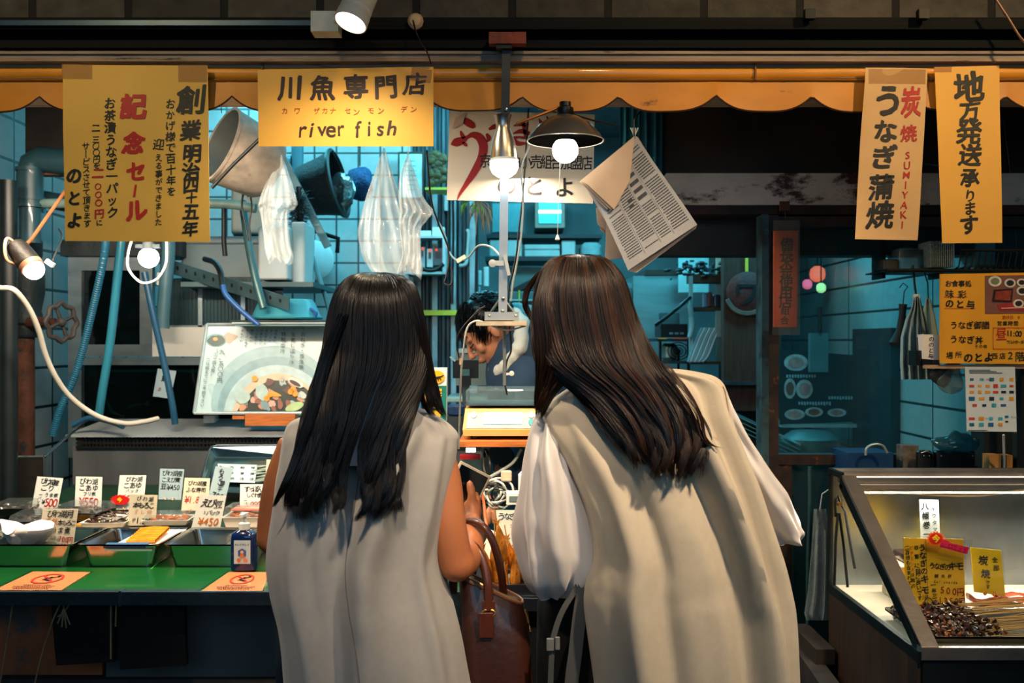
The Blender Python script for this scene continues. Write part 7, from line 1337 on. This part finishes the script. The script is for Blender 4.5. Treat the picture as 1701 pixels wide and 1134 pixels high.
    me.polygons.add(len(Fc)); me.polygons.foreach_set('loop_start', np.arange(0, len(Fc)*4, 4, dtype=np.int32)); me.update(calc_edges=True); me.validate()
    at = me.attributes.new('tone', 'FLOAT', 'POINT'); at.data.foreach_set('value', T.astype(np.float32)); me.shade_smooth()
    o = bpy.data.objects.new(name, me); COL.objects.link(o); me.materials.append(mat); o.parent = parent; return o
def garment(rings, N_=96, sub=7, disp=None, p=2.3, y_shift=None):
    """closed cloth surface through rings (Lx,Ly,Rx,Ry,d,ry); disp(t, theta) pushes it outward in metres; returns (MB, point function)"""
    C_ = curve(rings, sub); m = len(C_)
    def pt(i, a):
        q = C_[i]; L_, R_ = W(q[0], q[1], q[4]), W(q[2], q[3], q[4]); c = (L_+R_)/2; h = (R_-L_)/2; ca, sa = math.cos(a), math.sin(a)
        x = math.copysign(abs(ca)**(2/p), ca); y = math.copysign(abs(sa)**(2/p), sa); o = disp(i/(m-1), a) if disp else 0
        return c + h*x + Vector((0, q[5]*y, 0)) + Vector((ca*.6, sa, 0))*o
    mb = MB(); mb.loft([[pt(i, 2*math.pi*k/N_) for k in range(N_)] for i in range(m)], cap=False); return mb, pt, m
def gauss(x, c, w): return math.exp(-((x-c)/w)**2)
def adiff(a, b): return (a-b+math.pi) % (2*math.pi) - math.pi
def hand(nodes, edges, pre, wrist, fwd, up, side, curl=.3, sc=1.0, root='wr'):
    """palm and five fingers as skin chains; fwd towards fingertips, side towards the thumb, up = back of the hand"""
    w = Vector(wrist); s = sc
    nodes[pre+'p1'] = (w + fwd*.035*s, (.026*s, .014*s)); nodes[pre+'p2'] = (w + fwd*.070*s, (.030*s, .013*s)); edges += [(root, pre+'p1'), (pre+'p1', pre+'p2')]
    for k, (o, L_) in enumerate(((.028, .070), (.010, .080), (-.009, .074), (-.026, .058))):
        a = pre+'f%d' % k; d = fwd.copy(); p = w + fwd*.082*s + side*o*s; nodes[a+'0'] = (p, .0088*s); edges.append((pre+'p2', a+'0')); prev = a+'0'
        for j, f in enumerate((.42, .33, .25)):
            d = (d - up*math.tan(curl)*(.5+.6*j)).normalized(); p = p + d*L_*f*s; nodes[a+str(j+1)] = (p, (.0082, .0076, .0066)[j]*s); edges.append((prev, a+str(j+1))); prev = a+str(j+1)
    p = w + fwd*.025*s + side*.026*s; nodes[pre+'t0'] = (p, .0115*s); edges.append((pre+'p1', pre+'t0')); d = (side*.75 + fwd*.65 - up*.25).normalized(); prev = pre+'t0'
    for j, L_ in enumerate((.036, .030, .024)):
        p = p + d*L_*s; nodes[pre+'t%d' % (j+1)] = (p, (.0105, .0095, .008)[j]*s); edges.append((prev, pre+'t%d' % (j+1))); prev = pre+'t%d' % (j+1); d = (d*.7 + fwd*.5 - up*.1).normalized()
def legs(nodes, edges, px, d, hip, z0=.80):
    for s_, nm in ((-1, 'l'), (1, 'r')):
        x = (px-CX)*d/F + s_*.085; nodes['h'+nm] = (Vector((x, d, z0-.04)), .075); nodes['k'+nm] = (Vector((x+s_*.01, d-.01+.02, .46)), .052); nodes['c'+nm] = (Vector((x+s_*.01, d-.015, .30)), .048)
        nodes['a'+nm] = (Vector((x+s_*.01, d-.02, .09)), .034); nodes['o'+nm] = (Vector((x+s_*.02, d+.06, .04)), (.036, .028)); nodes['e'+nm] = (Vector((x+s_*.025, d+.13, .032)), (.030, .022)); edges += [(hip, 'h'+nm), ('h'+nm, 'k'+nm), ('k'+nm, 'c'+nm), ('c'+nm, 'a'+nm), ('a'+nm, 'o'+nm), ('o'+nm, 'e'+nm)]
def woman_head(a, c, s=1.0, fwd=Vector((0, 1, 0)), up=Vector((0, 0, 1))):
    """adds a modelled head: skull, jaw, nose, lips, brow, ears"""
    rt = fwd.cross(up).normalized(); q = lambda x, y, z: c + rt*x*s + fwd*y*s + up*z*s
    M3 = Matrix((rt, fwd, up)).transposed(); E = M3.to_euler()
    a.ball(q(0, -.005, .015), .088*s, 20, 14, (.86, 1.08, 1.08), E); a.ball(q(0, .028, -.045), .060*s, 16, 12, (.92, .95, 1.05), E); a.ball(q(0, .062, -.088), .022*s, 10, 8, (1.1, .9, .8), E)
    a.tube([q(0, .088, .005), q(0, .100, -.018), q(0, .107, -.030), q(0, .092, -.036)], [.008*s, .009*s, .012*s, .008*s], 8); a.ball(q(0, .088, -.058), .014*s, 10, 6, (1.5, .7, .55), E); a.ball(q(0, .086, -.066), .012*s, 10, 6, (1.5, .7, .6), E)
    for k in (-1, 1): a.ball(q(k*.077, -.005, -.018), .020*s, 10, 8, (.35, .75, 1.35), E); a.ball(q(k*.032, .077, .014), .016*s, 8, 6, (1.4, .6, .5), E); a.ball(q(k*.040, .062, -.030), .022*s, 8, 6, (1, .8, 1), E)
    return q
def eyes(parent, q, s=1.0):
    for k in (-1, 1): MB().ball(q(k*.031, .0795, -.003), .0115*s, 12, 8).build('eye', M('eye_white', 'd8d4cc', .2), parent); MB().ball(q(k*.031, .0868, -.004), .0055*s, 10, 6).build('iris', M('iris_dark', '1c110c', .15), [c for c in bpy.data.objects if c.parent == parent and c.name.startswith('eye')][-1])

# ---------------------------------------------------------------- left shopper
p1 = thing('person', 'person with long black hair in sleeveless grey beige vest dress, holding a phone', 'person', (W(612,0,2.0).x, 2.0, 0))
nd = {}; ed = []; nd['pel'] = (W(615,1140,2.02), .105); nd['sp'] = (W(608,1000,2.02), (.10,.075)); nd['ch'] = (W(612,840,2.02), (.11,.08)); nd['ub'] = (W(616,745,2.01), (.10,.065)); nd['nb'] = (W(622,690,1.99), .052); nd['nk'] = (W(625,640,1.98), .047); nd['hd'] = (W(627,590,1.985), .045)
ed += [('pel','sp'),('sp','ch'),('ch','ub'),('ub','nb'),('nb','nk'),('nk','hd')]
nd['sr'] = (W(726,745,2.01), .040); nd['wr'] = (W(785,870,2.17), (.024,.019))
ed += [('ub','sr')]
# hand around the phone: palm, four fingers behind it, thumb on its face
nd['pa'] = (W(785,850,2.195), (.026,.018)); nd['pb'] = (W(783,832,2.215), (.026,.015)); ed += [('wr','pa'),('pa','pb')]
for k, (x0, y0, x1, y1) in enumerate(((792,822,772,796),(790,834,765,812),(787,846,762,828),(784,858,762,846))):
    nd['g%d0' % k] = (W(x0,y0,2.235), .0088); nd['g%d1' % k] = (W((x0+x1)/2,(y0+y1)/2,2.258), .0083); nd['g%d2' % k] = (W(x1,y1,2.262), .0074); nd['g%d3' % k] = (W(x1-9,y1-3,2.250), .0064); ed += [('pb','g%d0' % k),('g%d0' % k,'g%d1' % k),('g%d1' % k,'g%d2' % k),('g%d2' % k,'g%d3' % k)]
nd['th0'] = (W(784,838,2.192), .0125); nd['th1'] = (W(784,820,2.192), .0112); nd['th2'] = (W(781,806,2.197), .0098); nd['th3'] = (W(779,796,2.204), .0084); ed += [('pa','th0'),('th0','th1'),('th1','th2'),('th2','th3')]
nd['sl'] = (W(496,735,2.02), .045); nd['wl'] = (W(510,880,2.26), (.023,.018)); ed += [('ub','sl')]
hand(nd, ed, 'L', nd['wl'][0], Vector((.25,.93,-.25)).normalized(), Vector((0,.25,.95)).normalized(), Vector((.95,-.25,0)), .35, root='wl')
legs(nd, ed, 620, 2.02, 'pel')
qh = {}
def arm(a, pts, rr, elbow):
    P = curve([tuple(p) + (r,) for p, r in zip(pts, rr)], 6); a.tube([Vector(p[:3]) for p in P], [float(p[3]) for p in P], 18); a.ball(pts[elbow], rr[elbow]*1.02, 16, 12)
def ex1(a):
    arm(a, [W(722,748,2.01), W(739,800,2.0), W(744,865,1.99), W(755,925,1.99), W(761,946,2.0)], [.038,.034,.036,.036,.034], 3)
    arm(a, [W(759,936,1.99), W(772,925,2.05), W(781,898,2.11), W(785,868,2.175)], [.036,.036,.030,.023], 0)
    arm(a, [W(498,740,2.02), W(470,800,2.02), W(458,860,2.03), W(453,893,2.03)], [.044,.038,.036,.033], 3); arm(a, [W(454,893,2.03), W(475,900,2.13), W(510,880,2.265)], [.033,.031,.022], 0)
    qh['q'] = woman_head(a, W(627,538,1.995), .90, Vector((.05,.97,-.22)).normalized(), Vector((0,.22,.975)).normalized())
skin_body(nd, ed, .0055, ex1, 4).build('body', skin, p1); eyes(p1, qh['q'], .90)
vest = M('grey_beige_vest', 'a09d98', .85, var=.04, scale=60, bump=.08, bscale=500, sheen=.2)
def d1(t, a):
    f = 0; th = adiff(a, -math.pi/2)
    f += .018*gauss(th, .62-.75*t, .16)*min(1, t*4)*(1-.2*t); f -= .012*gauss(th, .36-.70*t, .12)*min(1, t*4)
    f += .012*gauss(th, -.75+.35*t, .14)*t; f += .010*gauss(th, .95-.15*t, .12)*min(1, t*2); f -= .007*gauss(th, -.45+.1*t, .10)*t
    f *= 2.3; f += .008*noise.noise(Vector((th*2.2, t*4, 1))) + .0030*noise.noise(Vector((th*6, t*14, 5))) - .0035*gauss(th, .0, .018)
    f += .007*math.sin(5*a+1.0)*max(0, t-.45)*2
    return f
vr = [(603,668,650,668,1.985,.045),(560,676,690,676,1.99,.056),(512,689,728,692,1.995,.062),(480,703,757,717,2.0,.066),(470,730,758,738,2.0,.088),(462,780,752,785,2.0,.108),(455,845,742,850,2.0,.122),(447,915,733,920,2.0,.130),(451,975,744,978,2.0,.135),(464,1040,760,1040,2.0,.142),(474,1134,777,1134,2.0,.152),(476,1250,800,1250,2.0,.16),(474,1400,820,1400,2.0,.17)]
mb, pt, m = garment(vr, 128, 8, d1); mb.build('vest', vest, p1, ang=80)
MB().tube([pt(i, -math.pi/2) - Vector((0,.0006,0)) for i in range(int(m*.30), m)], .0010, 5).build('back_seam', M('seam_grey','6a625a',.9), p1)
for y_ in (930, 1078):
    pass
MB().tube([pt(m-1, 2*math.pi*k/64) for k in range(65)], .003, 6, cap=False).build('hem', vest, p1)
tie = M('skin_edge','8a7a6c',.9)
h1 = hair_mat('black_hair', '07080b', '1d1712', .32)
R1 = [(606,452,642,452,1.975,.02,150),(578,460,672,460,1.975,.058,150),(556,486,693,486,1.975,.085,150),(544,528,704,528,1.975,.098,148),(536,576,712,576,1.97,.100,140),(524,618,712,618,1.955,.095,125),(510,660,700,656,1.935,.080,105),(499,700,686,700,1.908,.058,88),(488,745,674,745,1.892,.046,84),(478,790,668,790,1.880,.042,82),(472,830,668,828,1.872,.040,80),(480,870,664,866,1.868,.036,78)]
R1b = [(618,452,640,452,1.975,.02,60),(640,470,690,470,1.97,.05,60),(668,530,708,530,1.97,.06,60),(680,590,718,590,1.98,.06,60),(690,640,730,640,1.99,.055,60),(700,675,740,675,2.0,.06,60),(712,695,752,700,2.01,.055,60)]
R1c = [(560,520,580,520,1.90,.02,60),(530,600,552,600,1.90,.02,60),(508,680,532,680,1.885,.02,60),(484,750,508,750,1.875,.02,60),(462,805,482,805,1.87,.02,60),(450,845,458,842,1.87,.01,60)]
build_hair(p1, [dict(rings=R1, n=3600, clumps=38, seed=3, cap=.78, curl=15, curl0=.60, clump=.96, cpow=3.0, cl_uneven=.07, uneven=.04), dict(rings=R1b, n=500, clumps=10, seed=5, curl=3, clump=.6, curl0=.6), dict(rings=R1c, n=220, clumps=3, seed=8, curl=3, clump=.6, curl0=.5)], h1)
# phone
t = thing('smartphone', 'dark smartphone with pale edge held by the sleeveless shopper', 'phone', W(770,870,2.22)); c = W(765,830,2.228)
e_ = (R(-12), R(28), R(8)); MB().bevbox(c, (.079,.010,.156), .004, e_).build('frame', M('phone_gold','c8b8a0',.4,.2), t); em = Euler(e_).to_matrix()
MB().obox(c + em @ Vector((0,-.0052,0)), (.068,.0012,.143), e_).build('screen', M('phone_glass','05080a',.08), [c_ for c_ in bpy.data.objects if c_.parent == t][0], smooth=False)
# leather handbag on the forearm
hb = thing('handbag', 'brown leather handbag hanging on the sleeveless shopper forearm', 'handbag', W(815,1200,2.08)); le = M('brown_leather', '351810', .42, var=.22, scale=7, bump=.12, bscale=60, coat=.25)
def bagring(L_, R_, dd, r_): a, b = W(*L_, dd), W(*R_, dd); n_ = 40; return [(a+b)/2 + (b-a)/2*math.copysign(abs(math.cos(t_))**.45, math.cos(t_)) + Vector((0, r_*math.copysign(abs(math.sin(t_))**.7, math.sin(t_)), 0)) for t_ in [2*math.pi*k/n_ for k in range(n_)]]
rg = [bagring((776,1225),(884,1225),2.09,.060), bagring((772,1215),(889,1215),2.09,.068), bagring((771,1134),(885,1134),2.09,.068), bagring((766,1050),(880,1060),2.09,.060), bagring((764,985),(873,1015),2.09,.048), bagring((762,951),(868,999),2.09,.034), bagring((764,953),(865,1001),2.09,.028), bagring((764,968),(863,1012),2.09,.024)]
MB().loft(rg).build('body', le, hb, ang=60); MB().tube([rg[5][k] for k in range(40)] + [rg[5][0]], .0035, 6, cap=False).build('top_piping', M('leather_edge','7a4a30',.4), hb)
MB().tube(wcurve([(757,951,2.07),(790,966,2.07),(830,985,2.07),(866,1001,2.07)]), .003, 6).build('zip', M('zip_brass','9a7a4a',.35,.8), hb)
hl = M('handle_leather','4a2216',.35,var=.15,coat=.3); MB().tube(wcurve([(748,948,2.10),(752,905,2.14),(762,878,2.15),(780,866,2.13),(800,872,2.10),(816,893,2.09),(826,922,2.09),(833,955,2.10),(836,985,2.115)]), .0085, 10).build('handle', hl, hb)
MB().tube(wcurve([(752,985,2.05),(755,930,2.05),(765,905,2.06),(778,901,2.06),(793,914,2.05),(804,938,2.04),(810,970,2.03),(812,1003,2.028),(812,1012,2.028)]), .0095, 10).build('handle', hl, hb)
MB().tube([W(812+11*math.cos(a),1018+6*math.sin(a),2.022) for a in [2*math.pi*k/16 for k in range(17)]], .0022, 6, cap=False).build('buckle', M('brass_buckle','b08a4c',.3,.9), hb); MB().bevbox(W(808,1038,2.024),(.030,.006,.052),.003,(R(4),0,0)).build('tab', hl, hb); MB().bevbox(W(812,1008,2.026),(.026,.008,.026),.003).build('tab', hl, hb)
MB().tube([W(872,1012,2.03),W(876,1024,2.03),W(878,1034,2.03)], .002, 6).build('zip_pull', M('zip_brass'), hb)

# ---------------------------------------------------------------- right shopper
p2 = thing('person', 'person with long brown hair in beige cape coat and white puff sleeves, leaning in', 'person', (W(1095,0,2.02).x, 2.02, 0))
nd = {}; ed = []; nd['pel'] = (W(1110,1140,2.13), (.10,.075)); nd['sp'] = (W(1100,1000,2.11), (.085,.065)); nd['ch'] = (W(1075,850,2.04), (.11,.08)); nd['ub'] = (W(1050,745,2.02), (.11,.065)); nd['nb'] = (W(1015,670,1.99), .052); nd['nk'] = (W(992,625,1.985), .047); nd['hd'] = (W(975,575,1.985), .045)
ed += [('pel','sp'),('sp','ch'),('ch','ub'),('ub','nb'),('nb','nk'),('nk','hd')]
nd['sl'] = (W(925,725,2.03), .042); nd['wl'] = (W(908,885,2.26), (.023,.018)); ed += [('ub','sl')]
hand(nd, ed, 'L', nd['wl'][0], Vector((-.10,.95,-.2)).normalized(), Vector((0,.2,.97)).normalized(), Vector((1,.1,0)).normalized(), .35, root='wl')
nd['sr'] = (W(1178,690,2.04), .042); nd['wr'] = (W(1235,830,2.28), (.023,.018)); ed += [('ub','sr')]
hand(nd, ed, 'R', nd['wr'][0], Vector((-.3,.9,-.2)).normalized(), Vector((0,.2,.97)).normalized(), Vector((-.95,-.3,0)).normalized(), .35, root='wr')
legs(nd, ed, 1110, 2.13, 'pel')
def ex2(a):
    arm(a, [W(925,728,2.03), W(918,800,2.03), W(920,880,2.04)], [.040,.036,.031], 2); arm(a, [W(920,880,2.04), W(915,892,2.12), W(908,884,2.265)], [.031,.028,.022], 0)
    arm(a, [W(1178,692,2.04), W(1228,770,2.06), W(1280,845,2.08)], [.040,.036,.031], 2); arm(a, [W(1280,845,2.08), W(1268,850,2.16), W(1235,830,2.285)], [.031,.029,.022], 0)
    qh['q2'] = woman_head(a, W(965,528,1.995), .93, Vector((-.15,.95,-.28)).normalized(), Vector((-.16,.25,.955)).normalized())
skin_body(nd, ed, .0055, ex2, 4).build('body', skin, p2); eyes(p2, qh['q2'], .93)
cape = M('beige_cape', 'b5aa96', .8, var=.04, scale=60, bump=.08, bscale=500, sheen=.2)
def d2(t, a):
    th = adiff(a, -math.pi/2); f = .022*gauss(th, .28+.42*t, .13)*min(1, t*3) - .016*gauss(th, .08+.36*t, .13)*min(1, t*3) + .014*gauss(th, .95+.10*t, .13)*min(1, t*3)
    f -= .014*gauss(th, .68+.30*t, .12)*min(1, t*3); f += .012*gauss(th, -.70+.2*t, .16)*t - .012*gauss(th, -.42+.2*t, .12)*min(1, t*2) + .004*gauss(th, -1.0, .2)
    f *= 2.1; f += .009*noise.noise(Vector((th*2.5, t*4, 9))) + .0030*noise.noise(Vector((th*7, t*14, 5))) + .010*math.sin(6*a+.6)*max(0, t-.4)*1.6 - .003*gauss(th, .25+.40*t, .02)
    return f
cr_ = [(972,632,1042,618,1.99,.048),(940,648,1090,612,1.995,.056),(912,668,1150,616,2.0,.066),(895,690,1196,634,2.0,.076),(916,735,1212,690,2.0,.105),(945,790,1232,745,2.0,.122),(970,850,1258,820,2.0,.138),(984,915,1284,905,2.0,.150),(974,965,1300,960,2.0,.155),(973,1010,1311,1015,2.0,.16),(990,1134,1317,1134,2.0,.165),(1000,1250,1322,1250,2.0,.17),(1006,1370,1326,1370,2.0,.175)]
mb, pt, m = garment(cr_, 128, 8, d2, 2.4); mb.build('cape', cape, p2, ang=80); MB().tube([pt(m-1, 2*math.pi*k/64) for k in range(65)], .003, 6, cap=False).build('hem', cape, p2)
MB().tube([pt(i, -.30) - Vector((-.001,.001,0)) for i in range(int(m*.26), m)], .0010, 5).build('side_seam', M('seam_beige','8a7a64',.9), p2)
satin = M('white_satin', 'c6c2c0', .38, var=.05, scale=8, sheen=.3, bump=.1, bscale=14)
def dsl(seed, amp):
    def f(t, a): return 2.6*amp*min(1, t*3)*(.6*math.sin(4*a+seed+t*2.5) + .5*math.sin(7*a+seed*2-t*4)) + amp*1.6*(.5-abs(noise.noise(Vector((math.cos(a)*1.6+seed, math.sin(a)*1.6, t*3.5))))*2) + amp*.9*noise.noise(Vector((math.cos(a)*2, math.sin(a)*2, t*6+seed)))
    return f
mb, pt, m = garment([(900,684,925,690,2.0,.02),(889,700,938,715,2.0,.042),(880,745,948,760,2.0,.056),(872,800,966,815,2.0,.066),(862,865,980,875,2.01,.074),(864,920,986,925,2.02,.076),(876,962,972,966,2.03,.066),(890,982,944,986,2.05,.046),(896,986,938,988,2.06,.038)], 80, 7, dsl(1, .0075), 2.1); mb.build('sleeve', satin, p2, ang=80)
mb, pt, m = garment([(1180,650,1204,648,2.04,.03),(1186,690,1222,695,2.04,.046),(1195,745,1258,752,2.05,.058),(1212,805,1294,806,2.06,.064),(1235,855,1322,850,2.08,.064),(1262,890,1332,880,2.09,.056),(1274,901,1331,894,2.10,.050)], 80, 7, dsl(4, .006), 2.1); mb.build('sleeve', satin, p2, ang=80)
mb, pt, m = garment([(925,935,1290,935,2.12,.10),(898,985,1296,985,2.13,.10),(893,1050,1300,1050,2.13,.10),(893,1134,1300,1134,2.13,.10),(893,1400,1300,1400,2.12,.13),(880,1640,1290,1640,2.12,.14)], 80, 5, lambda t, a: .006*math.sin(9*a), 2.6); mb.build('skirt', M('black_skirt','030304',.9,var=.2), p2, ang=80)
def ribbon(pts, w, nm, mat, par): 
    P = wcurve(pts, 8); mb = MB(); q = []
    for i, p in enumerate(P): tdir = (P[min(i+1,len(P)-1)]-P[max(i-1,0)]).normalized(); s_ = tdir.cross(Vector((0,1,0))).normalized()*w/2; q.append([p-s_-Vector((0,.0008,0)), p+s_-Vector((0,.0008,0)), p+s_+Vector((0,.0008,0)), p-s_+Vector((0,.0008,0))])
    mb.loft(q); return mb.build(nm, mat, par)
sash = M('grey_sash','3e4040',.7,var=.08); ribbon([(966,962,1.99),(952,985,1.985),(934,1015,1.98),(922,1048,1.98),(917,1080,1.98),(914,1150,1.985),(912,1240,1.99)], .011, 'sash', sash, p2); ribbon([(972,968,1.985),(963,1020,1.98),(956,1080,1.98),(948,1150,1.98),(946,1240,1.99)], .027, 'sash', sash, p2)
MB().bevbox(W(914,1070,1.975),(.015,.007,.025),.003).build('sash_buckle', M('buckle_grey','6f7272',.4,.3), p2); MB().bevbox(W(926,1068,1.975),(.010,.007,.026),.003).build('sash_buckle', M('buckle_grey'), p2)
h2 = hair_mat('brown_hair', '0d0806', '42291a', .36)
R2 = [(944,422,980,422,1.975,.02,150),(914,431,1010,431,1.975,.058,150),(893,462,1036,462,1.975,.086,150),(885,508,1052,508,1.975,.098,148),(884,555,1070,555,1.97,.100,138),(892,605,1096,600,1.955,.095,120),(955,655,1132,645,1.935,.078,100),(995,700,1162,690,1.905,.056,86),(1030,738,1172,730,1.885,.044,82),(1056,770,1166,766,1.873,.038,80),(1062,806,1156,802,1.868,.030,76)]
R2b = [(944,422,960,422,1.975,.02,60),(905,445,940,445,1.97,.05,60),(886,500,935,500,1.955,.06,60),(882,560,965,560,1.955,.065,60),(882,605,968,600,1.96,.065,60),(884,640,945,632,1.97,.055,60),(885,670,918,664,1.98,.05,60),(886,702,903,698,2.0,.04,60)]
R2c = [(1080,600,1110,600,1.89,.02,60),(1120,650,1150,650,1.875,.02,60),(1148,690,1168,690,1.87,.02,60),(1160,725,1172,722,1.87,.015,60),(1182,744,1190,738,1.87,.01,60),(1212,748,1216,744,1.87,.006,60)]
R2d = [(915,440,925,440,2.02,.02,60),(890,455,900,455,2.03,.02,60),(872,480,882,480,2.04,.015,60),(868,505,876,505,2.04,.012,60),(880,530,886,530,2.04,.01,60),(892,545,896,545,2.04,.006,60)]
build_hair(p2, [dict(rings=R2, n=3400, clumps=46, seed=13, cap=.66, curl=16, curl0=.45, clump=.95, cpow=2.2, cl_uneven=.20, uneven=.08, fuzz=3), dict(rings=R2b, n=1100, clumps=16, seed=15, curl=3, clump=.6, curl0=.6), dict(rings=R2c, n=40, clumps=4, seed=18, curl=4, clump=.5, curl0=.3, w=.0007), dict(rings=R2d, n=90, clumps=3, seed=19, curl=2, clump=.5, curl0=.5, w=.0008)], h2)

# ---------------------------------------------------------------- clerk bending behind the scale
p3 = thing('person', 'person with short black hair and navy apron bending over behind the scale', 'person', (.06, 3.55, 0))
fw = Vector((-.74, -.10, -.66)).normalized(); upv = Vector((-.66, .05, .75)); upv = (upv - fw*upv.dot(fw)).normalized(); hc = W(812,548,3.5)
nd = {}; ed = []; nd['pel'] = (Vector((.22,3.62,.92)), (.12,.10)); nd['sp'] = (Vector((.20,3.60,1.08)), (.12,.10)); nd['ch'] = (Vector((.13,3.57,1.24)), (.12,.10)); nd['ub'] = (Vector((.075,3.55,1.35)), (.11,.08)); nd['nb'] = (W(868,568,3.52), .058); nd['nk'] = (W(848,558,3.51), .054); nd['hd'] = (W(832,552,3.50), .05)
ed += [('pel','sp'),('sp','ch'),('ch','ub'),('ub','nb'),('nb','nk'),('nk','hd')]
for s_, nm in ((-1,'n'),(1,'f')):
    nd['s'+nm] = (Vector((.06, 3.55+s_*.13, 1.36)), .05); nd['e'+nm] = (Vector((-.01, 3.44+s_*.16, 1.16)), .042); nd['m'+nm] = (Vector((-.04, 3.22+s_*.10, 1.07)), .034); nd['w'+nm] = (Vector((-.05, 3.06+s_*.07, 1.02)), (.026,.02)); ed += [('ub','s'+nm),('s'+nm,'e'+nm),('e'+nm,'m'+nm),('m'+nm,'w'+nm)]
    hand(nd, ed, nm, nd['w'+nm][0], Vector((-.05,-.85,-.5)).normalized(), Vector((0,-.5,.85)).normalized(), Vector((-s_*.0+(.95 if s_<0 else -.95),.05,0)).normalized(), .45, root='w'+nm)
legs(nd, ed, 945, 3.62, 'pel', .90)
def ex3(a): qh['q3'] = woman_head(a, hc, 1.04, fw, upv)
skin_body(nd, ed, .0048, ex3, 3).build('body', skin2, p3); 
for k in (-1, 1): MB().tube([qh['q3'](k*.046,.074,-.004), qh['q3'](k*.036,.086,-.008), qh['q3'](k*.024,.089,-.007), qh['q3'](k*.015,.084,-.003)], .0022, 6).build('eyelash', ink, p3)
q3 = qh['q3']; MB().tube([q3(-.048,.074,.030), q3(-.034,.088,.034), q3(-.018,.090,.030)], .0028, 6).build('eyebrow', ink, p3); MB().tube([q3(-.024,.094,-.062), q3(0,.100,-.062), q3(.024,.094,-.062)], .0022, 6).build('lips', M('lip_dark','8a4a3c',.5), p3)
# hair: many short tapered strands over the skull
mb = MB(); r_ = random.Random(40); rt = fw.cross(upv).normalized()
mb.ball(q3(0,-.014,.030), .096, 20, 14, (.90,1.04,1.02), Matrix((rt,fw,upv)).transposed().to_euler())
for k in range(1500):
    a, z = r_.uniform(0, 2*math.pi), r_.uniform(-.42, 1); cr2 = math.sqrt(max(0, 1-z*z)); n_ = rt*cr2*math.cos(a)*.9 + fw*cr2*math.sin(a)*1.04 + upv*z
    if n_.dot(fw) > .55 and z < .35: continue
    p0 = q3(0,-.014,.030) + n_*.094; tg_ = (-upv*.9 + fw*(.9 if n_.dot(fw) > 0 else -.5) + Vector((r_.uniform(-.4,.4), r_.uniform(-.4,.4), r_.uniform(-.2,.2)))); tg_ = (tg_ - n_*tg_.dot(n_)).normalized(); L_ = r_.uniform(.03,.055)
    p1_ = p0 + n_*.009 + tg_*L_*.5; p2_ = p0 + tg_*L_ + n_*.004 - Vector((0,0,.008)); mb.tube([p0, p1_, p2_], [.0022,.0018,.0004], 3, cap=False)
mb.build('hair', M('clerk_hair','06090b',.3,var=.2), p3)
mb = MB(); r_ = random.Random(12)
rg = []
for (x,y,d,r1,an) in ((858,552,3.50,.070,0),(866,562,3.51,.082,0),(872,575,3.52,.088,0)): pass
tw = MB(); tw.tube(wcurve([(838,520,3.62),(862,528,3.46),(868,560,3.40),(856,592,3.40),(838,610,3.42),(824,612,3.48)]), [.027 + .002*math.sin(i*1.3) for i in range(41)], 14)
tw.v = [tuple(Vector(p) + noise.noise_vector(Vector(p)*14)*.012) for p in tw.v]; tw.build('neck_towel', M('white_towel','c2c4ba',.85,var=.08,bump=.3), p3, ang=80)
mb, pt, m = garment([(832,548,905,530,3.56,.10),(815,575,925,545,3.56,.16),(806,610,945,580,3.57,.19),(808,650,955,640,3.58,.20),(815,720,965,720,3.60,.20),(820,800,970,800,3.62,.19)], 72, 7, lambda t, a: .010*noise.noise(Vector((a*1.5, t*5, 3))) + .004*math.sin(7*a+t*3), 2.3); mb.build('jacket', M('navy_jacket','173149',.8,var=.15,scale=20,bump=.1), p3, ang=80)
mb = MB().tube(wcurve([(852,518,3.60),(880,522,3.50),(900,540,3.48),(905,560,3.52)]), .035, 12); mb.v = [tuple(Vector(p) + noise.noise_vector(Vector(p)*20)*.010) for p in mb.v]; mb.build('hood', M('teal_jacket_hood','3a7f8c',.7,var=.1,bump=.2), p3, ang=80)
for s_, nm in ((-1,'near'),(1,'far')):
    a, b, c = [nd[k+('n' if s_<0 else 'f')][0] for k in ('s','e','m')]; MB().tube([a, a.lerp(b,.5), b, b.lerp(c,.8)], [.070,.064,.056,.044], 16).build('jacket_sleeve', M('navy_jacket'), p3)
